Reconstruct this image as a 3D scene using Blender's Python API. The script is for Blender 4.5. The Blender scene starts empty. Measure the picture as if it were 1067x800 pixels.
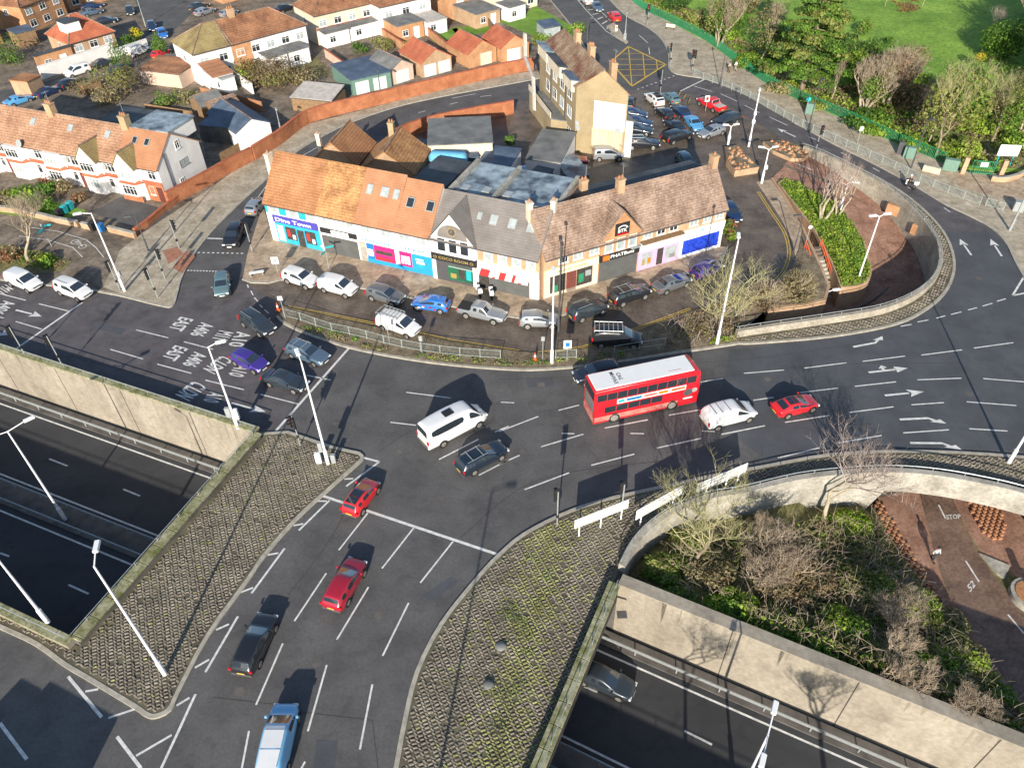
import bpy, bmesh, math, random
from mathutils import Vector, Matrix
from mathutils.geometry import delaunay_2d_cdt
random.seed(7)
scene = bpy.context.scene
COL = scene.collection
R = math.radians
# ------------------------------------------------------------------ camera model (measured from the photo's verticals and vehicle sizes)
CAM_F, CAM_P, CAM_R, CAM_H = 800.0, R(42.2), -0.024, 48.5
FW = Vector((0, math.cos(CAM_P), -math.sin(CAM_P)))
RT0 = Vector((1, 0, 0)); UP0 = RT0.cross(FW)
RT = RT0*math.cos(CAM_R)+UP0*math.sin(CAM_R)
UP = -RT0*math.sin(CAM_R)+UP0*math.cos(CAM_R)
CAM = Vector((0, 0, CAM_H))
def G(u, v, z=0.0):
    """survey point: where the sight line of a photo point meets the level z (metres)"""
    d = FW+RT*((u-533.5)/CAM_F)-UP*((v-400.0)/CAM_F)
    return CAM+d*((z-CAM_H)/d.z)
def Gs(pts, z=0.0):
    return [G(p[0], p[1], p[2] if len(p) > 2 else z) for p in pts]
# ------------------------------------------------------------------ objects
def tag(o, label=None, cat=None, group=None, kind=None):
    if label: o['label'] = label
    if cat: o['category'] = cat
    if group: o['group'] = group
    if kind: o['kind'] = kind
    return o
def empty(name, loc=(0, 0, 0), rz=0.0, label=None, cat=None, group=None):
    o = bpy.data.objects.new(name, None); COL.objects.link(o)
    o.empty_display_size = .3
    o.location = loc; o.rotation_euler = (0, 0, rz)
    return tag(o, label, cat, group)
def link(name, me, parent=None, loc=None, rz=0.0):
    o = bpy.data.objects.new(name, me); COL.objects.link(o)
    if parent: o.parent = parent
    if loc is not None: o.location = loc
    if rz: o.rotation_euler = (0, 0, rz)
    return o
KIDS = {}
def children(o):
    return list(o.children)
def copy_tree(o, parent=None):
    c = o.copy(); COL.objects.link(c)
    if parent: c.parent = parent
    for ch in children(o): copy_tree(ch, c)
    return c
class MB:
    """collects shapes, then links them as one mesh"""
    def __init__(s): s.v = []; s.f = []; s.m = []; s.mats = []
    def mi(s, mat):
        if mat not in s.mats: s.mats.append(mat)
        return s.mats.index(mat)
    def face(s, pts, mat):
        n = len(s.v); s.v += [tuple(p) for p in pts]
        s.f.append(tuple(range(n, n+len(pts)))); s.m.append(s.mi(mat))
    def mesh(s, vs, fs, mat):
        n = len(s.v); k = s.mi(mat); s.v += [tuple(p) for p in vs]
        for f in fs: s.f.append(tuple(i+n for i in f)); s.m.append(k)
    def box(s, x0, x1, y0, y1, z0, z1, mat, T=None):
        vs = [(x0, y0, z0), (x1, y0, z0), (x1, y1, z0), (x0, y1, z0), (x0, y0, z1), (x1, y0, z1), (x1, y1, z1), (x0, y1, z1)]
        if T: vs = [T(Vector(p)) for p in vs]
        s.mesh(vs, [(3, 2, 1, 0), (4, 5, 6, 7), (0, 1, 5, 4), (1, 2, 6, 5), (2, 3, 7, 6), (3, 0, 4, 7)], mat)
    def cbox(s, x0, x1, y0, y1, z0, z1, c, mat, T=None):
        """box with its vertical and top edges chamfered by c"""
        def ring(i, z): return [(x0+i, y0+c+0*i, z), (x0+c, y0+i, z), (x1-c, y0+i, z), (x1-i, y0+c, z), (x1-i, y1-c, z), (x1-c, y1-i, z), (x0+c, y1-i, z), (x0+i, y1-c, z)]
        rs = [ring(0, z0), ring(0, z1-c), ring(c*.7, z1)]
        vs = [p for r in rs for p in r]
        if T: vs = [T(Vector(p)) for p in vs]
        fs = [tuple(range(7, -1, -1)), tuple(range(16, 24))]
        for k in range(2):
            for i in range(8):
                j = (i+1) % 8; fs.append((k*8+i, k*8+j, k*8+8+j, k*8+8+i))
        s.mesh(vs, fs, mat)
    def tube(s, p0, p1, r0, r1=None, n=6, mat=None, caps=True):
        p0 = Vector(p0); p1 = Vector(p1); r1 = r0 if r1 is None else r1
        d = (p1-p0)
        if d.length < 1e-6: return
        d.normalize()
        a = d.orthogonal().normalized(); b = d.cross(a)
        vs = []
        for p, r in ((p0, r0), (p1, r1)):
            for i in range(n):
                t = 2*math.pi*i/n; vs.append(p+a*(r*math.cos(t))+b*(r*math.sin(t)))
        fs = [(i, (i+1) % n, n+(i+1) % n, n+i) for i in range(n)]
        if caps: fs += [tuple(range(n-1, -1, -1)), tuple(range(n, 2*n))]
        s.mesh(vs, fs, mat)
    def poly(s, pts, z, mat):
        """flat polygon, may be concave"""
        p2 = [Vector((p[0], p[1])) for p in pts]
        vs, es, fs, *_ = delaunay_2d_cdt(p2, [], [list(range(len(p2)))], 1, 1e-4)
        s.mesh([(p.x, p.y, z) for p in vs], [tuple(f) for f in fs], mat)
    def prism(s, pts, z0, z1, mat, top=None, bottom=False):
        if area(pts) < 0: pts = list(reversed(pts))
        s.poly(pts, z1, top or mat)
        if bottom: s.poly(list(reversed(pts)), z0, mat)
        n = len(pts)
        for i in range(n):
            a = pts[i]; b = pts[(i+1) % n]
            s.face([(a[0], a[1], z0), (b[0], b[1], z0), (b[0], b[1], z1), (a[0], a[1], z1)], mat)
    def ribbon(s, pts, w, z0, z1, mat, top=None, off=0.0):
        """solid strip of width w along a polyline"""
        L, Rr = offset(pts, off+w/2), offset(pts, off-w/2)
        n = len(pts)
        za = z0 if isinstance(z0, (list, tuple)) else [z0]*n
        zb = z1 if isinstance(z1, (list, tuple)) else [z1]*n
        for i in range(n-1):
            a, b, c, d = L[i], L[i+1], Rr[i+1], Rr[i]
            s.face([(d.x, d.y, zb[i]), (c.x, c.y, zb[i+1]), (b.x, b.y, zb[i+1]), (a.x, a.y, zb[i])], top or mat)
            s.face([(d.x, d.y, za[i]), (c.x, c.y, za[i+1]), (c.x, c.y, zb[i+1]), (d.x, d.y, zb[i])], mat)
            s.face([(b.x, b.y, za[i+1]), (a.x, a.y, za[i]), (a.x, a.y, zb[i]), (b.x, b.y, zb[i+1])], mat)
        for i, fl in ((0, 0), (n-1, 1)):
            a, d = L[i], Rr[i]
            q = [(a.x, a.y, za[i]), (d.x, d.y, za[i]), (d.x, d.y, zb[i]), (a.x, a.y, zb[i])]
            s.face(q[::-1] if fl else q, mat)
    def strip(s, pts, w, z, mat, off=0.0):
        """flat painted strip along a polyline"""
        L, Rr = offset(pts, off+w/2), offset(pts, off-w/2)
        for i in range(len(pts)-1):
            s.face([(Rr[i].x, Rr[i].y, z), (Rr[i+1].x, Rr[i+1].y, z), (L[i+1].x, L[i+1].y, z), (L[i].x, L[i].y, z)], mat)
    def data(s, name, smooth=False, angle=None):
        me = bpy.data.meshes.new(name); me.from_pydata(s.v, [], s.f)
        for m in s.mats: me.materials.append(m)
        me.polygons.foreach_set('material_index', s.m)
        if smooth or angle:
            me.polygons.foreach_set('use_smooth', [True]*len(s.f))
            if angle:
                bm = bmesh.new(); bm.from_mesh(me); bmesh.ops.remove_doubles(bm, verts=bm.verts, dist=1e-4)
                for e in bm.edges:
                    if len(e.link_faces) == 2 and e.calc_face_angle(0) > R(angle): e.smooth = False
                bm.to_mesh(me); bm.free()
        me.update()
        return me
    def build(s, name, parent=None, loc=None, rz=0.0, smooth=False, angle=None):
        return link(name, s.data(name, smooth, angle), parent, loc, rz)
def area(p):
    return .5*sum(p[i][0]*p[(i+1) % len(p)][1]-p[(i+1) % len(p)][0]*p[i][1] for i in range(len(p)))
def offset(pts, d):
    P = [Vector((p[0], p[1])) for p in pts]; out = []
    n = len(P)
    for i in range(n):
        a = (P[i]-P[i-1]).normalized() if i > 0 else None
        b = (P[i+1]-P[i]).normalized() if i < n-1 else None
        if a is None: a = b
        if b is None: b = a
        t = (a+b)
        t = t.normalized() if t.length > 1e-6 else a
        nn = Vector((-t.y, t.x)); k = max(.4, nn.dot(Vector((-a.y, a.x))))
        out.append(P[i]+nn*(d/k))
    return out
def smooth_line(pts, n=4):
    """Catmull-Rom through the points"""
    P = [Vector(p) for p in pts]; out = []
    for i in range(len(P)-1):
        p0 = P[max(i-1, 0)]; p1 = P[i]; p2 = P[i+1]; p3 = P[min(i+2, len(P)-1)]
        for k in range(n):
            t = k/n
            out.append(.5*((2*p1)+(-p0+p2)*t+(2*p0-5*p1+4*p2-p3)*t*t+(-p0+3*p1-3*p2+p3)*t**3))
    out.append(P[-1]); return out
def walk(pts, step, start=0.0):
    """points every step metres along a polyline -> (point, direction)"""
    res = []; need = start
    for i in range(len(pts)-1):
        a = Vector(pts[i]); b = Vector(pts[i+1]); L = (b-a).length
        while need <= L and L > 0:
            res.append((a+(b-a)*(need/L), (b-a).normalized())); need += step
        need -= L
    return res
def inside(p, poly):
    c = False; n = len(poly); j = n-1
    for i in range(n):
        if (poly[i][1] > p[1]) != (poly[j][1] > p[1]) and p[0] < (poly[j][0]-poly[i][0])*(p[1]-poly[i][1])/(poly[j][1]-poly[i][1])+poly[i][0]: c = not c
        j = i
    return c
def edge_dist(p, poly):
    best = 1e9; n = len(poly)
    for i in range(n):
        a = Vector(poly[i][:2]); b = Vector(poly[(i+1) % n][:2]); q = Vector(p[:2]); d = b-a
        t = max(0, min(1, (q-a).dot(d)/max(d.length_squared, 1e-9)))
        best = min(best, (q-a-d*t).length)
    return best
TXT = {}
def text_faces(txt, bold=0.0):
    """letters as flat polygons, 1 unit high, origin at lower left -> (verts, faces, width)"""
    key = (txt, bold)
    if key not in TXT:
        cu = bpy.data.curves.new('lettering', 'FONT'); cu.body = txt; cu.size = 1.0; cu.fill_mode = 'BOTH' if False else cu.fill_mode
        cu.offset = bold; cu.resolution_u = 2
        ob = bpy.data.objects.new('lettering', cu); COL.objects.link(ob)
        dg = bpy.context.evaluated_depsgraph_get(); dg.update()
        me = bpy.data.meshes.new_from_object(ob.evaluated_get(dg))
        vs = [v.co.copy() for v in me.vertices]; fs = [tuple(p.vertices) for p in me.polygons]
        bpy.data.objects.remove(ob); bpy.data.meshes.remove(me); bpy.data.curves.remove(cu)
        x0 = min(v.x for v in vs); x1 = max(v.x for v in vs); y0 = min(v.y for v in vs); y1 = max(v.y for v in vs)
        vs = [Vector(((v.x-x0)/(y1-y0), (v.y-y0)/(y1-y0), 0)) for v in vs]
        TXT[key] = (vs, fs, (x1-x0)/(y1-y0))
    return TXT[key]
def put_text(mb, txt, o, xd, yd, w, h, mat, bold=0.0):
    """fit text into w x h starting at o along xd, up yd"""
    vs, fs, tw = text_faces(txt, bold)
    o = Vector(o); xd = Vector(xd).normalized(); yd = Vector(yd).normalized()
    mb.mesh([o+xd*(v.x/tw*w)+yd*(v.y*h) for v in vs], fs, mat)
# ------------------------------------------------------------------ materials
def mat(name, c, rough=.85, var=.2, scale=1.2, c2=None, metal=0.0, spec=.4, bump=0.0, bscale=30.0, detail=5.0, bands=0.0, bandscale=1.5, coat=0.0, stretch=None, fine=0.0, fscale=9.0, blotch=0.0):
    m = bpy.data.materials.new(name); m.use_nodes = True
    nt = m.node_tree; N = nt.nodes; Lk = nt.links; b = N['Principled BSDF']
    b.inputs['Roughness'].default_value = rough; b.inputs['Metallic'].default_value = metal
    b.inputs['Specular IOR Level'].default_value = spec
    if coat: b.inputs['Coat Weight'].default_value = coat; b.inputs['Coat Roughness'].default_value = .06
    c = Vector(c)
    geo = N.new('ShaderNodeNewGeometry'); pos = geo.outputs['Position']
    if stretch:
        mp = N.new('ShaderNodeMapping'); mp.inputs['Scale'].default_value = stretch; Lk.new(pos, mp.inputs['Vector']); pos = mp.outputs['Vector']
    col = None
    if var or c2 is not None:
        no = N.new('ShaderNodeTexNoise'); no.inputs['Scale'].default_value = scale; no.inputs['Detail'].default_value = detail; no.inputs['Roughness'].default_value = .62
        Lk.new(pos, no.inputs['Vector'])
        rp = N.new('ShaderNodeValToRGB'); e = rp.color_ramp.elements
        lo = c*(1-var); hi = Vector(c2) if c2 is not None else c*(1+var)
        e[0].position = .33; e[1].position = .67
        e[0].color = (*lo, 1); e[1].color = (*hi, 1)
        Lk.new(no.outputs['Fac'], rp.inputs['Fac']); col = rp.outputs['Color']
    if fine:
        n2 = N.new('ShaderNodeTexNoise'); n2.inputs['Scale'].default_value = fscale; n2.inputs['Detail'].default_value = 3
        Lk.new(geo.outputs['Position'], n2.inputs['Vector'])
        mr = N.new('ShaderNodeMapRange'); mr.inputs[1].default_value = .3; mr.inputs[2].default_value = .7; mr.inputs[3].default_value = 1-fine; mr.inputs[4].default_value = 1+fine
        Lk.new(n2.outputs['Fac'], mr.inputs['Value'])
        mx = N.new('ShaderNodeMix'); mx.data_type = 'RGBA'; mx.blend_type = 'MULTIPLY'; mx.inputs[0].default_value = 1
        if col: Lk.new(col, mx.inputs[6])
        else: mx.inputs[6].default_value = (*c, 1)
        Lk.new(mr.outputs[0], mx.inputs[7]); col = mx.outputs[2]
    if blotch:
        n4 = N.new('ShaderNodeTexNoise'); n4.inputs['Scale'].default_value = .55; n4.inputs['Detail'].default_value = 6; n4.inputs['Distortion'].default_value = 1.2
        Lk.new(geo.outputs['Position'], n4.inputs['Vector'])
        mr = N.new('ShaderNodeMapRange'); mr.inputs[1].default_value = .55; mr.inputs[2].default_value = .68; mr.inputs[3].default_value = 1; mr.inputs[4].default_value = 1-blotch
        Lk.new(n4.outputs['Fac'], mr.inputs['Value'])
        mx = N.new('ShaderNodeMix'); mx.data_type = 'RGBA'; mx.blend_type = 'MULTIPLY'; mx.inputs[0].default_value = 1
        Lk.new(col, mx.inputs[6]); Lk.new(mr.outputs[0], mx.inputs[7]); col = mx.outputs[2]
    if bands:
        wv = N.new('ShaderNodeTexWave'); wv.wave_type = 'BANDS'; wv.bands_direction = 'Z'; wv.inputs['Scale'].default_value = bandscale; wv.inputs['Distortion'].default_value = .6
        Lk.new(geo.outputs['Position'], wv.inputs['Vector'])
        mr = N.new('ShaderNodeMapRange'); mr.inputs[3].default_value = 1-bands; mr.inputs[4].default_value = 1+bands*.4
        Lk.new(wv.outputs['Fac'], mr.inputs['Value'])
        mx = N.new('ShaderNodeMix'); mx.data_type = 'RGBA'; mx.blend_type = 'MULTIPLY'; mx.inputs[0].default_value = 1
        if col: Lk.new(col, mx.inputs[6])
        else: mx.inputs[6].default_value = (*c, 1)
        Lk.new(mr.outputs[0], mx.inputs[7]); col = mx.outputs[2]
    if col: Lk.new(col, b.inputs['Base Color'])
    else: b.inputs['Base Color'].default_value = (*c, 1)
    if bump:
        n3 = N.new('ShaderNodeTexNoise'); n3.inputs['Scale'].default_value = bscale; n3.inputs['Detail'].default_value = 4
        Lk.new(geo.outputs['Position'], n3.inputs['Vector'])
        bp = N.new('ShaderNodeBump'); bp.inputs['Strength'].default_value = bump; bp.inputs['Distance'].default_value = .05
        Lk.new(n3.outputs['Fac'], bp.inputs['Height']); Lk.new(bp.outputs['Normal'], b.inputs['Normal'])
    return m
def leafmat(name, c, c2, scale=1.5, trans=.25):
    m = mat(name, c, .6, .35, scale, c2, spec=.25, fine=.35, fscale=6)
    nt = m.node_tree; b = nt.nodes['Principled BSDF']; t = nt.nodes.new('ShaderNodeBsdfTranslucent'); x = nt.nodes.new('ShaderNodeMixShader'); x.inputs[0].default_value = .38
    nt.links.new(b.inputs['Base Color'].links[0].from_socket, t.inputs['Color']); nt.links.new(b.outputs[0], x.inputs[1]); nt.links.new(t.outputs[0], x.inputs[2]); nt.links.new(x.outputs[0], nt.nodes['Material Output'].inputs['Surface'])
    return m
X = {}
X['asphalt'] = mat('asphalt', (.092, .089, .088), .82, .18, .3, (.118, .114, .111), bump=.25, bscale=40, fine=.13, fscale=5, blotch=.16)
X['asphalt_new'] = mat('asphalt_new', (.070, .074, .081), .8, .14, .3, (.088, .092, .100), bump=.2, bscale=40, fine=.1, blotch=.12)
X['asphalt_worn'] = mat('asphalt_worn', (.092, .084, .088), .82, .22, .5, (.122, .110, .114), bump=.25, fine=.15, blotch=.22)
X['asphalt_wet'] = mat('asphalt_wet', (.125, .097, .075), .55, .32, .4, (.17, .135, .105), bump=.2, fine=.2, fscale=3, blotch=.25)
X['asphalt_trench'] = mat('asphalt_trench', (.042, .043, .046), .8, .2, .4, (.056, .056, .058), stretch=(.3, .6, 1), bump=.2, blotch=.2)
X['paint'] = mat('road_paint', (.62, .61, .58), .7, .22, 2.5, fine=.12, fscale=14)
X['yellow_paint'] = mat('yellow_paint', (.55, .36, .06), .7, .25, 3)
X['pave'] = mat('paving', (.38, .275, .185), .85, .25, .6, (.48, .37, .26), fine=.22, fscale=2.2)
X['pave_pale'] = mat('paving_pale', (.37, .31, .22), .85, .25, .5, (.48, .41, .31), fine=.2, fscale=2.5)
X['pave_dark'] = mat('paving_dark', (.16, .125, .09), .85, .4, .35, (.25, .20, .15), fine=.3, fscale=2)
X['red_brick_pave'] = mat('red_brick_paving', (.29, .15, .10), .8, .3, .55, (.37, .215, .15), fine=.25, fscale=4, blotch=.2)
X['tactile'] = mat('tactile_paving', (.35, .16, .10), .85, .2, 2)
X['kerb'] = mat('kerb_stone', (.36, .33, .27), .8, .22, 2)
X['concrete'] = mat('concrete', (.30, .26, .20), .85, .22, .35, (.36, .315, .25), stretch=(1, 1, .35), fine=.14, fscale=3, bump=.1, blotch=.16)
X['concrete_pale'] = mat('concrete_pale', (.33, .305, .255), .85, .25, .6, (.42, .395, .34), fine=.2, fscale=4, blotch=.15)
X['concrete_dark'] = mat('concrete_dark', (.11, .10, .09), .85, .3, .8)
X['joint'] = mat('joint', (.06, .05, .045), .9, .1, 2)
X['moss'] = mat('mossy_concrete', (.20, .21, .06), .9, .4, 1.6, (.36, .34, .22), fine=.25, fscale=6)
X['cobble'] = mat('cobble', (.225, .192, .15), .88, .3, .6, (.305, .265, .21), fine=.35, fscale=5)
X['cobble_bed'] = mat('cobble_bed', (.115, .097, .074), .95, .4, .4, (.165, .15, .09), fine=.25)
X['moss_cobble'] = mat('mossy_cobble', (.24, .24, .09), .9, .3, .6, (.36, .36, .15), fine=.3, fscale=5)
X['soil'] = mat('soil', (.17, .125, .08), .95, .4, 1.0, (.25, .20, .13), fine=.35, fscale=6, bump=.5, bscale=12)
X['grass'] = mat('grass', (.12, .25, .02), .9, .25, .25, (.19, .33, .04), fine=.3, fscale=7, bump=.4, bscale=25)
X['lawn'] = mat('lawn', (.15, .31, .025), .9, .26, .12, (.24, .38, .05), fine=.3, fscale=2, bump=.4, bscale=20, blotch=.25)
X['rough_grass'] = mat('rough_grass', (.15, .15, .05), .9, .35, 1.2, (.24, .21, .09), fine=.35, fscale=8, bump=.5)
X['brick'] = mat('red_brick', (.36, .125, .055), .88, .2, .7, (.45, .18, .085), fine=.2, fscale=8, bands=.08, bandscale=4)
X['brick_orange'] = mat('orange_brick', (.46, .235, .115), .88, .18, .6, (.55, .30, .155), fine=.18, fscale=8, bands=.06, bandscale=4)
X['brick_buff'] = mat('buff_brick', (.42, .27, .16), .88, .18, .5, (.50, .34, .21), fine=.15, fscale=7)
X['brick_yellow'] = mat('yellow_brick', (.33, .255, .145), .9, .14, .3, (.40, .315, .185), fine=.12, fscale=6, bands=.06, bandscale=4)
X['brick_dark'] = mat('dark_brick', (.15, .09, .055), .9, .25, 1)
X['render_white'] = mat('white_render', (.74, .72, .68), .8, .08, .6, (.80, .78, .75))
X['render_cream'] = mat('cream_render', (.62, .54, .40), .85, .1, .5, (.70, .62, .48))
X['pink_render'] = mat('pink_render', (.58, .42, .32), .85, .12, .5, (.64, .48, .38))
X['tile_orange'] = mat('orange_roof_tile', (.37, .165, .07), .85, .24, .35, (.46, .225, .105), fine=.22, fscale=5, bands=.22, bandscale=1.35)
X['tile_orange_dark'] = mat('weathered_roof_tile', (.36, .17, .07), .88, .3, .6, (.52, .27, .11), fine=.3, fscale=4, bands=.2, bandscale=1.35)
X['tile_terra'] = mat('terracotta_tile', (.38, .175, .09), .85, .14, .5, (.43, .21, .11), fine=.12, bands=.12, bandscale=1.6)
X['tile_brown'] = mat('brown_roof_tile', (.24, .155, .11), .88, .3, .5, (.35, .25, .19), fine=.25, fscale=4, bands=.2, bandscale=1.5)
X['tile_mottled'] = mat('mottled_roof_tile', (.20, .08, .05), .9, .25, .45, (.34, .27, .18), fine=.3, fscale=3, bands=.15, bandscale=1.5)
X['tile_pink'] = mat('faded_roof_tile', (.34, .18, .105), .88, .25, .5, (.43, .25, .155), fine=.22, fscale=4, bands=.22, bandscale=1.35)
X['tile_rust'] = mat('rust_roof_tile', (.26, .115, .06), .88, .3, .5, (.36, .175, .09), fine=.25, fscale=4, bands=.2, bandscale=1.35)
X['tile_red'] = mat('red_roof_tile', (.42, .11, .055), .85, .2, .6, (.50, .16, .08), fine=.15, bands=.15)
X['tile_moss'] = mat('mossy_roof_tile', (.24, .17, .07), .9, .3, .4, (.34, .27, .12), fine=.25, bands=.15)
X['slate'] = mat('grey_slate', (.185, .165, .15), .75, .15, .6, (.22, .20, .185), fine=.1, bands=.1, bandscale=1.6)
X['felt'] = mat('roof_felt', (.045, .05, .055), .55, .3, .5, (.075, .085, .095), fine=.2)
X['felt_patchy'] = mat('patchy_felt', (.075, .09, .11), .4, .25, .55, (.34, .42, .46), fine=.15, detail=2)
X['felt_grey'] = mat('grey_felt', (.15, .155, .15), .8, .25, .6, (.21, .21, .20))
X['felt_blue'] = mat('blue_felt', (.07, .10, .15), .6, .25, .6, (.11, .15, .21))
X['lead'] = mat('lead', (.10, .11, .12), .5, .2, 2)
X['corrugated'] = mat('corrugated_sheet', (.46, .42, .37), .6, .2, 1.2)
X['concrete_cream'] = mat('cream_concrete', (.34, .30, .235), .85, .24, .5, (.42, .38, .31), fine=.18, fscale=4, blotch=.15)
X['red_tarmac'] = mat('red_brown_tarmac', (.17, .105, .075), .7, .3, .5, (.23, .15, .11), fine=.2, fscale=4, blotch=.25)
X['stain'] = mat('water_stain', (.25, .215, .165), .9, .25, 1.5, stretch=(2, 2, .3))
X['glass'] = mat('window_glass', (.025, .03, .035), .06, 0, spec=.8)
X['glass_pale'] = mat('pale_glass', (.34, .38, .38), .12, .2, 3, spec=.7)
X['car_glass'] = mat('car_glass', (.02, .028, .036), .04, 0, spec=1.0)
X['frame_white'] = mat('white_frame', (.80, .80, .78), .5, .04, 3)
X['frame_dark'] = mat('dark_frame', (.05, .04, .04), .6, 0)
X['door'] = mat('door_paint', (.16, .05, .04), .5, .1, 3)
X['garage_door'] = mat('garage_door', (.62, .64, .62), .6, .08, 2)
X['timber'] = mat('timber', (.24, .15, .08), .85, .25, 3)
X['steel'] = mat('galvanised_steel', (.42, .45, .45), .45, .15, 5, metal=.5)
X['rail_grey'] = mat('rail_grey', (.40, .45, .42), .5, .12, 4, metal=.2)
X['pole_white'] = mat('pole_white', (.78, .77, .80), .45, .06, 3)
X['pole_grey'] = mat('pole_grey', (.33, .35, .35), .5, .1, 3, metal=.2)
X['black'] = mat('black_plastic', (.02, .02, .022), .6, 0)
X['dark_grey'] = mat('dark_grey', (.07, .07, .075), .6, .1, 3)
X['shutter'] = mat('steel_shutter', (.13, .135, .13), .5, .15, 1, bands=.35, bandscale=3, metal=.2)
X['sign_white'] = mat('sign_white', (.80, .80, .78), .5, .02, 3)
X['sign_grey'] = mat('sign_back', (.30, .32, .32), .55, .08, 3)
X['sign_blue'] = mat('sign_blue', (.02, .16, .42), .45, 0)
X['teal'] = mat('teal_paint', (.02, .36, .40), .5, .05, 3)
X['red_lens'] = mat('red_lens', (.45, .01, .015), .25, 0)
X['green_lens'] = mat('green_lens', (.01, .12, .06), .3, 0)
X['amber_lens'] = mat('amber_lens', (.45, .18, .01), .3, 0)
X['lamp_lens'] = mat('lamp_lens', (.62, .66, .68), .15, 0, spec=.7)
X['orange_plastic'] = mat('orange_plastic', (.75, .17, .02), .5, 0)
X['green_paint'] = mat('green_paint', (.02, .21, .09), .5, .15, 4)
X['green_cab'] = mat('green_cabinet', (.14, .24, .19), .55, .1, 3)
X['tyre'] = mat('tyre', (.018, .018, .018), .8, 0)
X['rim'] = mat('alloy_rim', (.50, .47, .42), .35, 0, metal=.6)
X['arch'] = mat('wheel_arch', (.012, .012, .012), .9, 0)
X['plate_yellow'] = mat('yellow_plate', (.72, .50, .04), .5, 0)
X['plate_white'] = mat('white_plate', (.78, .78, .74), .5, 0)
X['bark'] = mat('bark', (.20, .15, .10), .9, .3, 2, (.30, .25, .17))
X['bark_pale'] = mat('pale_bark', (.36, .29, .20), .9, .25, 2, (.46, .40, .29))
X['twig'] = mat('twig', (.34, .26, .18), .9, .3, 1, (.47, .38, .28))
X['twig_green'] = mat('lichen_twig', (.42, .39, .17), .9, .25, 1, (.54, .50, .27))
X['twig_purple'] = mat('purple_twig', (.33, .26, .22), .9, .25, 1, (.46, .37, .32))
X['leaf_dark'] = leafmat('leaf_dark', (.04, .10, .02), (.085, .175, .035))
X['leaf_mid'] = leafmat('leaf_mid', (.10, .22, .024), (.19, .34, .05))
X['leaf_lime'] = leafmat('leaf_lime', (.24, .40, .03), (.42, .54, .08))
X['leaf_olive'] = leafmat('leaf_olive', (.18, .21, .045), (.34, .37, .10))
X['leaf_brown'] = leafmat('leaf_brown', (.21, .145, .075), (.34, .25, .14))
X['leaf_straw'] = leafmat('leaf_straw', (.30, .25, .12), (.46, .40, .22))
X['leaf_yellow'] = leafmat('leaf_yellow', (.55, .42, .02), (.75, .60, .05))
X['leaf_russet'] = leafmat('leaf_russet', (.30, .10, .05), (.42, .17, .09))
X['berry'] = mat('berry', (.5, .05, .03), .5, 0)
X['skin'] = mat('skin', (.42, .24, .16), .6, 0)
X['hair'] = mat('hair', (.03, .02, .015), .7, 0)
X['red_rail'] = mat('red_rail', (.55, .11, .04), .5, .1, 3)
X['gold'] = mat('gold', (.55, .40, .13), .4, 0, metal=.5)
X['windscreen'] = mat('windscreen_glass', (.02, .028, .036), .04, 0, spec=1.0)
for k in ('windscreen',): X[k].node_tree.nodes['Principled BSDF'].inputs['IOR'].default_value = 1.95
PAINT = {}
def paint(name, c, metal=.0, rough=.3):
    if name not in PAINT:
        PAINT[name] = mat(name+'_paint', c, rough, .03, 2, metal=metal, coat=.8, spec=.5)
    return PAINT[name]
# ================================================================== SETTING
def structure(mb, name, **k):
    return tag(mb.build(name, **k), kind='structure')
def P2(pts, z=0.0): return [(p.x, p.y) for p in Gs(pts, z)]
TZ = -5.6                                    # trench carriageway level
BZ = -4.0                                    # cycle underpass level
# trench wall lines (top of parapet at .9)
NA, NB = G(0, 363, .9), G(265, 449, .9)
N2, N3 = G(645, 608, .9), G(1067, 778, .9)
SA, SB = G(0, 629, .9), G(74, 664, .9)
def ext(a, b, d):
    a = Vector(a); b = Vector(b); return b+(b-a).normalized()*d
NW_ = ext(NB, NA, 75); NE_ = ext(N2, N3, 95); SW_ = ext(SB, SA, 75)
DE = G(566, 800, .9)                         # deck edge, bottom of frame
sdir = (N3-N2).normalized(); ddir = (DE-N2).normalized()
S2 = N2+ddir*21.5; SE_ = S2+sdir*120
xy = lambda p: (p.x, p.y)
hole_w = [xy(NW_), xy(NB), xy(SB), xy(SW_)]
hole_e = [xy(N2), xy(NE_), xy(SE_), xy(S2)]
# ring parapet round the sunken cycle ramp (north of the roundabout carriageway) with the ramp level at each point
RING = [(838, 152, -.1), (862, 161, -.5), (892, 176, -1.2), (920, 190, -1.8), (940, 205, -2.3), (957, 221, -2.8), (971, 238, -3.2), (980, 258, -3.7), (978, 281, -4), (958, 303, -4), (921, 319.5, -4), (868, 329, -4), (790, 340.5, -4), (768, 344, -4)]
ring_xy = [G(u, v, .9) for u, v, z in RING]
ring_s = smooth_line([(p.x, p.y, RING[i][2]) for i, p in enumerate(ring_xy)], 4)
west_edge = [(800, 321), (838, 317), (858, 312), (862, 298), (850, 270), (836, 240), (818, 208), (803, 186), (822, 168)]
hole_n = [(p.x, p.y) for p in ring_s]+P2(west_edge)
# south parapet curve
C1 = [(648, 588), (660, 566), (678, 547), (705, 529), (740, 516), (775, 510), (830, 497), (880, 491), (930, 489), (980, 493), (1030, 502), (1067, 511), (1130, 530), (1220, 565)]
c1_xy = [G(u, v, .9) for u, v in C1]
c1_s = smooth_line(c1_xy, 4)
hole_s = [(p.x, p.y) for p in c1_s]+[xy(ext(N2, N3, 20)), xy(N2)]
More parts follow.
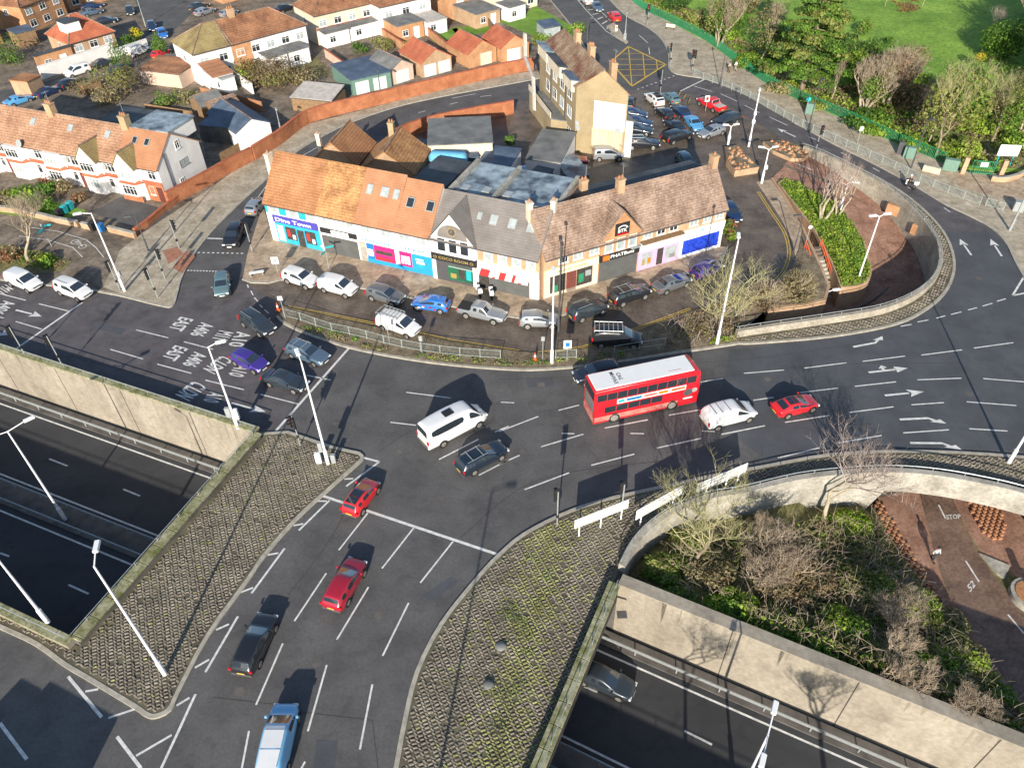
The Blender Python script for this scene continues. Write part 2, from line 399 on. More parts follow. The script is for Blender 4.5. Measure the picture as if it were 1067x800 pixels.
# ---- the ground: one sheet with openings for trench and sunken ramps
def sheet(outer, holes, z, m, name):
    polys = [outer]+holes; pts = []; edges = []
    for pl in polys:
        n0 = len(pts); pts += [Vector(p) for p in pl]
        edges += [(n0+i, n0+(i+1) % len(pl)) for i in range(len(pl))]
    vs, es, fs, *_ = delaunay_2d_cdt(pts, edges, [], 0, 1e-3)
    mb = MB(); keep = []
    for f in fs:
        c = sum((vs[i] for i in f), Vector((0, 0)))/len(f)
        if not inside(c, outer) or any(inside(c, h) for h in holes): continue
        keep.append(tuple(f) if area([vs[i] for i in f]) > 0 else tuple(reversed(f)))
    mb.mesh([(p.x, p.y, z) for p in vs], keep, m)
    return structure(mb, name)
sheet([(-420, -150), (420, -150), (420, 620), (-420, 620)], [hole_w, hole_e, hole_n, hole_s], 0, X['asphalt'], 'ground')
# ---- trench: floor, walls
def side(a, b, d):   # offset a line to its left
    t = (b-a); t.z = 0; t.normalize(); n = Vector((-t.y, t.x, 0)); return a+n*d, b+n*d
mb = MB()
fl = [xy(NW_), xy(NB), xy(N2), xy(NE_), xy(SE_), xy(S2), xy(SB), xy(SW_)]
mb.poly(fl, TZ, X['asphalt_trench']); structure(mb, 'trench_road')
def retaining(a, b, z0, z1, name, m, joints, coping=True, label=None, thick=.5, sgn=1):
    """straight concrete wall whose trench face is the line a-b"""
    a = Vector((a.x, a.y, 0)); b = Vector((b.x, b.y, 0)); t = (b-a).normalized(); n = Vector((-t.y, t.x, 0))*sgn
    def T(p): return a+t*p.x+n*p.y+Vector((0, 0, p.z))
    L = (b-a).length
    r = empty(name, label=label, cat='wall')
    w = MB(); w.box(0, L, 0, thick, z0, z1, m, T)
    w.build('wall_face', r)
    j = MB()
    k = joints
    while k < L:
        j.box(k, k+.07, -.015, .02, z0+.05, z1-.02, X['joint'], T); k += joints
    j.build('expansion_joint', r)
    rn = random.Random(int(L*10)); st = MB()
    for i in range(int(L*.8)):
        u = rn.uniform(0, L); w2 = rn.uniform(.05, .22); ln = rn.uniform(.6, 3.2)
        st.mesh([T(Vector((u-w2, -.006, z1))), T(Vector((u+w2, -.006, z1))), T(Vector((u+w2*.5, -.006, z1-ln*.6))), T(Vector((u, -.006, z1-ln))), T(Vector((u-w2*.6, -.006, z1-ln*.5)))], [(4, 3, 2, 1, 0), (0, 1, 2, 3, 4)][:1], X['stain'])
    st.build('water_stain', r)
    if not coping:
        c = MB(); c.box(-.05, L, -.04, thick+.05, z1, z1+.1, X['concrete'], T); c.build('coping', r)
    if coping:
        c = MB(); c.cbox(-.1, L+.1, -.12, thick+.12, z1, z1+.14, .03, X['moss'], T); c.build('coping', r)
        h = MB()
        for i in range(int(L/2.6)+1): h.tube(T(Vector((min(i*2.6, L), thick*.5, z1+.14))), T(Vector((min(i*2.6, L), thick*.5, z1+.52))), .03, n=5, mat=X['steel'])
        h.tube(T(Vector((0, thick*.5, z1+.52))), T(Vector((L, thick*.5, z1+.52))), .035, n=5, mat=X['steel']); h.build('handrail', r)
    return r
retaining(NW_, NB, TZ, .76, 'retaining_wall', X['concrete'], 8.2, label='long cream concrete wall with dark vertical joints along the left underpass')
retaining(N2, NE_, TZ, .8, 'retaining_wall', X['concrete'], 8.2, coping=False, thick=.85, label='cream concrete wall below the bushes, tree shadows falling across it')
retaining(SW_, SB, TZ, .76, 'retaining_wall', X['concrete'], 8.2, sgn=-1, label='low mossy parapet wall at the left edge beyond the cobbles')
retaining(S2, SE_, TZ, .76, 'retaining_wall', X['concrete'], 8.2, sgn=-1, label='shaded concrete wall on the near side of the right underpass')
def deck_edge(a, b, label, sgn):
    a = Vector((a.x, a.y, 0)); b = Vector((b.x, b.y, 0)); t = (b-a).normalized(); n = Vector((-t.y, t.x, 0))*sgn; L = (b-a).length
    def T(p): return a+t*p.x+n*p.y+Vector((0, 0, p.z))
    r = empty('bridge_parapet', label=label, cat='parapet')
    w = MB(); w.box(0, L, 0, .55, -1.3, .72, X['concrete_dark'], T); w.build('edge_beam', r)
    c = MB(); k = 0
    while k < L-.2:
        e = min(k+1.6, L); c.cbox(k+.02, e-.02, -.12, .75, .72, .9, .03, X['moss'], T); k += 1.6
    c.build('coping', r)
    h = MB(); k = .4
    while k < L: h.tube(T(Vector((k, .1, .9))), T(Vector((k, .1, 1.3))), .035, n=5, mat=X['steel']); k += 2.4
    h.tube(T(Vector((0, .1, 1.3))), T(Vector((L, .1, 1.3))), .03, n=5, mat=X['steel']); h.build('handrail', r)
deck_edge(NB, SB, 'mossy coping of the bridge above the left underpass mouth', 1)
deck_edge(N2, N2+ddir*24, 'mossy bridge parapet with steel rail beside the right underpass', -1)
# dark underside and bank of the bridge: abutment slab
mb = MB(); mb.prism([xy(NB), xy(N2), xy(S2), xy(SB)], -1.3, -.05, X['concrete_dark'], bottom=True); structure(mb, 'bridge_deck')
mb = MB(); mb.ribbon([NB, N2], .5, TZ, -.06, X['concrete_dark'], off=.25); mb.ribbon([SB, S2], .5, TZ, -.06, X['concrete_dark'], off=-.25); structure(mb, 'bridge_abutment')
# ---- trench road furniture: kerb, central reservation and barriers
ntr = [NW_, NB, N2, NE_]
def par(off): return [Vector((p.x, p.y, 0)) for p in offset([xy(p) for p in ntr], -off)]
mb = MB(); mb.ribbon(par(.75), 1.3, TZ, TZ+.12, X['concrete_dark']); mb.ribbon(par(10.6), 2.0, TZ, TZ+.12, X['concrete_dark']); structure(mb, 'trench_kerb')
def barrier(pts, z, label, step=3.2, h=.72):
    r = empty('crash_barrier', label=label, cat='barrier')
    b = MB(); b.ribbon(pts, .07, z+h-.3, z+h, X['steel']); b.build('rail', r)
    p = MB(); p.box(-.05, .05, -.05, .05, 0, h-.02, X['pole_grey']); me = p.data('post')
    for q, d in walk(pts, step, 1):
        if -62 < q.x < 45: link('post', me, r, (q.x, q.y, z))
barrier(par(1.15), TZ+.12, 'crash barrier rail along the foot of the underpass wall')
barrier(par(9.75), TZ+.12, 'crash barrier on the far side of the underpass central reservation')
barrier(par(11.45), TZ+.12, 'crash barrier on the near side of the underpass central reservation')
# ---- sunken ramp north: floor, bank, ring parapet
def tin(pts, name, m, smooth=True, z_add=0.0, keep=None):
    vs2 = [Vector((p[0], p[1])) for p in pts]
    vs, es, fs, vo, *_ = delaunay_2d_cdt(vs2, [], [], 0, 1e-3)
    mb = MB(); ok = []
    for f in fs:
        c = sum((vs[i] for i in f), Vector((0, 0)))/len(f)
        if keep and not inside(c, keep): continue
        ok.append(tuple(f) if area([vs[i] for i in f]) > 0 else tuple(reversed(f)))
    mb.mesh([(v.x, v.y, pts[vo[i][0]][2]+z_add) for i, v in enumerate(vs)], ok, m)
    return structure(mb, name, smooth=smooth)
ramp_pts = [(p.x, p.y, p.z) for p in ring_s]
we = Gs(west_edge)
wz = [-4, -4, -4, -3.2, -2.2, -1.4, -.6, -.12, -.05]
ramp_pts += [(p.x, p.y, wz[i]) for i, p in enumerate(we)]
for u, v, z in [(835, 182, -.4), (865, 195, -.9), (890, 220, -1.7), (910, 250, -2.6), (925, 285, -3.6), (905, 318, -4), (850, 335, -4)]:
    p = G(u, v, z); ramp_pts.append((p.x, p.y, z))
tin(ramp_pts, 'cycle_ramp', X['red_brick_pave'], keep=hole_n)
lane = [(822, 168, -.05), (840, 176, -.35), (868, 186, -.9), (900, 205, -1.7), (925, 228, -2.4), (943, 258, -3.2), (948, 285, -3.85), (938, 308, -3.97), (905, 330, -3.97), (860, 345, -3.97)]
lane_s = smooth_line(Gs(lane), 4)
mb = MB()
Lf, Rt = offset(lane_s, 1.3), offset(lane_s, -1.3)
for i in range(len(lane_s)-1):
    z0 = lane_s[i].z+.10; z1 = lane_s[i+1].z+.10
    mb.face([(Rt[i].x, Rt[i].y, z0), (Rt[i+1].x, Rt[i+1].y, z1), (Lf[i+1].x, Lf[i+1].y, z1), (Lf[i].x, Lf[i].y, z0)], X['red_brick_pave'])
structure(mb, 'cycle_lane')
mb = MB(); mb.ribbon([(p.x, p.y) for p in lane_s], .18, [p.z for p in lane_s], [p.z+.2 for p in lane_s], X['concrete_dark'], off=-1.6); structure(mb, 'kerb')
mb = MB(); mb.poly([xy(p) for p in (G(690, 520), G(1140, 520), G(1100, 450), G(985, 300), G(940, 318), G(760, 345), G(720, 420))], BZ-.02, X['asphalt_wet']); structure(mb, 'underpass_floor')
def zwall(pts, w, z0s, z1, m, name, label, top=None, rail=None, off=0.0):
    r = empty(name, label=label, cat='wall')
    b = MB(); b.ribbon(pts, w, z0s, z1, m, top, off); b.build('wall_face', r, angle=40)
    if rail:
        h = MB(); ln = [Vector((p.x, p.y, 0)) for p in offset(pts, rail[0])]
        zt = z1 if not isinstance(z1, list) else z1[0]
        for q, d in walk(ln, rail[1], .3): h.tube((q.x, q.y, zt-.02), (q.x, q.y, zt+rail[2]), .035, n=5, mat=X['steel'])
        for i in range(len(ln)-1): h.tube((ln[i].x, ln[i].y, zt+rail[2]), (ln[i+1].x, ln[i+1].y, zt+rail[2]), .04, n=5, mat=X['steel'])
        h.build('handrail', r)
    return r
zwall(ring_s, .45, [min(p.z-.05, -.05) for p in ring_s], .9, X['concrete_cream'], 'ring_parapet', 'pale curved concrete parapet round the sunken cycle ramp', rail=(-.1, 2.2, .35))
zwall(c1_s, .5, [BZ if i < 32 or i > 46 else -1.5 for i in range(len(c1_s))], .85, X['concrete_pale'], 'curved_parapet', 'pale curved concrete parapet with steel handrail above the bushes', rail=(.15, 2.4, .4))
# red steel panels fixed on the ring wall
# ---- south sunken area
sp = [(p.x, p.y, (-2.2 if i < 26 else (-3.2 if i < 31 else BZ))) for i, p in enumerate(c1_s)]
foot = [(908, 521), (928, 553), (948, 585), (975, 622), (1010, 668), (1045, 712), (1085, 755)]
for u, v in foot: p = G(u, v, BZ); sp.append((p.x, p.y, BZ))
for u, v in [(1120, 560), (1120, 640), (1100, 720), (1000, 540), (1040, 600), (1200, 600), (1180, 700)]: p = G(u, v, BZ); sp.append((p.x, p.y, BZ))
tl = [N2.lerp(ext(N2, N3, 20), k/10) for k in range(11)]
sp += [(p.x, p.y, .15 if k < 10 else -1) for k, p in enumerate(tl)]
for u, v, z in [(700, 590, -1.0), (760, 580, -1.8), (830, 560, -2.6), (880, 570, -3.0), (850, 620, -1.6), (920, 640, -2.0), (960, 670, -2.0), (1000, 705, -1.8)]:
    p = G(u, v, z); sp.append((p.x, p.y, z))
tin(sp, 'sunken_bank', X['rough_grass'], keep=hole_s)
SUNK = [Vector(p) for p in sp]
mb = MB()
cyc = Gs([(957, 505), (985, 505), (1003, 545), (1022, 580), (1067, 640), (1140, 720), (1190, 760), (1100, 775), (1067, 733), (1015, 662), (985, 610), (972, 570)], BZ)
mb.poly([xy(p) for p in cyc], BZ+.014, X['red_tarmac']); structure(mb, 'cycle_path')
mb = MB(); wk = Gs([(912, 519), (957, 509), (973, 573), (985, 612), (1014, 660), (1066, 734), (1055, 735), (1000, 660), (962, 608), (935, 560)], BZ)
mb.poly([xy(p) for p in wk], BZ+.008, X['red_brick_pave']); structure(mb, 'footpath')
mb = MB(); wk = Gs([(986, 505), (1040, 515), (1090, 560), (1067, 605), (1026, 582), (1004, 545)], BZ)
mb.poly([xy(p) for p in wk], BZ+.010, X['red_brick_pave']); structure(mb, 'footpath')
# ---- raised surfaces (pavements, verges, gardens)
KZ = .12
def raised(pix, m, name, z=KZ, kerb=None, z0=0.0, kw=.28, extra=None):
    pts = [xy(p) for p in Gs(pix)] if not isinstance(pix[0], Vector) else [xy(p) for p in pix]
    mb = MB(); mb.prism(pts, z0, z, m); o = structure(mb, name)
    if kerb:
        k = MB(); kp = Gs(kerb) if not isinstance(kerb[0], Vector) else kerb
        k.ribbon([xy(p) for p in kp], kw, z0, z+.004, X['kerb']); structure(k, 'kerb')
    return pts
kerb_nw = smooth_line([Vector((u, v, 0)) for u, v in [(-60, 283), (0, 291.5), (104, 304), (165, 318), (179, 319), (184, 307), (188, 292), (200, 268), (222, 240), (250, 212), (280, 185), (311, 157), (340, 140), (369, 126.5), (412, 112), (460, 101), (530, 88), (570, 80), (600, 71), (612, 58), (600, 35), (585, 15), (562, -12), (520, -60)]], 4)
kerb_nw = [(p.x, p.y) for p in kerb_nw]
raised([(-320, 245)]+kerb_nw+[(300, -118), (-500, -60)], X['pave_dark'], 'pavement', kerb=kerb_nw)
# pale pavement along the curved road and the corner
corner = kerb_nw[10:72]
inner = [(548, 76), (530, 79), (460, 94), (399, 110), (319, 131), (275, 158), (262, 166), (215, 200), (180, 223), (150, 243), (125, 262), (120, 275), (108, 300)]
mb = MB(); mb.poly([xy(p) for p in Gs(corner+inner)], KZ+.003, X['pave_pale']); structure(mb, 'pavement')
# kerb ring of shop block
shop_road = [(253, 291), (256, 270), (266, 238), (283, 203), (300, 188), (330, 170), (372, 153), (412, 139), (450, 126), (500, 114), (535, 107), (560, 102), (610, 94), (655, 93), (708, 97.5), (724, 99), (758, 110), (800, 134.5), (822, 150), (838, 150), (822, 168), (803, 186), (818, 208), (836, 240), (850, 270), (862, 298), (858, 312), (838, 317), (800, 321), (768, 344), (745, 352), (700, 366), (640, 376), (575, 381), (520, 381), (450, 374), (380, 362), (330, 348), (298, 333), (291, 318), (262, 300)]
mb = MB(); mb.poly([xy(p) for p in Gs(shop_road)], .004, X['asphalt_wet']); structure(mb, 'service_road')
carpark = [(655, 93), (708, 97.5), (758, 110), (800, 134.5), (790, 160), (748, 158), (690, 160), (655, 165)]
mb = MB(); mb.poly([xy(p) for p in Gs([(788, 190), (803, 187), (819, 209), (836, 240), (850, 270), (862, 298), (858, 312), (838, 317), (824, 300), (830, 275), (826, 252), (815, 230), (802, 210)])], .012, X['pave']); structure(mb, 'pavement')
mb = MB(); mb.poly([xy(p) for p in Gs(carpark)], .008, X['asphalt_wet']); structure(mb, 'car_park')
front_kerb = [(253, 291), (262, 294.5), (280, 295), (292.5, 291.5), (330, 295.5), (378, 300.5), (430, 311), (469.5, 319), (538.5, 331), (560, 333), (582.5, 329.5), (633.5, 313), (680, 297.5), (720, 284), (752, 271), (757, 258)]
raised(front_kerb+[(744, 257), (566, 312), (285, 250), (274, 214), (266, 240), (258, 266)], X['pave'], 'pavement', kerb=front_kerb)
verge_out = [(289, 330), (298, 338), (330, 352), (380, 366), (450, 378), (520, 384.5), (570, 385), (640, 378), (700, 368.5), (745, 362), (770, 358)]
verge_in = [(770, 330), (795, 308), (780, 307), (760, 311), (720, 325), (665, 345), (608, 364.5), (575, 370), (540, 367), (470, 357), (442, 351), (390, 341), (330, 328), (300, 321), (292, 318)]
so = [(p.x, p.y) for p in smooth_line([Vector((u, v, 0)) for u, v in verge_out], 3)]
raised(so+verge_in, X['soil'], 'verge', kerb=so, z=.13)
raised([(795, 308), (812, 297), (824, 280), (832, 262), (836, 242), (850, 270), (862, 298), (858, 312), (838, 317), (800, 321), (768, 344), (770, 330)], X['soil'], 'verge', z=.128)
# cobbled strip outside ring parapet
ring_out = [(770, 358), (790, 357.5), (868, 350.5), (933, 338), (967, 321), (987, 301), (994, 276), (986, 248), (965, 222), (935, 198), (895, 176), (858, 158), (836, 150)]
ro = [(p.x, p.y) for p in smooth_line([Vector((u, v, 0)) for u, v in ring_out], 4)]
ring_cob = [xy(p) for p in Gs(ro)]
inn = [(p.x, p.y) for p in offset([xy(p) for p in ring_s], .1)]
mb = MB(); mb.prism(ring_cob+inn, 0, KZ, X['cobble_bed']); structure(mb, 'cobble_bed')
k = MB(); k.ribbon(ring_cob, .3, 0, KZ+.02, X['kerb']); structure(k, 'kerb')
# cobbled islands on the bridge
left_isl = [(271, 453), (300, 451), (347, 467), (374, 473), (377.7, 477.5), (371, 485), (341, 511.5), (308, 542), (275, 580), (258, 605), (217.7, 661), (187, 719), (177, 739), (162, 746.5), (152, 744), (141.8, 736.7), (96, 709), (68, 692.4), (38, 671), (0, 653), (-80, 618)]
li = [(p.x, p.y) for p in smooth_line([Vector((u, v, 0)) for u, v in left_isl[3:]], 3)]
LI = [xy(p) for p in Gs(left_isl[:3]+li)]+[xy(side(SB, ext(SB, SA, 12), .0)[1]), xy(SB+Vector((.3, -.2, 0))), xy(NB+Vector((.55, -.2, 0)))]
mb = MB(); mb.prism(LI, 0, KZ, X['cobble_bed']); structure(mb, 'cobble_bed')
k = MB(); k.ribbon([xy(p) for p in Gs(left_isl[:3]+li)], .3, 0, KZ+.02, X['kerb']); structure(k, 'kerb')
right_isl = [(395, 870), (407, 830), (413, 800), (422, 752), (434.7, 701), (460, 650.6), (498, 602.5), (520, 579), (545, 558), (583, 538), (621, 524), (662, 514), (697, 506.5), (740, 497), (800, 486), (870, 474), (960, 471), (1067, 477), (1160, 490)]
ri = [(p.x, p.y) for p in smooth_line([Vector((u, v, 0)) for u, v in right_isl], 3)]
RI = [xy(p) for p in Gs(ri)]+[(p.x, p.y) for p in reversed(offset([xy(p) for p in c1_s], .2))]+[xy(N2+Vector((-.5, 0, 0))), xy(N2+ddir*24+Vector((-.5, 0, 0)))]
mb = MB(); mb.prism(RI, 0, KZ, X['cobble_bed']); structure(mb, 'cobble_bed')
k = MB(); k.ribbon([xy(p) for p in Gs(ri)], .3, 0, KZ+.02, X['kerb']); structure(k, 'kerb')
# single cobbles, laid in staggered diagonal rows
def cobbles(poly, ang, name, limit=None, mossy=None, pitch=(.36, .195)):
    c, s = math.cos(ang), math.sin(ang)
    rot = [(p[0]*c+p[1]*s, -p[0]*s+p[1]*c) for p in poly]
    x0 = min(p[0] for p in rot); x1 = max(p[0] for p in rot); y0 = min(p[1] for p in rot); y1 = max(p[1] for p in rot)
    mb = MB(); rnd = random.Random(5); j = 0; y = y0
    while y < y1:
        x = x0+(pitch[0]/2 if j % 2 else 0)
        while x < x1:
            w = (x*c-y*s, x*s+y*c)
            if inside(w, poly) and edge_dist(w, poly) > .36 and (limit is None or limit(w)):
                m = X['cobble']
                if mossy and mossy(w, rnd): m = X['moss_cobble']
                col_ = int(round((x-x0)/(pitch[0]/2)))
                a = ang+R(38 if ((col_+j)//2) % 2 else -24)+rnd.uniform(-.12, .12); ca, sa = math.cos(a), math.sin(a)
                hx, hy = .15+rnd.uniform(-.035, .025), .054+rnd.uniform(-.014, .012);
                if rnd.random() < .04: x += pitch[0]; continue
                h = .048+rnd.uniform(-.022, .022); tl = rnd.uniform(-.02, .02)
                vs = []
                for z, kx, ky in ((KZ, 1, 1), (KZ+h, .82, .66)):
                    for sx, sy in ((-1, -1), (1, -1), (1, 1), (-1, 1)):
                        px, py = sx*hx*kx, sy*hy*ky
                        vs.append((w[0]+px*ca-py*sa, w[1]+px*sa+py*ca, z+(tl*sx if z > KZ else 0)))
                mb.mesh(vs, [(4, 5, 6, 7), (0, 1, 5, 4), (1, 2, 6, 5), (2, 3, 7, 6), (3, 0, 4, 7)], m)
            x += pitch[0]
        y += pitch[1]; j += 1
    return structure(mb, name)
cobbles(LI, R(-20), 'cobble_paving', mossy=lambda w, r: r.random() < .02)
mA, mB_ = G(560, 620), G(520, 800)
def mossband(w, r):
    p = Vector((w[0], w[1], 0)); d = (p-mA).length
    t = (mB_-mA).normalized(); q = p-mA; dist = abs(q.x*t.y-q.y*t.x)
    return r.random() < .85*math.exp(-(dist/1.9)**2)+.03
cobbles(RI, R(-20), 'cobble_paving', mossy=mossband, limit=lambda w: w[1] > 10)
cobbles(ring_cob+inn, R(10), 'cobble_paving')
# park side: pavement, park ground
kerb_e = [(610, -60), (625, -15), (649, 14), (675, 29), (690, 42), (697, 58), (697, 70), (702, 76), (712, 79), (736, 83), (769, 95), (800, 112), (830, 129), (870, 151), (907, 169), (950, 192), (985, 213), (1010, 225), (1034, 238), (1050, 256), (1062, 280), (1090, 320), (1150, 370), (1300, 420)]
ke = [(p.x, p.y) for p in smooth_line([Vector((u, v, 0)) for u, v in kerb_e], 4)]
fence_px = [(630, -40), (662, 5), (700, 25), (736, 44), (769, 68), (800, 89), (829, 104), (881, 126), (935, 151), (982, 170)]
raised(ke+[(1500, 300), (1200, 150), (1067, 186), (1030, 181), (1000, 179), (982, 171)]+list(reversed(fence_px))+[(580, -90)], X['pave_pale'], 'pavement', kerb=ke)
mb = MB(); mb.poly([xy(p) for p in Gs([(972, 172), (1000, 181), (1030, 184), (1067, 190), (1200, 160), (1300, 240), (1067, 214), (1000, 196)])], KZ+.003, X['pave']); structure(mb, 'pavement')
# soil strip by the green fence
park = fence_px+[(1000, 176), (1040, 180), (1080, 180), (1250, 120), (1500, -40), (1300, -100), (600, -100)]
mb = MB(); mb.prism([xy(p) for p in Gs(park)], 0, .16, X['lawn']); structure(mb, 'park_lawn')
bed = [(662, 5), (700, 24), (736, 43), (769, 67), (800, 88), (829, 103), (881, 125), (935, 150), (982, 169), (1067, 178), (1100, 130), (1067, 105), (1000, 92), (940, 75), (905, 85), (870, 92), (830, 92), (800, 60), (760, 35), (720, 12), (690, -10)]
mb = MB(); mb.poly([xy(p) for p in Gs(bed)], .165, X['rough_grass']); structure(mb, 'park_bed')
# asphalt of different ages
mb = MB(); mb.poly([xy(p) for p in Gs([(986, 241), (1040, 241), (1058, 268), (1066, 285), (1150, 372), (1300, 420), (1300, 470), (1067, 470), (960, 466), (880, 470), (800, 480), (745, 440), (760, 365), (870, 352), (935, 338), (970, 320), (990, 300), (996, 275)])], .004, X['asphalt_new']); structure(mb, 'road_surface')
mb = MB(); mb.poly([xy(p) for p in Gs([(700, 80), (736, 84), (769, 96), (830, 130), (907, 170), (985, 214), (1034, 239), (1040, 241), (988, 241), (965, 220), (935, 197), (895, 175), (838, 150), (800, 133), (758, 109), (720, 98), (665, 94), (660, 70)])], .003, X['asphalt_worn']); structure(mb, 'road_surface')
mb = MB(); mb.poly([xy(p) for p in Gs([(-80, 300), (-80, 345), (60, 385), (265, 445), (285, 449), (340, 390), (365, 362), (298, 339), (288, 330), (255, 293), (190, 300), (184, 318), (170, 321), (104, 306), (0, 294)])], .003, X['asphalt_worn']); structure(mb, 'road_surface')
# front gardens and parking pads of the terrace
mb = MB(); mb.poly([xy(p) for p in Gs([(95, 222), (128, 205), (180, 222), (150, 243)])], KZ+.005, X['asphalt']); structure(mb, 'driveway')
mb = MB(); mb.poly([xy(p) for p in Gs([(-60, 200), (20, 200), (92, 221), (60, 232), (-60, 215)])], KZ+.005, X['grass']); structure(mb, 'front_garden')
mb = MB(); mb.poly([xy(p) for p in Gs([(-60, 262), (0, 255), (40, 262), (75, 272), (68, 283), (30, 287), (-60, 276)])], KZ+.005, X['rough_grass']); structure(mb, 'planted_strip')
mb = MB(); mb.poly([xy(p) for p in Gs([(30, 238), (60, 241), (95, 252), (106, 264), (95, 275), (82, 268), (60, 255), (20, 246)])], KZ+.006, X['pave_dark']); structure(mb, 'cycle_track')
# back street, yards and back gardens north west
mb = MB(); mb.poly([xy(p) for p in Gs([(-300, 160), (0, 108), (60, 84), (125, 62), (185, 30), (215, 0), (170, -60), (110, -60), (140, 0), (155, 32), (100, 68), (30, 92), (-300, 130)])], KZ+.004, X['asphalt']); structure(mb, 'back_street')
mb = MB(); mb.poly([xy(p) for p in Gs([(470, 30), (510, 26), (512, 34), (478, 40)])], KZ+.005, X['grass']); structure(mb, 'back_garden')
mb = MB(); mb.poly([xy(p) for p in Gs([(448, 36), (476, 30), (482, 38), (452, 46)])], KZ+.005, X['grass']); structure(mb, 'back_garden')
mb = MB(); mb.poly([xy(p) for p in Gs([(516, 22), (545, 20), (556, 6), (600, 30), (580, 45), (560, 40)])], KZ+.005, X['grass']); structure(mb, 'back_garden')
mb = MB(); mb.poly([xy(p) for p in Gs([(290, 78), (330, 60), (345, 78), (310, 90)])], KZ+.005, X['rough_grass']); structure(mb, 'back_garden')
# ================================================================== ROAD MARKINGS
mk = MB()
def dash(u0, v0, u1, v1, w=.13, z=.0, m=None, zz=.010):
    a, b = G(u0, v0, z), G(u1, v1, z)
    mk.strip([a, b], w, z+zz, m or X['paint'])
def line(pts, w=.13, z=0.0, m=None, zz=.010):
    mk.strip([xy(p) for p in Gs(pts, z)], w, z+zz, m or X['paint'])
def arrow(u0, v0, u1, v1, kind='s', zz=.010, z=0.0):
    a, b = G(u0, v0, z), G(u1, v1, z); t = (b-a).normalized(); n = Vector((-t.y, t.x, 0)); L = (b-a).length
    def q(x, y): p = a+t*x+n*y; return (p.x, p.y, z+zz)
    p = X['paint']
    if kind == 's':
        mk.face([q(0, -.12), q(L*.62, -.1), q(L*.62, .1), q(0, .12)], p); mk.face([q(L*.6, -.5), q(L, 0), q(L*.6, .5), q(L*.68, 0)], p)
    elif kind in ('r', 'l'):
        s = -1 if kind == 'r' else 1
        f = lambda *k: k if s > 0 else tuple(reversed(k))
        mk.face(f(q(0, -.12), q(L*.66, -.1), q(L*.66, .12), q(0, .12)), p)
        mk.face(f(q(L*.66, -.1), q(L*.82, s*.3-.05), q(L*.76, s*.36+.05), q(L*.66, .12)) if s > 0 else (q(L*.66, .12), q(L*.82, -.25), q(L*.74, -.38), q(L*.66, -.1))[::1], p)
        mk.face(f(q(L*.66, s*.45), q(L*.92, s*.18), q(L, s*.75)), p)
    elif kind == 'sl':
        mk.face([q(0, -.12), q(L*.7, -.1), q(L*.7, .1), q(0, .12)], p); mk.face([q(L*.68, -.42), q(L, 0), q(L*.68, .42)], p)
        mk.face([q(L*.36, .1), q(L*.44, .1), q(L*.44, .42), q(L*.36, .36)], p); mk.face([q(L*.30, .36), q(L*.52, .40), q(L*.42, .78)], p)
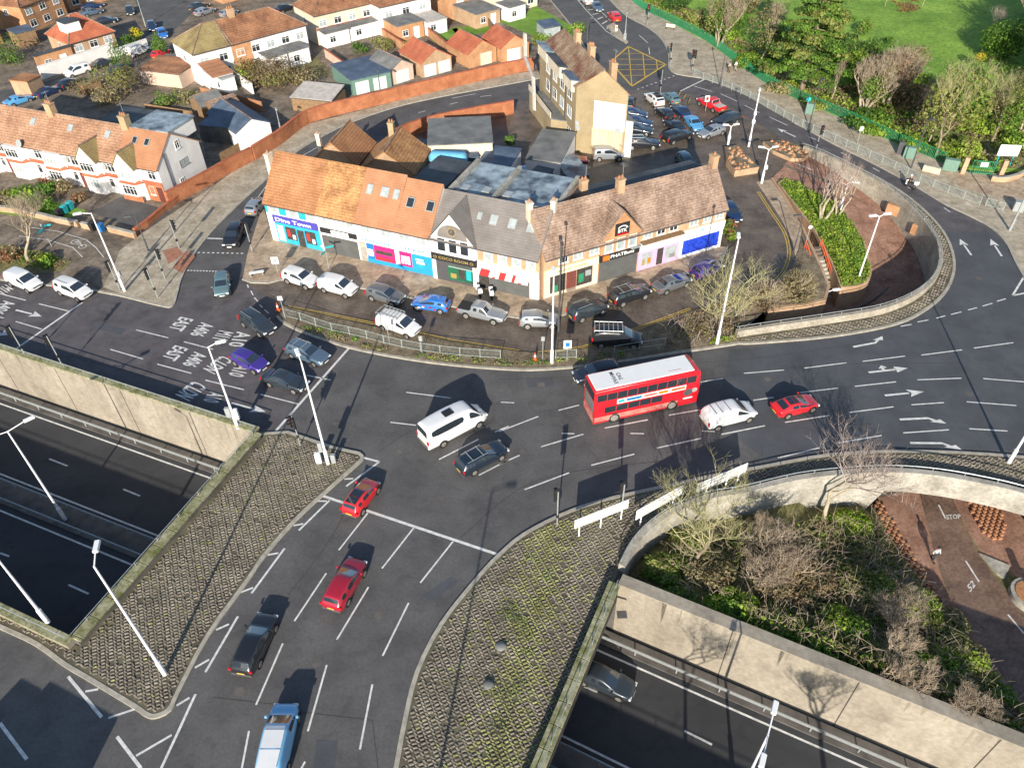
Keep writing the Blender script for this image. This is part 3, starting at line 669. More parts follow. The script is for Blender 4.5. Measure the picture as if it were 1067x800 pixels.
D = [(838, 383.5, 882, 378), (775, 389, 817, 385.5), (899, 376.5, 943, 371), (960, 370, 1002.5, 364.5), (1014.7, 362.7, 1055.7, 357), (890.8, 402.5, 933.6, 397.8), (956, 395.7, 1001.7, 394), (1024.5, 394.4, 1067, 397.8),
     (884.8, 429.7, 931, 423.8), (949.7, 421.7, 983.5, 419.4), (1007.4, 418.6, 1059, 422.5), (941, 451, 988.7, 447.7), (1010, 446.6, 1049.7, 449), (873.6, 461.4, 918.6, 453.6), (810.8, 477, 853.6, 466.6), (818, 440, 863.5, 432.9), (834, 409, 873, 404.3), (785, 417, 806, 414),
     (522, 419, 535.7, 419.6), (520, 449.5, 561, 433.8), (520, 483.7, 541.5, 474.3), (546.6, 510, 593, 492.5), (563.8, 465.4, 607.8, 452.3), (582, 427.5, 603.5, 422), (585.3, 451.5, 598.5, 451.8), (616, 484.7, 661, 473), (630, 446, 675, 437.3), (656.7, 451.5, 671, 451.8), (684.6, 466.7, 730.6, 456.6), (697, 432.5, 729, 427), (730, 398, 753.4, 394.3), (751.6, 452.5, 797, 443.5), (731.4, 449, 745.3, 449.5),
     (423.3, 408.7, 469.6, 414.6), (406.8, 439.9, 433.4, 443), (457.5, 478.6, 498.5, 457.6), (499, 495, 530, 479), (515.7, 450, 530, 444), (271.4, 410.8, 310.6, 420.9), (319.5, 391, 345, 396),
     (398, 592, 431.4, 549.5), (438, 607, 472, 564), (353, 573, 383.3, 534.3), (306.8, 646.8, 340, 597), (351, 666, 384, 611.4), (398.7, 683, 425.8, 627.8), (266.8, 734, 294.7, 670), (320.8, 761.5, 340.5, 692.4), (375, 780.5, 388, 712.7), (314, 800, 318, 793), (252, 800, 259.5, 761), (240, 840, 250, 806), (300, 850, 312, 806), (362, 870, 373, 812),
     (0, 306, 27, 313), (40.5, 316.6, 71, 324), (16.5, 335, 43.5, 343), (141.8, 343.7, 175.4, 352), (115, 364, 149, 374), (164, 379.4, 199.5, 389), (191.6, 356, 222, 364), (214, 396, 254, 406), (0, 330.5, 4, 331.5),
     (938.6, 340, 949.7, 338), (956, 335.5, 967.4, 333.4), (975.7, 331.6, 985, 329), (990.8, 327.7, 1001.7, 325), (1008.7, 323, 1018, 320.6), (1023.8, 319, 1034, 316), (1038.8, 314, 1048, 311.3),
     (723, 90, 742.4, 95.7), (751, 98, 768.6, 106), (776, 110, 791.5, 117.8), (801.7, 122, 820.6, 131), (827.6, 128.6, 847.6, 138.4), (843, 143, 850, 145.5), (876, 159, 882, 162), (909.5, 175, 916.5, 179), (946, 195, 952, 198.5), (983.5, 216.5, 990, 221), (666, 37, 675, 45), (676, 50, 677, 57),
     (471.4, 102.5, 495.4, 98), (468.9, 108.9, 477, 106.8), (436, 117.7, 443.5, 115.7), (404, 129, 410.6, 126.6), (372.7, 141.8, 381.5, 138.7), (500, 101, 512, 99.5), (255, 224, 264, 213), (257.7, 296.5, 259, 300), (261.5, 303, 263.7, 307.7), (265, 310, 269, 314.5), (270.5, 317.5, 273.5, 320.5), (275.7, 322.7, 280, 326.5)]
for d in D: dash(*d)
# edge hatching and stop lines near the bottom
for d in [(214, 700, 248, 641.8), (168, 800, 203.8, 722.8), (311.4, 552.5, 343.5, 521), (262, 618, 296.7, 571), (360.8, 506.5, 395.4, 481)]: dash(*d, w=.17)
for d in [(250.6, 617, 263.8, 612), (225, 656, 238.7, 650), (203, 695.4, 218, 686.8), (184, 734.7, 197.5, 726.6), (113, 747.6, 141.8, 738), (141.8, 787, 179, 765.3), (89, 720, 102.5, 717.7), (359, 499, 368, 498.5), (331, 522, 340.5, 522), (306, 547.5, 316, 545.5), (279, 578, 290, 576)]: dash(*d, w=.15)
for d in [(71, 704.5, 106, 746.8), (122, 767, 147, 800), (0, 753, 28, 790.6)]: dash(*d, w=.2)
for d in [(336.7, 516.6, 519.5, 577.8), (287.3, 449, 366, 360), (15, 364.7, 86, 315), (204.6, 248, 250, 249.5), (708, 95.7, 734.5, 82.8)]: dash(*d, w=.24)
dash(379, 476.8, 395, 481, w=.2)
for i in range(12):
    dash(196+i*5.0, 263+i*.1, 198.4+i*5.0, 263+i*.1, w=.2); dash(189+i*3.2, 281.6+i*.1, 190.8+i*3.2, 281.7+i*.1, w=.2)
for i in range(10): dash(664+i*4.6, 93.5-i*1.7, 666+i*4.6, 92.8-i*1.7, w=.18)
line([(1055, 308), (1066, 290), (1080, 303), (1055, 308)], .2)
arrow(889, 361.5, 924, 355, 'l'); arrow(905, 388, 946, 383.5, 'sl'); arrow(922, 412, 962.7, 408); arrow(937.5, 437, 982, 435, 'r'); arrow(948.4, 461.4, 999, 462, 'r')
arrow(1012, 265.8, 1000, 249); arrow(1043.8, 267, 1032, 249); arrow(16.5, 323, 43.5, 329.7); arrow(241, 420, 277, 429); arrow(829, 142.8, 810, 134); arrow(-10, 344, 8, 349)
# trench markings
for d in [(51.4, 478, 70.4, 485.4), (128.4, 509.5, 146, 516.6), (-28, 448, -8, 456), (0, 576, 9.6, 579.4), (71.4, 609, 92.4, 618.5), (608.6, 714.7, 622.5, 720.8), (713, 761, 742, 775.4)]: dash(*d, z=TZ, w=.16)
for off in (1.95, 9.0, 12.2): mk.strip([(p.x, p.y) for p in par(off)], .16, TZ+.01, X['paint'])
# box junction
Y = X['yellow_paint']
for d in [(654.8, 48.7, 693.8, 67.5), (693.8, 67.5, 658.5, 90), (658.5, 90, 636, 65), (636, 65, 654.8, 48.7)]: dash(*d, w=.3, m=Y)
for d in [(654.8, 48.7, 658.5, 90), (669.8, 56.5, 672, 81), (640.5, 62, 641.5, 70), (684, 63, 685, 73), (649, 56, 669, 56), (642, 62, 680, 62.2), (637, 67.5, 692, 67.8), (643, 73, 684, 72.5), (650, 79, 675, 78.6)]: dash(*d, w=.16, m=Y, zz=.013)
# hatched island top road
line([(595, -8), (610, 10), (632, 33), (653, 46)], .14); line([(604, -8), (625, 11), (645, 31), (654, 45)], .14)
for i in range(9):
    t = i/9; dash(598+44*t, -4+44*t, 606+40*t, -2+36*t, w=.3)
# double yellow lines
for off in (0, .28):
    for pl in ([(300, 320.5), (390, 338), (442.5, 349.5), (470, 355.5), (540, 366.8)], [(560, 368.6), (608, 362.5), (665, 343), (720, 322.5)], [(789, 200), (803, 222), (815, 240), (820, 255), (820, 270), (813, 285), (803, 294)]):
        ps = [xy(p) for p in smooth_line(Gs(pl), 3)]; mk.strip(ps, .11, .012, Y, off=off)
line([(268, 207), (283, 186), (300, 171), (330, 154)], .1, m=X['paint'])
# lane words: read by drivers coming from the left
def word(txt, u, v, u2, v2, ln=1.7, hz=.010):
    """u,v = left end of the word, u2,v2 = right end (across the lane); letters point along the lane"""
    a, b = G(u, v), G(u2, v2); xd = (b-a).normalized(); yd = Vector((-xd.y, xd.x, 0))
    put_text(mk, txt, a-yd*ln/2+Vector((0, 0, hz)), xd, yd, (b-a).length, ln, X['paint'], .02)
word('EAST', 195, 331.5, 182, 344); word('A406', 217, 337, 204.5, 350); word('M11', 236, 345.5, 229, 353.5); word('A10', 255, 346, 245, 361)
word('EAST', 189.5, 361.5, 175, 374.5); word('A406', 210, 368, 196.5, 381.5); word('C.LDN', 237, 373, 217.5, 387); word('A10', 254.5, 381, 245, 392)
word('C.LDN', 209, 400, 190, 414.5, 2.0); word('A10', 227, 409, 219, 419, 1.7)
word('A406', 11, 314, -4, 327); word('M11', 10, 299, 0, 304)
structure(mk, 'road_markings')
mk = MB()
dash(978, 526, 985, 540, z=BZ, zz=.026); dash(1006, 584, 1020, 606, z=BZ, zz=.026); dash(1050, 640, 1067, 660, z=BZ, zz=.026)
o = G(986.5, 541, BZ+.026); put_text(mk, 'STOP', o, G(1001, 540, BZ)-G(986, 541, BZ), G(986, 536, BZ)-G(987, 541, BZ), 1.25, .5, X['paint'], .02)
o = G(1011, 617, BZ+.026); put_text(mk, '52', o, G(1018, 608, BZ)-G(1011, 617, BZ), G(1009, 608, BZ)-G(1012, 614, BZ), .9, .6, X['paint'], .02)
for i in range(len(lane_s)-3):
    if i % 7 == 2:
        p, q = lane_s[i], lane_s[i+3]; mk.face([(p.x-.05, p.y-.03, p.z+.115), (q.x-.05, q.y-.03, q.z+.115), (q.x+.06, q.y+.03, q.z+.115), (p.x+.06, p.y+.03, p.z+.115)], X['paint'])
# cycle track lines and symbol west
line([(25, 236), (60, 241), (90, 250), (100, 258), (108, 268)], .1, z=KZ); line([(20, 246), (50, 250), (76, 258), (86, 268)], .1, z=KZ)
for cx, cy in ((78, 252), (86, 257)):
    p = G(cx, cy, KZ)
    ring = [(p.x+.45*math.cos(t*.785), p.y+.45*math.sin(t*.785)) for t in range(9)]; mk.strip(ring, .1, KZ+.012, X['paint'])
dash(78, 252, 84, 252, z=KZ); dash(82, 251, 86, 257, z=KZ); dash(80, 255, 85, 253.5, z=KZ)
structure(mk, 'path_markings')
# expansion joint and cover in the carriageway
mb = MB(); mb.strip([xy(p) for p in Gs([(300, 740), (345, 745), (388, 750), (394, 800)])], .05, .006, X['joint']); mb.strip([xy(p) for p in Gs([(222, 726), (300, 735)])], .05, .006, X['joint'])
structure(mb, 'road_seam')
mb = MB()
for u, v in ((563.5, 400.5), (571, 569), (648, 640)):
    p = G(u, v); mb.box(p.x-.35, p.x+.35, p.y-.3, p.y+.3, 0, .012, X['concrete_dark'])
structure(mb, 'drain_cover')
mb = MB()
for pl in ([(548, 395), (575, 394), (578, 402), (551, 404)], [(440, 620), (470, 600), (478, 606), (449, 627)], [(905, 372), (936, 368), (938, 373), (907, 377)], [(100, 335), (132, 343), (126, 349), (94, 341)], [(330, 770), (352, 772), (349, 800), (326, 800)]): mb.poly([xy(p) for p in Gs(pl)], .0065, X['asphalt_new'])
structure(mb, 'road_patch')
mb = MB(); rn = random.Random(11)
for u, v in [(395, 640), (330, 690), (460, 520), (415, 470), (545, 470), (690, 400), (800, 395), (930, 385), (1010, 410), (900, 445), (180, 340), (90, 350), (350, 440), (1020, 290), (880, 160), (770, 120), (225, 320), (230, 270), (350, 150), (480, 107), (620, 60), (680, 60), (250, 720), (420, 560), (740, 470), (600, 400)]:
    p = G(u, v); mb.tube((p.x, p.y, 0), (p.x, p.y, .0082), .34, .34, 12, X['concrete_dark'])
structure(mb, 'manhole_cover')
mb = MB()
for pl in ([(520, 395), (600, 392), (700, 380), (800, 372), (930, 352)], [(560, 430), (640, 415), (740, 395), (860, 380), (1000, 378)], [(395, 470), (440, 445), (520, 440)], [(300, 620), (345, 560), (375, 500)], [(70, 370), (150, 392), (235, 415)], [(480, 560), (560, 500), (690, 480)]): mb.strip([xy(p) for p in smooth_line(Gs(pl), 5)], .06, .0062, X['joint'])
structure(mb, 'road_seam')
# tactile paving
for nm, pl in (('crossing_paving', [(186, 272), (196, 262), (204, 268), (190, 286), (180, 280)]), ('crossing_paving', [(170, 262), (185, 258), (192, 266), (176, 276)])):
    mb = MB(); mb.poly([xy(p) for p in Gs(pl)], KZ+.007, X['tactile']); structure(mb, nm)
# ================================================================== VEHICLES
# stations from rear to front: x, bottom, shoulder height, top height, shoulder half width factor, top half width factor (lengths relative to the kind's L, W, H)
KINDS = {
 'hatch': dict(L=4.05, W=1.76, H=1.47, wb=2.55, S=[(-.5, .30, .50, .51, .80, .70), (-.488, .20, .60, .62, .93, .80), (-.468, .17, .64, .68, .97, .76), (-.385, .15, .66, .955, 1, .66), (-.2, .15, .655, 1.0, 1, .68), (-.03, .15, .645, .985, 1, .68), (.02, .15, .64, .95, 1, .67), (.295, .15, .61, .65, 1, .80), (.42, .17, .55, .585, .97, .78), (.485, .2, .45, .48, .88, .7), (.5, .28, .38, .40, .8, .65)], side=[(3, 4), (4, 6)], fw=(6, 7), rw=(2, 3), roof=(3, 6)),
 'suv': dict(L=4.5, W=1.86, H=1.68, wb=2.66, S=[(-.5, .30, .50, .51, .84, .74), (-.49, .22, .60, .62, .95, .82), (-.475, .19, .63, .66, .98, .80), (-.41, .18, .65, .955, 1, .70), (-.2, .18, .645, 1.0, 1, .72), (-.02, .18, .635, .99, 1, .72), (.03, .18, .63, .955, 1, .71), (.27, .18, .605, .645, 1, .82), (.43, .19, .57, .605, .98, .82), (.49, .22, .48, .50, .90, .74), (.5, .28, .40, .42, .84, .7)], side=[(3, 4), (4, 6)], fw=(6, 7), rw=(2, 3), roof=(3, 6)),
 'estate': dict(L=4.7, W=1.83, H=1.48, wb=2.75, S=[(-.5, .30, .50, .51, .82, .72), (-.49, .20, .60, .62, .94, .80), (-.472, .17, .63, .67, .97, .76), (-.405, .15, .655, .95, 1, .66), (-.2, .15, .65, 1.0, 1, .68), (-.03, .15, .64, .99, 1, .68), (.02, .15, .635, .955, 1, .67), (.25, .15, .61, .645, 1, .80), (.42, .17, .56, .595, .97, .80), (.485, .2, .46, .49, .88, .72), (.5, .28, .38, .40, .8, .65)], side=[(3, 4), (4, 6)], fw=(6, 7), rw=(2, 3), roof=(3, 6)),
 'saloon': dict(L=4.6, W=1.8, H=1.44, wb=2.7, S=[(-.5, .28, .52, .53, .82, .72), (-.487, .2, .60, .63, .93, .78), (-.46, .17, .64, .68, .96, .78), (-.34, .15, .655, .70, 1, .76), (-.20, .15, .655, .96, 1, .66), (-.07, .15, .65, 1.0, 1, .67), (.02, .15, .64, .96, 1, .66), (.25, .15, .615, .65, 1, .80), (.42, .17, .55, .585, .97, .78), (.485, .2, .45, .48, .88, .7), (.5, .28, .38, .40, .8, .65)], side=[(4, 5), (5, 6)], fw=(6, 7), rw=(3, 4), roof=(4, 6)),
 'coupe': dict(L=4.25, W=1.82, H=1.34, wb=2.5, S=[(-.5, .30, .54, .56, .80, .70), (-.487, .22, .63, .66, .93, .80), (-.44, .18, .68, .73, .98, .74), (-.22, .15, .69, .97, 1, .62), (-.1, .15, .67, 1.0, 1, .64), (-.03, .15, .66, .99, 1, .64), (.01, .15, .65, .96, 1, .63), (.26, .15, .62, .66, 1, .80), (.40, .17, .55, .60, .97, .78), (.48, .2, .44, .48, .86, .68), (.5, .28, .38, .40, .76, .6)], side=[(3, 5), (5, 6)], fw=(6, 7), rw=(2, 3), roof=(3, 6)),
 'mpv': dict(L=4.4, W=1.8, H=1.8, wb=2.7, S=[(-.5, .24, .50, .52, .90, .84), (-.492, .2, .56, .58, .96, .82), (-.482, .18, .58, .62, .98, .80), (-.455, .17, .60, .965, 1, .76), (-.2, .17, .595, 1.0, 1, .77), (.03, .17, .59, .99, 1, .76), (.08, .17, .585, .955, 1, .74), (.32, .17, .55, .595, 1, .84), (.43, .18, .50, .545, .98, .84), (.49, .2, .42, .45, .90, .74), (.5, .26, .35, .37, .84, .7)], side=[(3, 4), (4, 6)], fw=(6, 7), rw=(2, 3), roof=(3, 6)),
 'van': dict(L=4.6, W=1.84, H=1.86, wb=2.9, S=[(-.5, .24, .5, .52, .92, .86), (-.494, .2, .56, .6, .97, .85), (-.488, .18, .58, .64, .99, .84), (-.47, .17, .60, .97, 1, .82), (-.2, .17, .595, 1.0, 1, .83), (.05, .17, .59, .99, 1, .82), (.10, .17, .585, .955, 1, .78), (.335, .17, .54, .585, 1, .84), (.43, .18, .49, .535, .98, .84), (.49, .2, .42, .45, .90, .74), (.5, .26, .35, .37, .84, .7)], side=[(5, 6)], fw=(6, 7), rw=None, roof=(3, 6)),
 'minibus': dict(L=6.3, W=2.05, H=2.65, wb=3.75, S=[(-.5, .17, .40, .42, .94, .88), (-.497, .15, .50, .54, .98, .87), (-.494, .13, .52, .58, .99, .86), (-.482, .12, .54, .97, 1, .80), (-.2, .12, .54, 1.0, 1, .81), (.17, .12, .54, .99, 1, .80), (.245, .12, .53, .93, 1, .77), (.39, .12, .47, .53, 1, .82), (.44, .13, .43, .465, .98, .82), (.492, .15, .36, .39, .90, .74), (.5, .19, .28, .30, .84, .7)], side=[(3, 5), (5, 6)], fw=(6, 7), rw=(2, 3), roof=(3, 6)),
 'pickup': dict(L=5.2, W=1.86, H=1.78, wb=3.08, S=[(-.5, .30, .52, .53, .88, .84), (-.494, .26, .57, .58, .97, .90), (-.48, .24, .585, .60, .98, .90), (-.19, .22, .59, .605, 1, .90), (-.165, .2, .60, .96, 1, .72), (-.02, .2, .60, 1.0, 1, .73), (.06, .2, .595, .97, 1, .72), (.18, .2, .585, .62, 1, .84), (.42, .22, .56, .595, .98, .84), (.485, .24, .48, .5, .90, .76), (.5, .3, .40, .42, .84, .7)], side=[(4, 5), (5, 6)], fw=(6, 7), rw=(3, 4), roof=(4, 6)),
}
def lerp(a, b, t): return a+(b-a)*t
WHEEL = {}
def wheel_meshes(r):
    k = round(r, 2)
    if k not in WHEEL:
        t = MB(); t.tube((0, -.1, 0), (0, .1, 0), r, n=14, mat=X['tyre'])
        h = MB(); h.tube((0, .1, 0), (0, .108, 0), r*.66, r*.6, n=12, mat=X['rim'])
        for i in range(5):
            a = i*2*math.pi/5; h.box(-.02, .02, .108, .113, r*.12, r*.58, X['dark_grey'], lambda p, a=a: Vector((p.x*math.cos(a)-p.z*math.sin(a), p.y, p.x*math.sin(a)+p.z*math.cos(a))))
        WHEEL[k] = (t.data('wheel', angle=40), h.data('rim'))
    return WHEEL[k]
def body_rings(K, L, W, H):
    rings = []
    for x, zl, zs, zt, ws, wt in K['S']:
        X0 = x*L; f = max(0, (abs(x)-.34)/.16)**2.3*(.10 if K.get('boxy') or (K['H'] > 1.75 and x < 0) else .2); ws = ws*(1-f); wt = wt*(1-f*.8)
        w = W/2*ws; t = W/2*wt
        zl *= H; zs *= H; zt *= H; zm = lerp(zl, zs, .55)
        half = [(w*.90, zl), (w*.985, zl+.06), (w, zm), (w*.965, zs), (t, zt-.055*H*.5 if zt-zs > .1 else lerp(zs, zt, .6)), (t*.86, zt-.008), (0, zt+.012)]
        rings.append([Vector((X0, y, z)) for y, z in half]+[Vector((X0, -y, z)) for y, z in reversed(half[:-1])])
    return rings
def panel(mb, q, m, inset=.9, out=.008, centre=None):
    c = sum(q, Vector())/len(q)
    q = [c+(p-c)*inset for p in q]
    n = (q[1]-q[0]).cross(q[2]-q[0])
    if len(q) > 3 and n.length < 1e-6: n = (q[2]-q[0]).cross(q[3]-q[0])
    n.normalize()
    if centre is not None and n.dot(c-centre) < 0: n = -n; q = q[::-1]
    q = [p+n*out for p in q]
    mb.face(q, m)
def vehicle(name, label, cat, kind, at, ahead, col, z=0.0, L=None, W=None, H=None, roof=None, rack=None, glass_rear=True, group=None, trim=None, bed_cover=False, zc=.75, plate='plate_yellow', pattern=None):
    """at = photo point of the middle of the vehicle (at about half its height), ahead = a photo point further along its heading"""
    K = KINDS[kind]; L = L or K['L']; W = W or K['W']; H = H or K['H']
    c = G(at[0], at[1], z+zc); a = G(ahead[0], ahead[1], z+zc)
    rz = math.atan2(a.y-c.y, a.x-c.x)
    r = empty(name, (c.x, c.y, z), rz, label, cat, group)
    rings = body_rings(K, L, W, H); n = len(rings[0])
    bm = bmesh.new(); V = [[bm.verts.new(p) for p in q] for q in rings]; F = {}
    for i in range(len(rings)-1):
        for j in range(n): F[(i, j)] = bm.faces.new((V[i][j], V[i+1][j], V[i+1][(j+1) % n], V[i][(j+1) % n]))
    bm.faces.new(V[0]); bm.faces.new(V[-1][::-1])
    bm.normal_update()
    names = ['body']; regs = []
    def reg(keys, nm): regs.append(([F[k] for k in keys], nm))
    reg([(K['fw'][0], j) for j in (4, 5, 6, 7)], 'windscreen')
    if K['rw'] and glass_rear: reg([(K['rw'][0], j) for j in (4, 5, 6, 7)], 'rear_window')
    for (a0, a1) in K['side']:
        for j in (3, 8):
            ks = [(k, j) for k in range(a0, a1)]
            if a1 == K['fw'][0]: ks.append((a1, j))
            reg(ks, 'side_window')
    for fl, nm in regs:
        bmesh.ops.inset_region(bm, faces=fl, thickness=.018 if nm == 'side_window' else .035, use_even_offset=True, use_boundary=True)
        names.append(nm)
        for f in fl: f.material_index = len(names)-1
    me = bpy.data.meshes.new('body'); bm.to_mesh(me); bm.free(); ob = bpy.data.objects.new('cage', me); COL.objects.link(ob)
    sb = ob.modifiers.new('s', 'SUBSURF'); sb.levels = 1; dg = bpy.context.evaluated_depsgraph_get(); dg.update()
    em = bpy.data.meshes.new_from_object(ob.evaluated_get(dg)); co = [v.co.copy() for v in em.vertices]; pf = [(tuple(p.vertices), p.material_index) for p in em.polygons]
    bpy.data.objects.remove(ob); bpy.data.meshes.remove(me); bpy.data.meshes.remove(em)
    for k, nm in enumerate(names):
        fs = [f for f, m_ in pf if m_ == k]; use = sorted({v for f in fs for v in f}); mp = {v: q for q, v in enumerate(use)}
        g = MB(); g.mesh([co[v] for v in use], [tuple(mp[v] for v in f) for f in fs], col if k == 0 else (X['windscreen'] if nm == 'windscreen' else X['car_glass']))
        o = g.build(nm, r, smooth=True)
    cen = Vector((0, 0, H*.5))
    if roof:
        g = MB(); i, j = K['roof']
        q = [lerp(rings[i][5], rings[j][5], .08), lerp(rings[i][7], rings[j][7], .08), lerp(rings[i][7], rings[j][7], .92), lerp(rings[i][5], rings[j][5], .92)]
        mid = rings[(i+j)//2]
        q2 = [lerp(rings[i][5], rings[i+1][5], .2), lerp(rings[i][7], rings[i+1][7], .2), rings[i+1][7], rings[i+1][5]]
        for kk in range(i, j):
            qq = [rings[kk][5], rings[kk][7], rings[kk+1][7], rings[kk+1][5]]
            panel(g, qq, roof, .94, .012, cen)
        g.build('roof_panel', r)
    # wheels with arches
    rad = {'suv': .36, 'pickup': .38, 'minibus': .36, 'van': .33}.get(kind, .325)
    tm, rm = wheel_meshes(rad)
    xs = (K['wb']/K['L']*L)/2; sh = -.02*L
    ka = ('arch', round(rad, 2))
    if ka not in WHEEL:
        q = MB(); q.tube((0, -.105, .02), (0, .099, .02), rad+.07, n=14, mat=X['arch']); WHEEL[ka] = q.data('wheel_arch')
    for sx in (-1, 1):
        for sy in (-1, 1):
            x = sx*xs+(.01*L if kind != 'minibus' else .03*L)
            w = link('wheel', tm, r, (x, sy*(W/2-.095), rad), 0 if sy > 0 else math.pi)
            h = link('rim', rm, w)
            link('wheel_arch', WHEEL[ka], r, (x, sy*(W/2-.095), rad), 0 if sy > 0 else math.pi)
    # lamps, plates, mirrors
    fr = rings[-2]; re = rings[1]; xf = rings[-2][3].x; xr = rings[1][3].x
    for s in (-1, 1):
        m = MB(); y = W/2*.66*s; zz = K['S'][-2][2]*H
        m.cbox(xf-.14, xf+.035, y-.17, y+.17, zz-.12, zz+.03, .03, X['lamp_lens']); m.build('headlight', r)
        m = MB(); y = W/2*.80*s; zz = K['S'][1][2]*H
        tall = kind in ('van', 'minibus', 'mpv', 'suv')
        m.cbox(xr-.02, xr+.09, y-.11, y+.12, zz-(.35 if tall else .16), zz+(.1 if tall else .03), .02, X['red_lens']); m.build('tail_light', r)
        m = MB(); k = K['fw'][1]; p = lerp(rings[k-1][3], rings[k][3], .75); y = (p.y+.09)*s
        m.cbox(p.x-.06, p.x+.07, y-.09, y+.09, p.z+.02, p.z+.17, .02, col if s else col); m.build('wing_mirror', r)
    m = MB(); m.box(.0+rings[0][3].x, .06+rings[0][3].x, -.26, .26, H*.33, H*.33+.11, X[plate]); m.build('number_plate', r)
    m = MB(); m.box(rings[-1][3].x-.02, rings[-1][3].x+.012, -.26, .26, H*.25, H*.25+.11, X['plate_white']); m.build('number_plate', r)
    m = MB(); m.box(rings[-1][3].x-.06, rings[-1][3].x+.006, -.5, .5, H*.34, H*.34+.12 if kind != 'minibus' else H*.25, X['black']); m.build('grille', r)
    b = MB(); b.cbox(rings[0][2].x+.0, rings[0][2].x+.14, -W/2*.8, W/2*.8, H*.18, H*.30, .02, trim or X['dark_grey']); b.build('bumper', r)
    if rack == 'rails':
        for s in (-1, 1):
            m = MB(); y = W/2*.60*s; m.tube((-.37*L, y, H+.05), (.03*L, y, H+.05), .022, n=5, mat=X['steel']); m.build('roof_rail', r)
    if rack == 'bars':
        for x in (-.26*L, -.04*L):
            m = MB(); m.box(x-.03, x+.03, -W*.36, W*.36, H+.04, H+.08, X['steel']); m.build('roof_bar', r)
        for s in (-1, 1):
            m = MB(); y = W/2*.64*s; m.tube((-.37*L, y, H+.03), (.05*L, y, H+.03), .022, n=5, mat=X['steel']); m.build('roof_rail', r)
    if rack == 'ribs':
        for x in (-.36, -.24, -.08):
            m = MB(); m.box(x*L-.025, x*L+.025, -W*.37, W*.37, H+.004, H+.022, X['dark_grey']); m.build('roof_groove', r)
    if rack == 'ladder':
        m = MB()
        for s in (-1, 1): m.tube((-.46*L, s*W*.40, H+.16), (.1*L, s*W*.40, H+.16), .03, n=5, mat=X['steel'])
        for k in range(7):
            x = lerp(-.45, .09, k/6)*L; m.box(x-.035, x+.035, -W*.40, W*.40, H+.13, H+.18, X['sign_grey'])
            for s in (-1, 1): m.tube((x, s*W*.40, H-.06), (x, s*W*.40, H+.16), .02, n=5, mat=X['steel'])
        m.build('roof_rack', r)
    if kind == 'pickup':
        m = MB(); x0, x1 = -.485*L, -.195*L
        m.box(x0, x1, -W*.40, W*.40, H*.6+.012, H*.6+.03, X['black'] if not bed_cover else X['corrugated']); m.build('load_bed', r)
        m = MB(); m.tube((-.185*L, -W*.4, H*.6), (-.17*L, -W*.36, H*.93), .035, n=6, mat=X['steel']); m.tube((-.185*L, W*.4, H*.6), (-.17*L, W*.36, H*.93), .035, n=6, mat=X['steel']); m.tube((-.17*L, -W*.36, H*.93), (-.17*L, W*.36, H*.93), .035, n=6, mat=X['steel']); m.build('roll_bar', r)
    return r
C_ = dict(white=paint('white', (.72, .72, .71)), black=paint('black', (.014, .016, .02)), navy=paint('navy', (.012, .03, .085)), dkblue=paint('dark_blue', (.012, .020, .034)), silver=paint('silver', (.36, .38, .40), .5), grey=paint('grey', (.17, .18, .19), .4), bluegrey=paint('blue_grey', (.12, .18, .25), .4), teal=paint('teal_grey', (.13, .22, .24), .3), red=paint('red', (.62, .018, .025)), maroon=paint('maroon', (.33, .012, .03)), purple=paint('purple', (.06, .035, .26), .2), blue=paint('blue', (.03, .17, .55), .1), skyblue=paint('sky_blue', (.10, .34, .62), .1), paleblue=paint('pale_blue', (.17, .42, .66)), charcoal=paint('charcoal', (.035, .045, .055), .2))
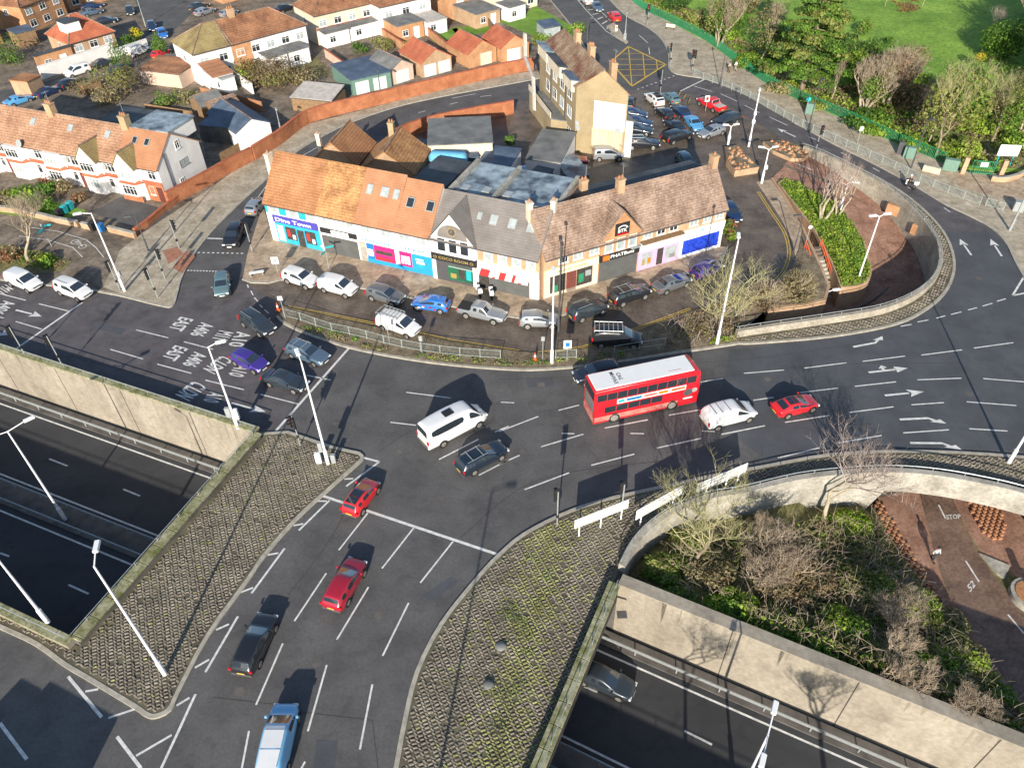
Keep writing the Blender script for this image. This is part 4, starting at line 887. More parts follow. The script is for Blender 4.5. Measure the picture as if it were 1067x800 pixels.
TRAFFIC = [
 # name, label, cat, kind, at, ahead, colour, options
 ('minibus', 'white minibus with a dark roof hatch turning across the junction', 'minibus', 'minibus', (472, 440), (512, 419), 'white', dict(zc=1.2)),
 ('estate_car', 'dark blue-black estate car with roof bars beside the white minibus', 'car', 'estate', (502, 475), (530, 460), 'dkblue', dict(rack='bars')),
 ('delivery_van', 'white panel van with ribbed roof following the double-decker bus', 'van', 'van', (759.5, 430), (790, 422), 'white', dict(L=4.9, W=1.95, H=1.95, rack='ribs', zc=.9)),
 ('sports_car', 'bright red coupe with a black roof and tail glass', 'car', 'coupe', (829, 420.5), (850, 415), 'red', dict(roof='glass')),
 ('city_car', 'small bright red hatchback with black roof on the stop line', 'car', 'hatch', (376, 516), (392, 494), 'red', dict(L=3.75, W=1.7, roof='glass')),
 ('estate_car', 'maroon red estate car in the middle lane near the cobbled island', 'car', 'estate', (359, 606), (375, 578), 'maroon', dict(L=4.35)),
 ('estate_car', 'black estate car with shiny roof beside the left cobbled island', 'car', 'estate', (265, 668), (280, 636), 'black', dict(L=4.5)),
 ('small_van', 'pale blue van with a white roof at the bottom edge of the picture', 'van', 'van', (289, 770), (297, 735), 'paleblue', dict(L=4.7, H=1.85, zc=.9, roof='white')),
 ('saloon_car', 'dark grey car driving out of the right underpass', 'car', 'saloon', (630, 706), (655, 717), 'charcoal', dict(z=TZ)),
 ('suv', 'black off-road car with roof rails entering beside the purple hatchback', 'car', 'suv', (268, 336), (284, 346), 'charcoal', dict(rack='rails')),
 ('hatchback', 'purple-blue hatchback on the painted road lettering', 'car', 'hatch', (259.5, 374.5), (276, 382), 'purple', dict(L=4.0)),
 ('estate_car', 'blue-grey estate car with roof bars waiting at the stop line', 'car', 'estate', (320, 366.5), (340, 374), 'bluegrey', dict(rack='bars')),
 ('saloon_car', 'dark car waiting behind the tall lamp post at the stop line', 'car', 'saloon', (297, 395), (318, 401), 'charcoal', {}),
 ('hatchback', 'teal grey hatchback coming down the side road past the crossing', 'car', 'hatch', (231, 295), (230.5, 306), 'teal', {}),
 ('suv', 'black off-road car at the side road stop line', 'car', 'suv', (243, 245), (237.5, 257), 'black', {}),
 ('delivery_van', 'white panel van at the left edge behind a silver people carrier', 'van', 'van', (24, 291), (44, 299), 'white', dict(zc=.9)),
 ('people_carrier', 'white people carrier with black roof rails stopped at the left stop line', 'car', 'mpv', (76, 300.5), (95, 307), 'white', dict(zc=.85, rack='rails')),
 ('suv', 'dark blue car half hidden behind the double-decker bus', 'car', 'suv', (622, 388), (600, 392.5), 'dkblue', {}),
 ('work_van', 'black van with a full length roof rack beside the bus', 'van', 'van', (643, 350), (676, 351), 'black', dict(L=5.0, H=1.95, rack='ladder', zc=.95)),
 ('suv', 'white off-road car parked first in the shop row beside a white small van', 'car', 'suv', (313, 289), (332, 295), 'white', dict(L=4.3)),
 ('small_van', 'white small van parked nose to tail with a white off-road car', 'van', 'van', (352, 297), (371, 302), 'white', dict(L=4.35, zc=.85)),
 ('suv', 'silver and dark estate parked before the blue and pink shopfront', 'car', 'suv', (401.5, 306.5), (420, 312), 'grey', dict(L=4.3, H=1.6)),
 ('hatchback', 'bright blue patterned hatchback parked outside the black pub front', 'car', 'hatch', (449, 315), (428, 312), 'blue', dict(L=4.1, pattern=True)),
 ('pickup_truck', 'silver double-cab pickup parked with an open black load bed', 'pickup', 'pickup', (502.5, 324.5), (522, 329), 'silver', {}),
 ('hatchback', 'silver hatchback parked at the corner by the white lamp post', 'car', 'suv', (562, 332), (585, 332), 'silver', dict(L=4.2, H=1.55)),
 ('suv', 'dark car with silver roof rails parked under the cream shop sign', 'car', 'suv', (612.5, 322), (633, 314.5), 'charcoal', dict(L=4.3, rack='rails')),
 ('suv', 'large black off-road car parked outside the grey shuttered burger shop', 'car', 'suv', (656, 306), (677, 299), 'black', dict(L=4.7, rack='bars')),
 ('saloon_car', 'grey saloon parked by the lilac shopfront', 'car', 'saloon', (700, 293.5), (720, 286), 'grey', {}),
 ('hatchback', 'dark purple car parked behind the bare tree at the shop corner', 'car', 'hatch', (737, 279), (757, 270), 'purple', {}),
 ('hatchback', 'dark blue car parked against the end wall of the shops', 'car', 'hatch', (762, 220), (770, 232), 'navy', dict(L=4.1)),
 ('work_van', 'white work van with a loaded roof rack on the service road', 'van', 'van', (415, 336.5), (434, 343), 'white', dict(L=4.7, rack='ladder', zc=.9)),
 ('hatchback', 'pale silver car half hidden behind the left end of the shops', 'car', 'hatch', (267, 213), (276, 203), 'silver', {}),
 # car park
 ('suv', 'white off-road car with dark rear glass at the car park head', 'car', 'suv', (682, 103), (673, 95), 'white', dict(roof='black')),
 ('hatchback', 'pale teal hatchback beside the white car in the car park', 'car', 'hatch', (699, 101), (690, 94), 'teal', {}),
 ('hatchback', 'black hatchback with bright tail lights in the car park', 'car', 'hatch', (692.5, 117), (684, 109), 'black', {}),
 ('hatchback', 'dark blue car behind the teal hatchback in the car park', 'car', 'saloon', (710, 115), (701, 107), 'navy', {}),
 ('saloon_car', 'blue-black saloon nose-on to the long black car', 'car', 'saloon', (703, 130), (693, 122), 'dkblue', {}),
 ('hatchback', 'sky blue car with white bonnet between dark cars', 'car', 'saloon', (723, 127.5), (731, 136), 'skyblue', {}),
 ('suv', 'long black off-road car nearest the shop roofs', 'car', 'suv', (706, 141.5), (724, 136), 'black', dict(L=4.9)),
 ('saloon_car', 'silver saloon parked by the access lane of the car park', 'car', 'saloon', (742, 136), (726, 141), 'silver', {}),
 ('estate_car', 'dark green-black estate parked behind the silver saloon', 'car', 'estate', (757, 124), (739, 129), 'charcoal', {}),
 ('pickup_truck', 'red pickup truck with covered load bed by the main road', 'pickup', 'pickup', (741, 108), (727, 101), 'red', dict(bed_cover=True)),
 ('hatchback', 'navy car first in the row against the yellow building', 'car', 'hatch', (661, 118), (678, 119), 'navy', {}),
 ('saloon_car', 'dark blue saloon second in the row against the yellow building', 'car', 'saloon', (664, 126.5), (682, 128), 'navy', {}),
 ('estate_car', 'slate blue estate third in the row by the yellow building', 'car', 'estate', (664, 134.5), (682, 136), 'dkblue', {}),
 ('suv', 'long black car with chrome roof rails last in the row by the gable', 'car', 'suv', (669, 149), (690, 149), 'black', dict(L=5.0, rack='rails')),
 ('hatchback', 'black car tucked beside the white porch of the yellow building', 'car', 'hatch', (656, 106), (658, 99), 'black', {}),
 ('hatchback', 'pale turquoise car showing over the shop roof edge', 'car', 'hatch', (715, 167), (722, 174), 'teal', {}),
 ('people_carrier', 'silver car parked tight under the yellow gable wall', 'car', 'mpv', (634, 160.5), (650, 160), 'silver', {}),
 ('hatchback', 'black car parked by the yard wall under the yellow gable', 'car', 'saloon', (596, 167), (612, 165), 'maroon', {}),
 ('hatchback', 'white car in the yard behind the flat shop roofs', 'car', 'hatch', (562, 170), (578, 172), 'white', {}),
 ('saloon_car', 'blue car in the yard behind the patchy flat roof', 'car', 'saloon', (560, 177), (578, 178), 'blue', {}),
 # top road
 ('saloon_car', 'silver blue car driving down the main road at the top', 'car', 'saloon', (622, 6.5), (630, 15), 'bluegrey', {}),
 ('hatchback', 'red car at the traffic island on the top road', 'car', 'suv', (640, 17), (632, 8), 'red', {}),
 ('hatchback', 'white car at the very top of the main road', 'car', 'hatch', (612, 0), (604, -8), 'white', {}),
 # back street
 ('people_carrier', 'white people carrier parked against the long white wall', 'car', 'mpv', (80, 73), (70, 76), 'white', dict(zc=.9)),
 ('saloon_car', 'dark saloon parked behind the white people carrier', 'car', 'saloon', (104, 66), (94, 69), 'charcoal', {}),
 ('hatchback', 'blue car beside the clipped conifer on the back street', 'car', 'hatch', (120, 73.5), (111, 77), 'navy', {}),
 ('work_van', 'white pickup van beyond the clipped conifer', 'van', 'van', (144, 52), (156, 47), 'white', dict(zc=.9, rack='ladder')),
 ('hatchback', 'red car behind the small conifer on the back street', 'car', 'hatch', (168, 55), (176, 51), 'red', {}),
 ('saloon_car', 'pale blue saloon parked at the left of the back street', 'car', 'saloon', (19, 103.5), (36, 98), 'skyblue', {}),
 ('saloon_car', 'dark blue car parked in shade on the back street', 'car', 'saloon', (50, 94.5), (64, 89), 'navy', {}),
 ('hatchback', 'dark teal car parked beside the bare bushes', 'car', 'hatch', (73, 86), (86, 81), 'dkblue', {}),
 ('saloon_car', 'blue car nearest the top corner on the forecourt', 'car', 'saloon', (96, 5.5), (110, 3), 'navy', {}),
 ('saloon_car', 'light blue car on the shaded forecourt behind the red roof', 'car', 'saloon', (95, 12), (108, 9), 'bluegrey', {}),
 ('saloon_car', 'dark blue car at the near end of the shaded forecourt', 'car', 'saloon', (110, 21), (123, 19), 'dkblue', {}),
 ('hatchback', 'dark car waiting by the tall street pole', 'car', 'hatch', (135, 11), (137, 18), 'charcoal', {}),
 ('hatchback', 'black car in front of a blue car on the cross street', 'car', 'hatch', (158, 27), (161, 35), 'navy', {}),
 ('hatchback', 'blue hatchback facing the hip roofed house', 'car', 'hatch', (169, 34.5), (173, 43), 'blue', {}),
 ('saloon_car', 'dark car on the brick forecourt at the top', 'car', 'saloon', (207, 6), (220, 2), 'charcoal', {}),
 ('estate_car', 'silver estate on the brick forecourt at the top', 'car', 'estate', (213, 11.5), (226, 7), 'silver', {}),
 ('hatchback', 'pale grey car beside the brown roofed house chimney', 'car', 'hatch', (238, 13), (246, 10), 'silver', {}),
 ('saloon_car', 'black car in the gap between two brown roofed houses', 'car', 'saloon', (297, 8), (310, 4), 'black', {}),
]
for nm, lb, cat, kind, at, ah, co, op in TRAFFIC:
    op = dict(op)
    if op.get('roof') == 'glass': op['roof'] = X['car_glass']
    if op.get('roof') == 'white': op['roof'] = C_['white']
    if op.get('roof') == 'black': op['roof'] = X['black']
    pat = op.pop('pattern', None)
    far = at[1] < 215
    v = vehicle(nm, lb, cat, kind, at, ah, C_[co], **op)
    if nm == 'minibus':
        m = MB(); m.cbox(-.9, .0, -.38, .38, 2.655, 2.70, .03, X['black']); m.build('roof_hatch', v)
    if pat:
        m = MB(); rnd = random.Random(3)
        for s in (-1, 1):
            for k in range(9):
                x = rnd.uniform(-1.6, 1.4); zz = rnd.uniform(.5, .82); m.box(x-.14, x+.14, s*.888-.004, s*.888+.004, zz-.07, zz+.07, rnd.choice([X['sign_white'], X['red_lens'], X['sign_blue']]))
        m.build('decal', v)
# ---- the double-decker bus
def bus():
    L, W, H = 10.0, 2.5, 4.2
    a = G(616.2, 444.8); b = G(727.2, 420.5); t = (b-a).normalized(); n = Vector((-t.y, t.x, 0))
    c = (a+b)/2+n*W/2
    r = empty('double_decker_bus', (c.x, c.y, 0), math.atan2(t.y, t.x), 'red double-decker bus with a white roof crossing the junction', 'bus')
    red = paint('bus_red', (.60, .012, .022), rough=.3); pink = mat('dusty_red', (.50, .12, .10), .6, .2, 1.2, (.62, .27, .22)); Wm = paint('bus_roof', (.76, .76, .74), rough=.45)
    # body as lofted rounded sections (x = rear .. front)
    S = [(-5.0, .3, 3.98, 1.0), (-4.94, .28, 4.08, 1.0), (4.55, .28, 4.1, 1.0), (4.85, .28, 3.9, .97), (5.0, .32, 2.2, .93)]
    mb = MB(); rings = []
    for x, z0, z1, k in S:
        w = W/2*k; rr = .16
        half = [(w, z0), (w, 1.1 if z1 > 1.1 else z1), (w, z1-rr), (w-rr*.3, z1-rr*.3), (w-rr, z1)]
        rings.append([Vector((x, y, z)) for y, z in half]+[Vector((x, -y, z)) for y, z in reversed(half)])
    nn = len(rings[0]); vs = [p for q in rings for p in q]; fs = []
    for i in range(len(S)-1):
        for j in range(nn): fs.append((i*nn+j, (i+1)*nn+j, (i+1)*nn+(j+1) % nn, i*nn+(j+1) % nn))
    fs.append(tuple(range(nn))); fs.append(tuple((len(S)-1)*nn+j for j in range(nn-1, -1, -1)))
    mb.mesh(vs, [f[::-1] for f in fs], red); mb.build('body', r, angle=40)
    m = MB(); m.cbox(-4.86, 4.3, -W/2+.19, W/2-.19, 4.09, 4.17, .06, Wm)
    put_text(m, 'MHV63', (-3.05, .75, 4.175), (0, -1, 0), (1, 0, 0), 1.5, .38, X['black'], .02)
    put_text(m, 'CAG', (-2.5, .5, 4.175), (0, -1, 0), (1, 0, 0), .9, .38, X['black'], .02)
    m.box(2.0, 3.2, -.62, -.58, 4.171, 4.176, X['red_lens'])
    m.build('roof', r)
    for s in (-1, 1):
        y = s*(W/2+.004)
        for k in range(10):
            x0 = -4.75+k*.93; m = MB(); m.box(x0, x0+.87, y-.006, y+.006, 2.85, 3.62, X['car_glass']); m.build('upper_window', r)
        for k in range(5):
            x0 = -4.0+k*1.1; m = MB(); m.box(x0, x0+1.04, y-.006, y+.006, 1.35, 2.05, X['car_glass']); m.build('lower_window', r)
        m = MB(); m.box(-4.9, 3.0, y-.003, y+.003, .45, 1.0, pink); m.build('skirt', r)
        m = MB(); m.box(-2.9, 3.6, y-.008, y+.008, 2.2, 2.72, X['sign_white'])
        for k, (x0, x1, cc) in enumerate([(-2.8, -2.2, X['teal']), (-2.0, -.6, X['sign_blue']), (-.4, .9, pink), (1.0, 1.9, X['amber_lens']), (2.2, 3.5, X['brick'])]): m.box(x0, x1, y-.012, y+.012, 2.3, 2.62, cc)
        m.build('advert_panel', r)
        m = MB(); m.tube((3.9, y-.006, 1.75), (3.9, y+.006, 1.75), .42, n=16, mat=X['dark_grey']); m.tube((4.5, y-.006, 1.9), (4.5, y+.006, 1.9), .26, n=14, mat=X['sign_grey']); m.box(3.5, 4.4, y-.008, y+.008, 1.0, 1.15, X['sign_white']); m.build('side_emblem', r)
        for x in (-3.0, 2.5):
            w = MB(); w.tube((x, s*.95, .5), (x, s*(W/2+.01), .5), .5, n=18, mat=X['tyre']); wo = w.build('wheel', r, angle=40)
            h = MB(); h.tube((x, s*(W/2+.01), .5), (x, s*(W/2+.03), .5), .36, .3, n=16, mat=X['rim']); h.build('rim', wo)
            w = MB(); w.tube((x, s*.95, .55), (x, s*(W/2+.003), .55), .62, n=18, mat=X['arch']); w.build('wheel_arch', r)
    x = -5.004
    m = MB(); m.box(x-.006, x, -1.12, 1.12, 2.85, 3.85, X['car_glass']); m.build('upper_rear_window', r)
    m = MB(); m.box(x-.006, x, -1.05, 1.05, 1.5, 2.75, X['felt_grey']); m.build('rear_panel', r)
    m = MB(); m.box(x-.004, x, -1.2, 1.2, .4, 1.4, pink); m.build('engine_cover', r)
    for s in (-1, 1):
        m = MB(); m.box(x-.012, x, s*1.12-.08, s*1.12+.08, 1.0, 1.6, X['red_lens']); m.build('tail_light', r)
        m = MB(); m.box(4.88, 5.0, s*.9-.15, s*.9+.15, .7, .9, X['lamp_lens']); m.build('headlight', r)
    m = MB(); m.face([(4.97, -1.0, 1.2), (4.97, 1.0, 1.2), (4.955, 1.0, 2.5), (4.955, -1.0, 2.5)], X['car_glass']); m.build('windscreen', r)
    m = MB(); m.face([(4.94, -1.05, 2.85), (4.94, 1.05, 2.85), (4.87, 1.05, 3.75), (4.87, -1.05, 3.75)], X['car_glass']); m.build('upper_front_window', r)
bus()
# ---- unseen box lorry, made up to cast the shadow in the lower left corner
def lorry():
    r = empty('shadow_lorry', (-31.5, 13.2, 0), R(155), 'made-up white box lorry below the frame, added to cast the lower left shadow', 'lorry')
    m = MB(); m.cbox(-4.2, 1.9, -1.25, 1.25, .9, 3.9, .06, C_['white']); m.build('box_body', r)
    m = MB(); m.cbox(1.95, 4.1, -1.22, 1.22, .5, 3.7, .18, C_['white']); m.build('cab', r)
    m = MB(); m.box(4.09, 4.11, -1.05, 1.05, 1.6, 2.5, X['car_glass']); m.build('windscreen', r)
    m = MB(); m.box(-4.2, 4.0, -.5, .5, .55, .9, X['dark_grey']); m.build('chassis', r)
    for x in (-2.8, 3.0):
        for s in (-1, 1):
            w = MB(); w.tube((x, s*.85, .48), (x, s*1.2, .48), .48, n=16, mat=X['tyre']); w.build('wheel', r, angle=40)
lorry()
# ================================================================== BUILDINGS
class House:
    """a building in its own frame: x along the front (front faces -y), y into the depth"""
    def __init__(s, name, label, A, B, zref, depth, cat='house', group=None, z0=KZ):
        a = G(A[0], A[1], zref) if not isinstance(A, Vector) else A.copy(); b = G(B[0], B[1], zref) if not isinstance(B, Vector) else B.copy()
        a.z = b.z = 0; s.x = (b-a); s.L = s.x.length; s.x.normalize(); s.y = Vector((-s.x.y, s.x.x, 0)); s.D = depth; s.A = a; s.z0 = z0
        s.r = empty(name, (a.x, a.y, 0), math.atan2(s.x.y, s.x.x), label, cat, group)
        s.sh = 0.0
    def w(s, x, y, z=0): return s.A+s.x*x+s.y*y+Vector((0, 0, z))
    def T(s, p): return Vector((p.x+p.y*s.sh, p.y, p.z))
    def mb(s): return MB()
    def put(s, mb, name, parent=None, **k):
        if s.sh: mb.v = [(p[0]+p[1]*s.sh, p[1], p[2]) for p in mb.v]
        return mb.build(name, parent or s.r, **k)
    def walls(s, h, m, x0=0, x1=None, y0=0, y1=None, z0=None, gable=None, gh=0, name='wall', pk=.5):
        """gable: 'x' = ridge along x (gables at the ends), 'y' = ridge along y (gable at the front)"""
        x1 = s.L if x1 is None else x1; y1 = s.D if y1 is None else y1; z0 = s.z0-.1 if z0 is None else z0
        b = MB()
        if gable == 'x':
            ym = lerp(y0, y1, pk)
            for x, f in ((x0, 1), (x1, 0)):
                q = [(x, y0, z0), (x, y1, z0), (x, y1, h), (x, ym, gh), (x, y0, h)]; b.face(q[::-1] if f else q, m)
            b.face([(x0, y0, z0), (x1, y0, z0), (x1, y0, h), (x0, y0, h)], m); b.face([(x1, y1, z0), (x0, y1, z0), (x0, y1, h), (x1, y1, h)], m)
        elif gable == 'y':
            xm = lerp(x0, x1, pk)
            for y, f in ((y0, 0), (y1, 1)):
                q = [(x0, y, z0), (x1, y, z0), (x1, y, h), (xm, y, gh), (x0, y, h)]; b.face(q[::-1] if f else q, m)
            b.face([(x0, y1, z0), (x0, y0, z0), (x0, y0, h), (x0, y1, h)], m); b.face([(x1, y0, z0), (x1, y1, z0), (x1, y1, h), (x1, y0, h)], m)
        else: b.box(x0, x1, y0, y1, z0, h, m)
        return s.put(b, name)
    def roof(s, kind, h, rh, m, x0=0, x1=None, y0=0, y1=None, ov=.3, t=.14, hip=None, name='roof', pk=.5, ridge=None, ends=(.12, .12), parent=None):
        x1 = s.L if x1 is None else x1; y1 = s.D if y1 is None else y1
        b = MB()
        def slab(q):
            q = [Vector(p) for p in q]; n = (q[1]-q[0]).cross(q[2]-q[0]).normalized()
            if n.z < 0: q = q[::-1]
            d = Vector((0, 0, -t)); k = len(q)
            b.face(q, m); b.face([p+d for p in reversed(q)], X['timber'])
            for i in range(k): b.face([q[i], q[i]+d, q[(i+1) % k]+d, q[(i+1) % k]], m)
        if kind == 'gable_x':
            ym = lerp(y0, y1, pk); sl = (rh-h)/max(ym-y0, .01); s2 = (rh-h)/max(y1-ym, .01)
            X0, X1 = x0-ends[0], x1+ends[1]
            slab([(X0, y0-ov, h-ov*sl+t), (X1, y0-ov, h-ov*sl+t), (X1, ym, rh+t), (X0, ym, rh+t)])
            slab([(X1, y1+ov, h-ov*s2+t), (X0, y1+ov, h-ov*s2+t), (X0, ym, rh+t), (X1, ym, rh+t)])
        elif kind == 'gable_y':
            xm = lerp(x0, x1, pk); sl = (rh-h)/max(xm-x0, .01); s2 = (rh-h)/max(x1-xm, .01)
            Y0, Y1 = y0-ends[0], y1+ends[1]
            slab([(x0-ov, Y0, h-ov*sl+t), (xm, Y0, rh+t), (xm, Y1, rh+t), (x0-ov, Y1, h-ov*sl+t)])
            slab([(x1+ov, Y1, h-ov*s2+t), (xm, Y1, rh+t), (xm, Y0, rh+t), (x1+ov, Y0, h-ov*s2+t)])
        elif kind == 'mono':   # rises from front to back
            sl = (rh-h)/(y1-y0)
            slab([(x0-ends[0], y0-ov, h-ov*sl+t), (x1+ends[1], y0-ov, h-ov*sl+t), (x1+ends[1], y1, rh+t), (x0-ends[0], y1, rh+t)])
        elif kind == 'flat':
            b.box(x0-ov, x1+ov, y0-ov, y1+ov, h, h+t, m)
        elif kind == 'hip':
            hl, hr = hip if hip else ((y1-y0)/2, (y1-y0)/2)
            e = [(x0-ov, y0-ov, h), (x1+ov, y0-ov, h), (x1+ov, y1+ov, h), (x0-ov, y1+ov, h)]
            ym = lerp(y0, y1, pk); r0 = (x0+hl, ym, rh); r1 = (x1-hr, ym, rh)
            b.mesh(e+[r0, r1], [(0, 1, 5, 4), (1, 2, 5), (2, 3, 4, 5), (3, 0, 4), (3, 2, 1, 0)], m)
            b.tube((e[0][0], e[0][1]-.05, h-.03), (e[1][0], e[1][1]-.05, h-.03), .07, n=5, mat=X['dark_grey'])
            for p, q in ((e[0], r0), (e[3], r0), (e[1], r1), (e[2], r1), (r0, r1)):
                b.tube(Vector(p)+Vector((0, 0, .04)), Vector(q)+Vector((0, 0, .04)), .09, n=5, mat=X['tile_brown'])
        if kind in ('gable_x', 'mono'): b.tube((x0, y0-ov-.06, h-ov*sl+.02), (x1, y0-ov-.06, h-ov*sl+.02), .07, n=5, mat=X['dark_grey'])
        if kind.startswith('gable'):
            if kind == 'gable_x': b.tube((x0-ends[0], ym, rh+t+.02), (x1+ends[1], ym, rh+t+.02), .1, n=6, mat=X['tile_brown'])
            else: b.tube((xm, y0-ends[0], rh+t+.02), (xm, y1+ends[1], rh+t+.02), .1, n=6, mat=X['tile_brown'])
        return s.put(b, name, parent)
    def win(s, face, u, z, w, h, glass='glass', frame='frame_white', bars=1, at=0.0, name='window', tr=True):
        """window on a wall: face f/b/l/r, u = centre along the wall, z = sill height; at = offset of that wall"""
        P = {'f': lambda a, d, c: (a, at-d, c), 'b': lambda a, d, c: (a, s.D+at+d, c), 'l': lambda a, d, c: (at-d, a, c), 'r': lambda a, d, c: (s.L+at+d, a, c)}[face]
        def bx(b, a0, a1, d0, d1, c0, c1, m):
            p, q = P(a0, d0, c0), P(a1, d1, c1)
            b.box(min(p[0], q[0]), max(p[0], q[0]), min(p[1], q[1]), max(p[1], q[1]), c0, c1, m)
        f = MB(); u0, u1 = u-w/2, u+w/2; k = .075
        bx(f, u0, u1, -.02, .05, z, z+k, X[frame]); bx(f, u0, u1, -.02, .05, z+h-k, z+h, X[frame])
        bx(f, u0, u0+k, -.02, .05, z+k, z+h-k, X[frame]); bx(f, u1-k, u1, -.02, .05, z+k, z+h-k, X[frame])
        for i in range(1, bars+1):
            c = lerp(u0, u1, i/(bars+1)); bx(f, c-.03, c+.03, -.02, .045, z+k, z+h-k, X[frame])
        if h > 1.0 and tr: bx(f, u0+k, u1-k, -.02, .043, z+h*.68, z+h*.68+.05, X[frame])
        bx(f, u0-.08, u1+.08, -.02, .1, z-.09, z, X[frame])
        fo = s.put(f, name)
        g = MB(); bx(g, u0+k, u1-k, -.03, .02, z+k, z+h-k, X[glass]); s.put(g, 'pane', fo)
        return fo
    def door(s, face, u, w=.95, h=2.05, m='door', at=0.0, z=None, name='door'):
        z = s.z0 if z is None else z
        P = {'f': (u-w/2, u+w/2, at-.05, at+.02), 'b': (u-w/2, u+w/2, s.D+at-.02, s.D+at+.05), 'l': (at-.05, at+.02, u-w/2, u+w/2), 'r': (s.L+at-.02, s.L+at+.05, u-w/2, u+w/2)}[face]
        b = MB(); b.box(P[0], P[1], P[2], P[3], z, z+h, X[m]); return s.put(b, name)
    def chimney(s, x, y, z0, z1, w=.9, d=.6, m='brick_buff', pots=2):
        b = MB(); b.box(x-w/2, x+w/2, y-d/2, y+d/2, z0, z1, X[m]); b.box(x-w/2-.06, x+w/2+.06, y-d/2-.06, y+d/2+.06, z1-.02, z1+.14, X[m])
        c = s.put(b, 'chimney')
        for i in range(pots):
            if i == 0 and w > .75:
                q = MB(); q.tube((x+w*.3, y, z1), (x+w*.3, y, z1+1.7), .022, n=4, mat=X['pole_grey']); q.tube((x+w*.3-.1, y-.5, z1+1.6), (x+w*.3+.1, y+.5, z1+1.6), .018, n=4, mat=X['pole_grey'])
                for kk in range(4): q.tube((x+w*.3-.3, y-.4+kk*.25, z1+1.6), (x+w*.3+.3, y-.45+kk*.25, z1+1.6), .012, n=3, mat=X['pole_grey'])
                s.put(q, 'aerial', c)
            q = MB(); px = x-w/2+(i+.5)*w/pots; q.tube((px, y, z1+.1), (px, y, z1+.5), .13, .1, n=8, mat=X['tile_terra']); s.put(q, 'chimney_pot', c)
        return c
    def skylight(s, x, y, z, w, h, slope, glass='glass', name='skylight'):
        """roof window centred on x,y,z; slope = rise angle of the roof plane towards +y"""
        ca, sa = math.cos(slope), math.sin(slope)
        def T(p): return Vector((x+p.x, y+p.y*ca-p.z*sa, z+p.y*sa+p.z*ca))
        b = MB(); b.box(-w/2, w/2, -h/2, h/2, -.02, .09, X['sign_grey'], T); o = s.put(b, name)
        g = MB(); g.box(-w/2+.09, w/2-.09, -h/2+.09, h/2-.09, .09, .10, X[glass], T); s.put(g, 'pane', o)
        return o
    def dish(s, x, y, z, r=.35, face=(0, -1, .4)):
        b = MB(); d = Vector(face).normalized(); b.tube(Vector((x, y, z)), Vector((x, y, z))+d*.05, r*.8, r, n=12, mat=X['sign_grey']); b.tube((x, y, z), Vector((x, y, z))-d*.3, .03, n=5, mat=X['pole_grey']); return s.put(b, 'satellite_dish')
# ------------------------------------------------------------------ shop parade
WA, WB = G(285, 250.5), G(563, 314)
LW = (WB-WA).length; lx = (WB-WA).normalized(); ly = Vector((-lx.y, lx.x, 0))
RA, RB = G(566, 312), G(747, 258.5)
LR = (RB-RA).length; rx = (RB-RA).normalized(); ry = Vector((-rx.y, rx.x, 0))
def lwx(u, v, z): return (G(u, v, z)-WA).dot(lx)
def rwx(u, v, z): return (G(u, v, z)-RA).dot(rx)
EV = 5.35
def shop(label, A, dx, x0, x1, rh, ry_, roofm, wallm, name='shop_building', back=None, bh=5.2, bm='felt', rz0=None):
    a = A+dx*x0; b = A+dx*x1
    s = House(name, label, a, b, 0, ry_, cat='shop', z0=KZ)
    D = back or 9.0
    w = MB(); L = s.L
    w.face([(0, 0, .05), (L, 0, .05), (L, 0, EV), (0, 0, EV)], X[wallm])
    for x, f in ((0, 1), (L, 0)):
        q = [(x, 0, .05), (x, D, .05), (x, D, bh), (x, ry_, bh), (x, ry_, rh), (x, 0, EV)]; w.face(q[::-1] if f else q, X[wallm])
    w.face([(L, D, .05), (0, D, .05), (0, D, bh), (L, D, bh)], X['brick_buff'])
    w.face([(L, ry_, bh), (0, ry_, bh), (0, ry_, rh), (L, ry_, rh)], X['brick_buff'])
    s.put(w, 'wall')
    s.D = D
    b = MB(); b.box(.02, L-.02, ry_+.15, D+.1, bh-.02, bh+.12, X[bm]); s.put(b, 'flat_roof')
    s.roof('mono', EV, rh, X[roofm], 0, L, 0, ry_, ov=.35, ends=(0, -.004))
    return s
def fascia(s, m, z0=2.75, z1=3.5, x0=.1, x1=None, out=.18, txt=None, tm='sign_white', tx=.15, tw=.7, th=.55):
    x1 = s.L-.1 if x1 is None else x1
    b = MB(); b.box(x0, x1, -out, 0, z0, z1, X[m] if isinstance(m, str) else m); o = s.put(b, 'fascia')
    if txt:
        L = x1-x0; t = MB(); h = (z1-z0)*th
        put_text(t, txt, (x0+L*tx, -out-.012, z0+(z1-z0)*(1-th)/2), (1, 0, 0), (0, 0, 1), L*tw, h, X[tm], .02); s.put(t, 'lettering', o)
    return o
def front(s, pieces, z0=KZ, z1=2.7, out=.06):
    """shopfront: list of (x0, x1, z0, z1, material, part name)"""
    for x0, x1, a, b, m, nm in pieces:
        q = MB(); q.box(x0, x1, -out, .0, a, b, X[m] if isinstance(m, str) else m); s.put(q, nm)
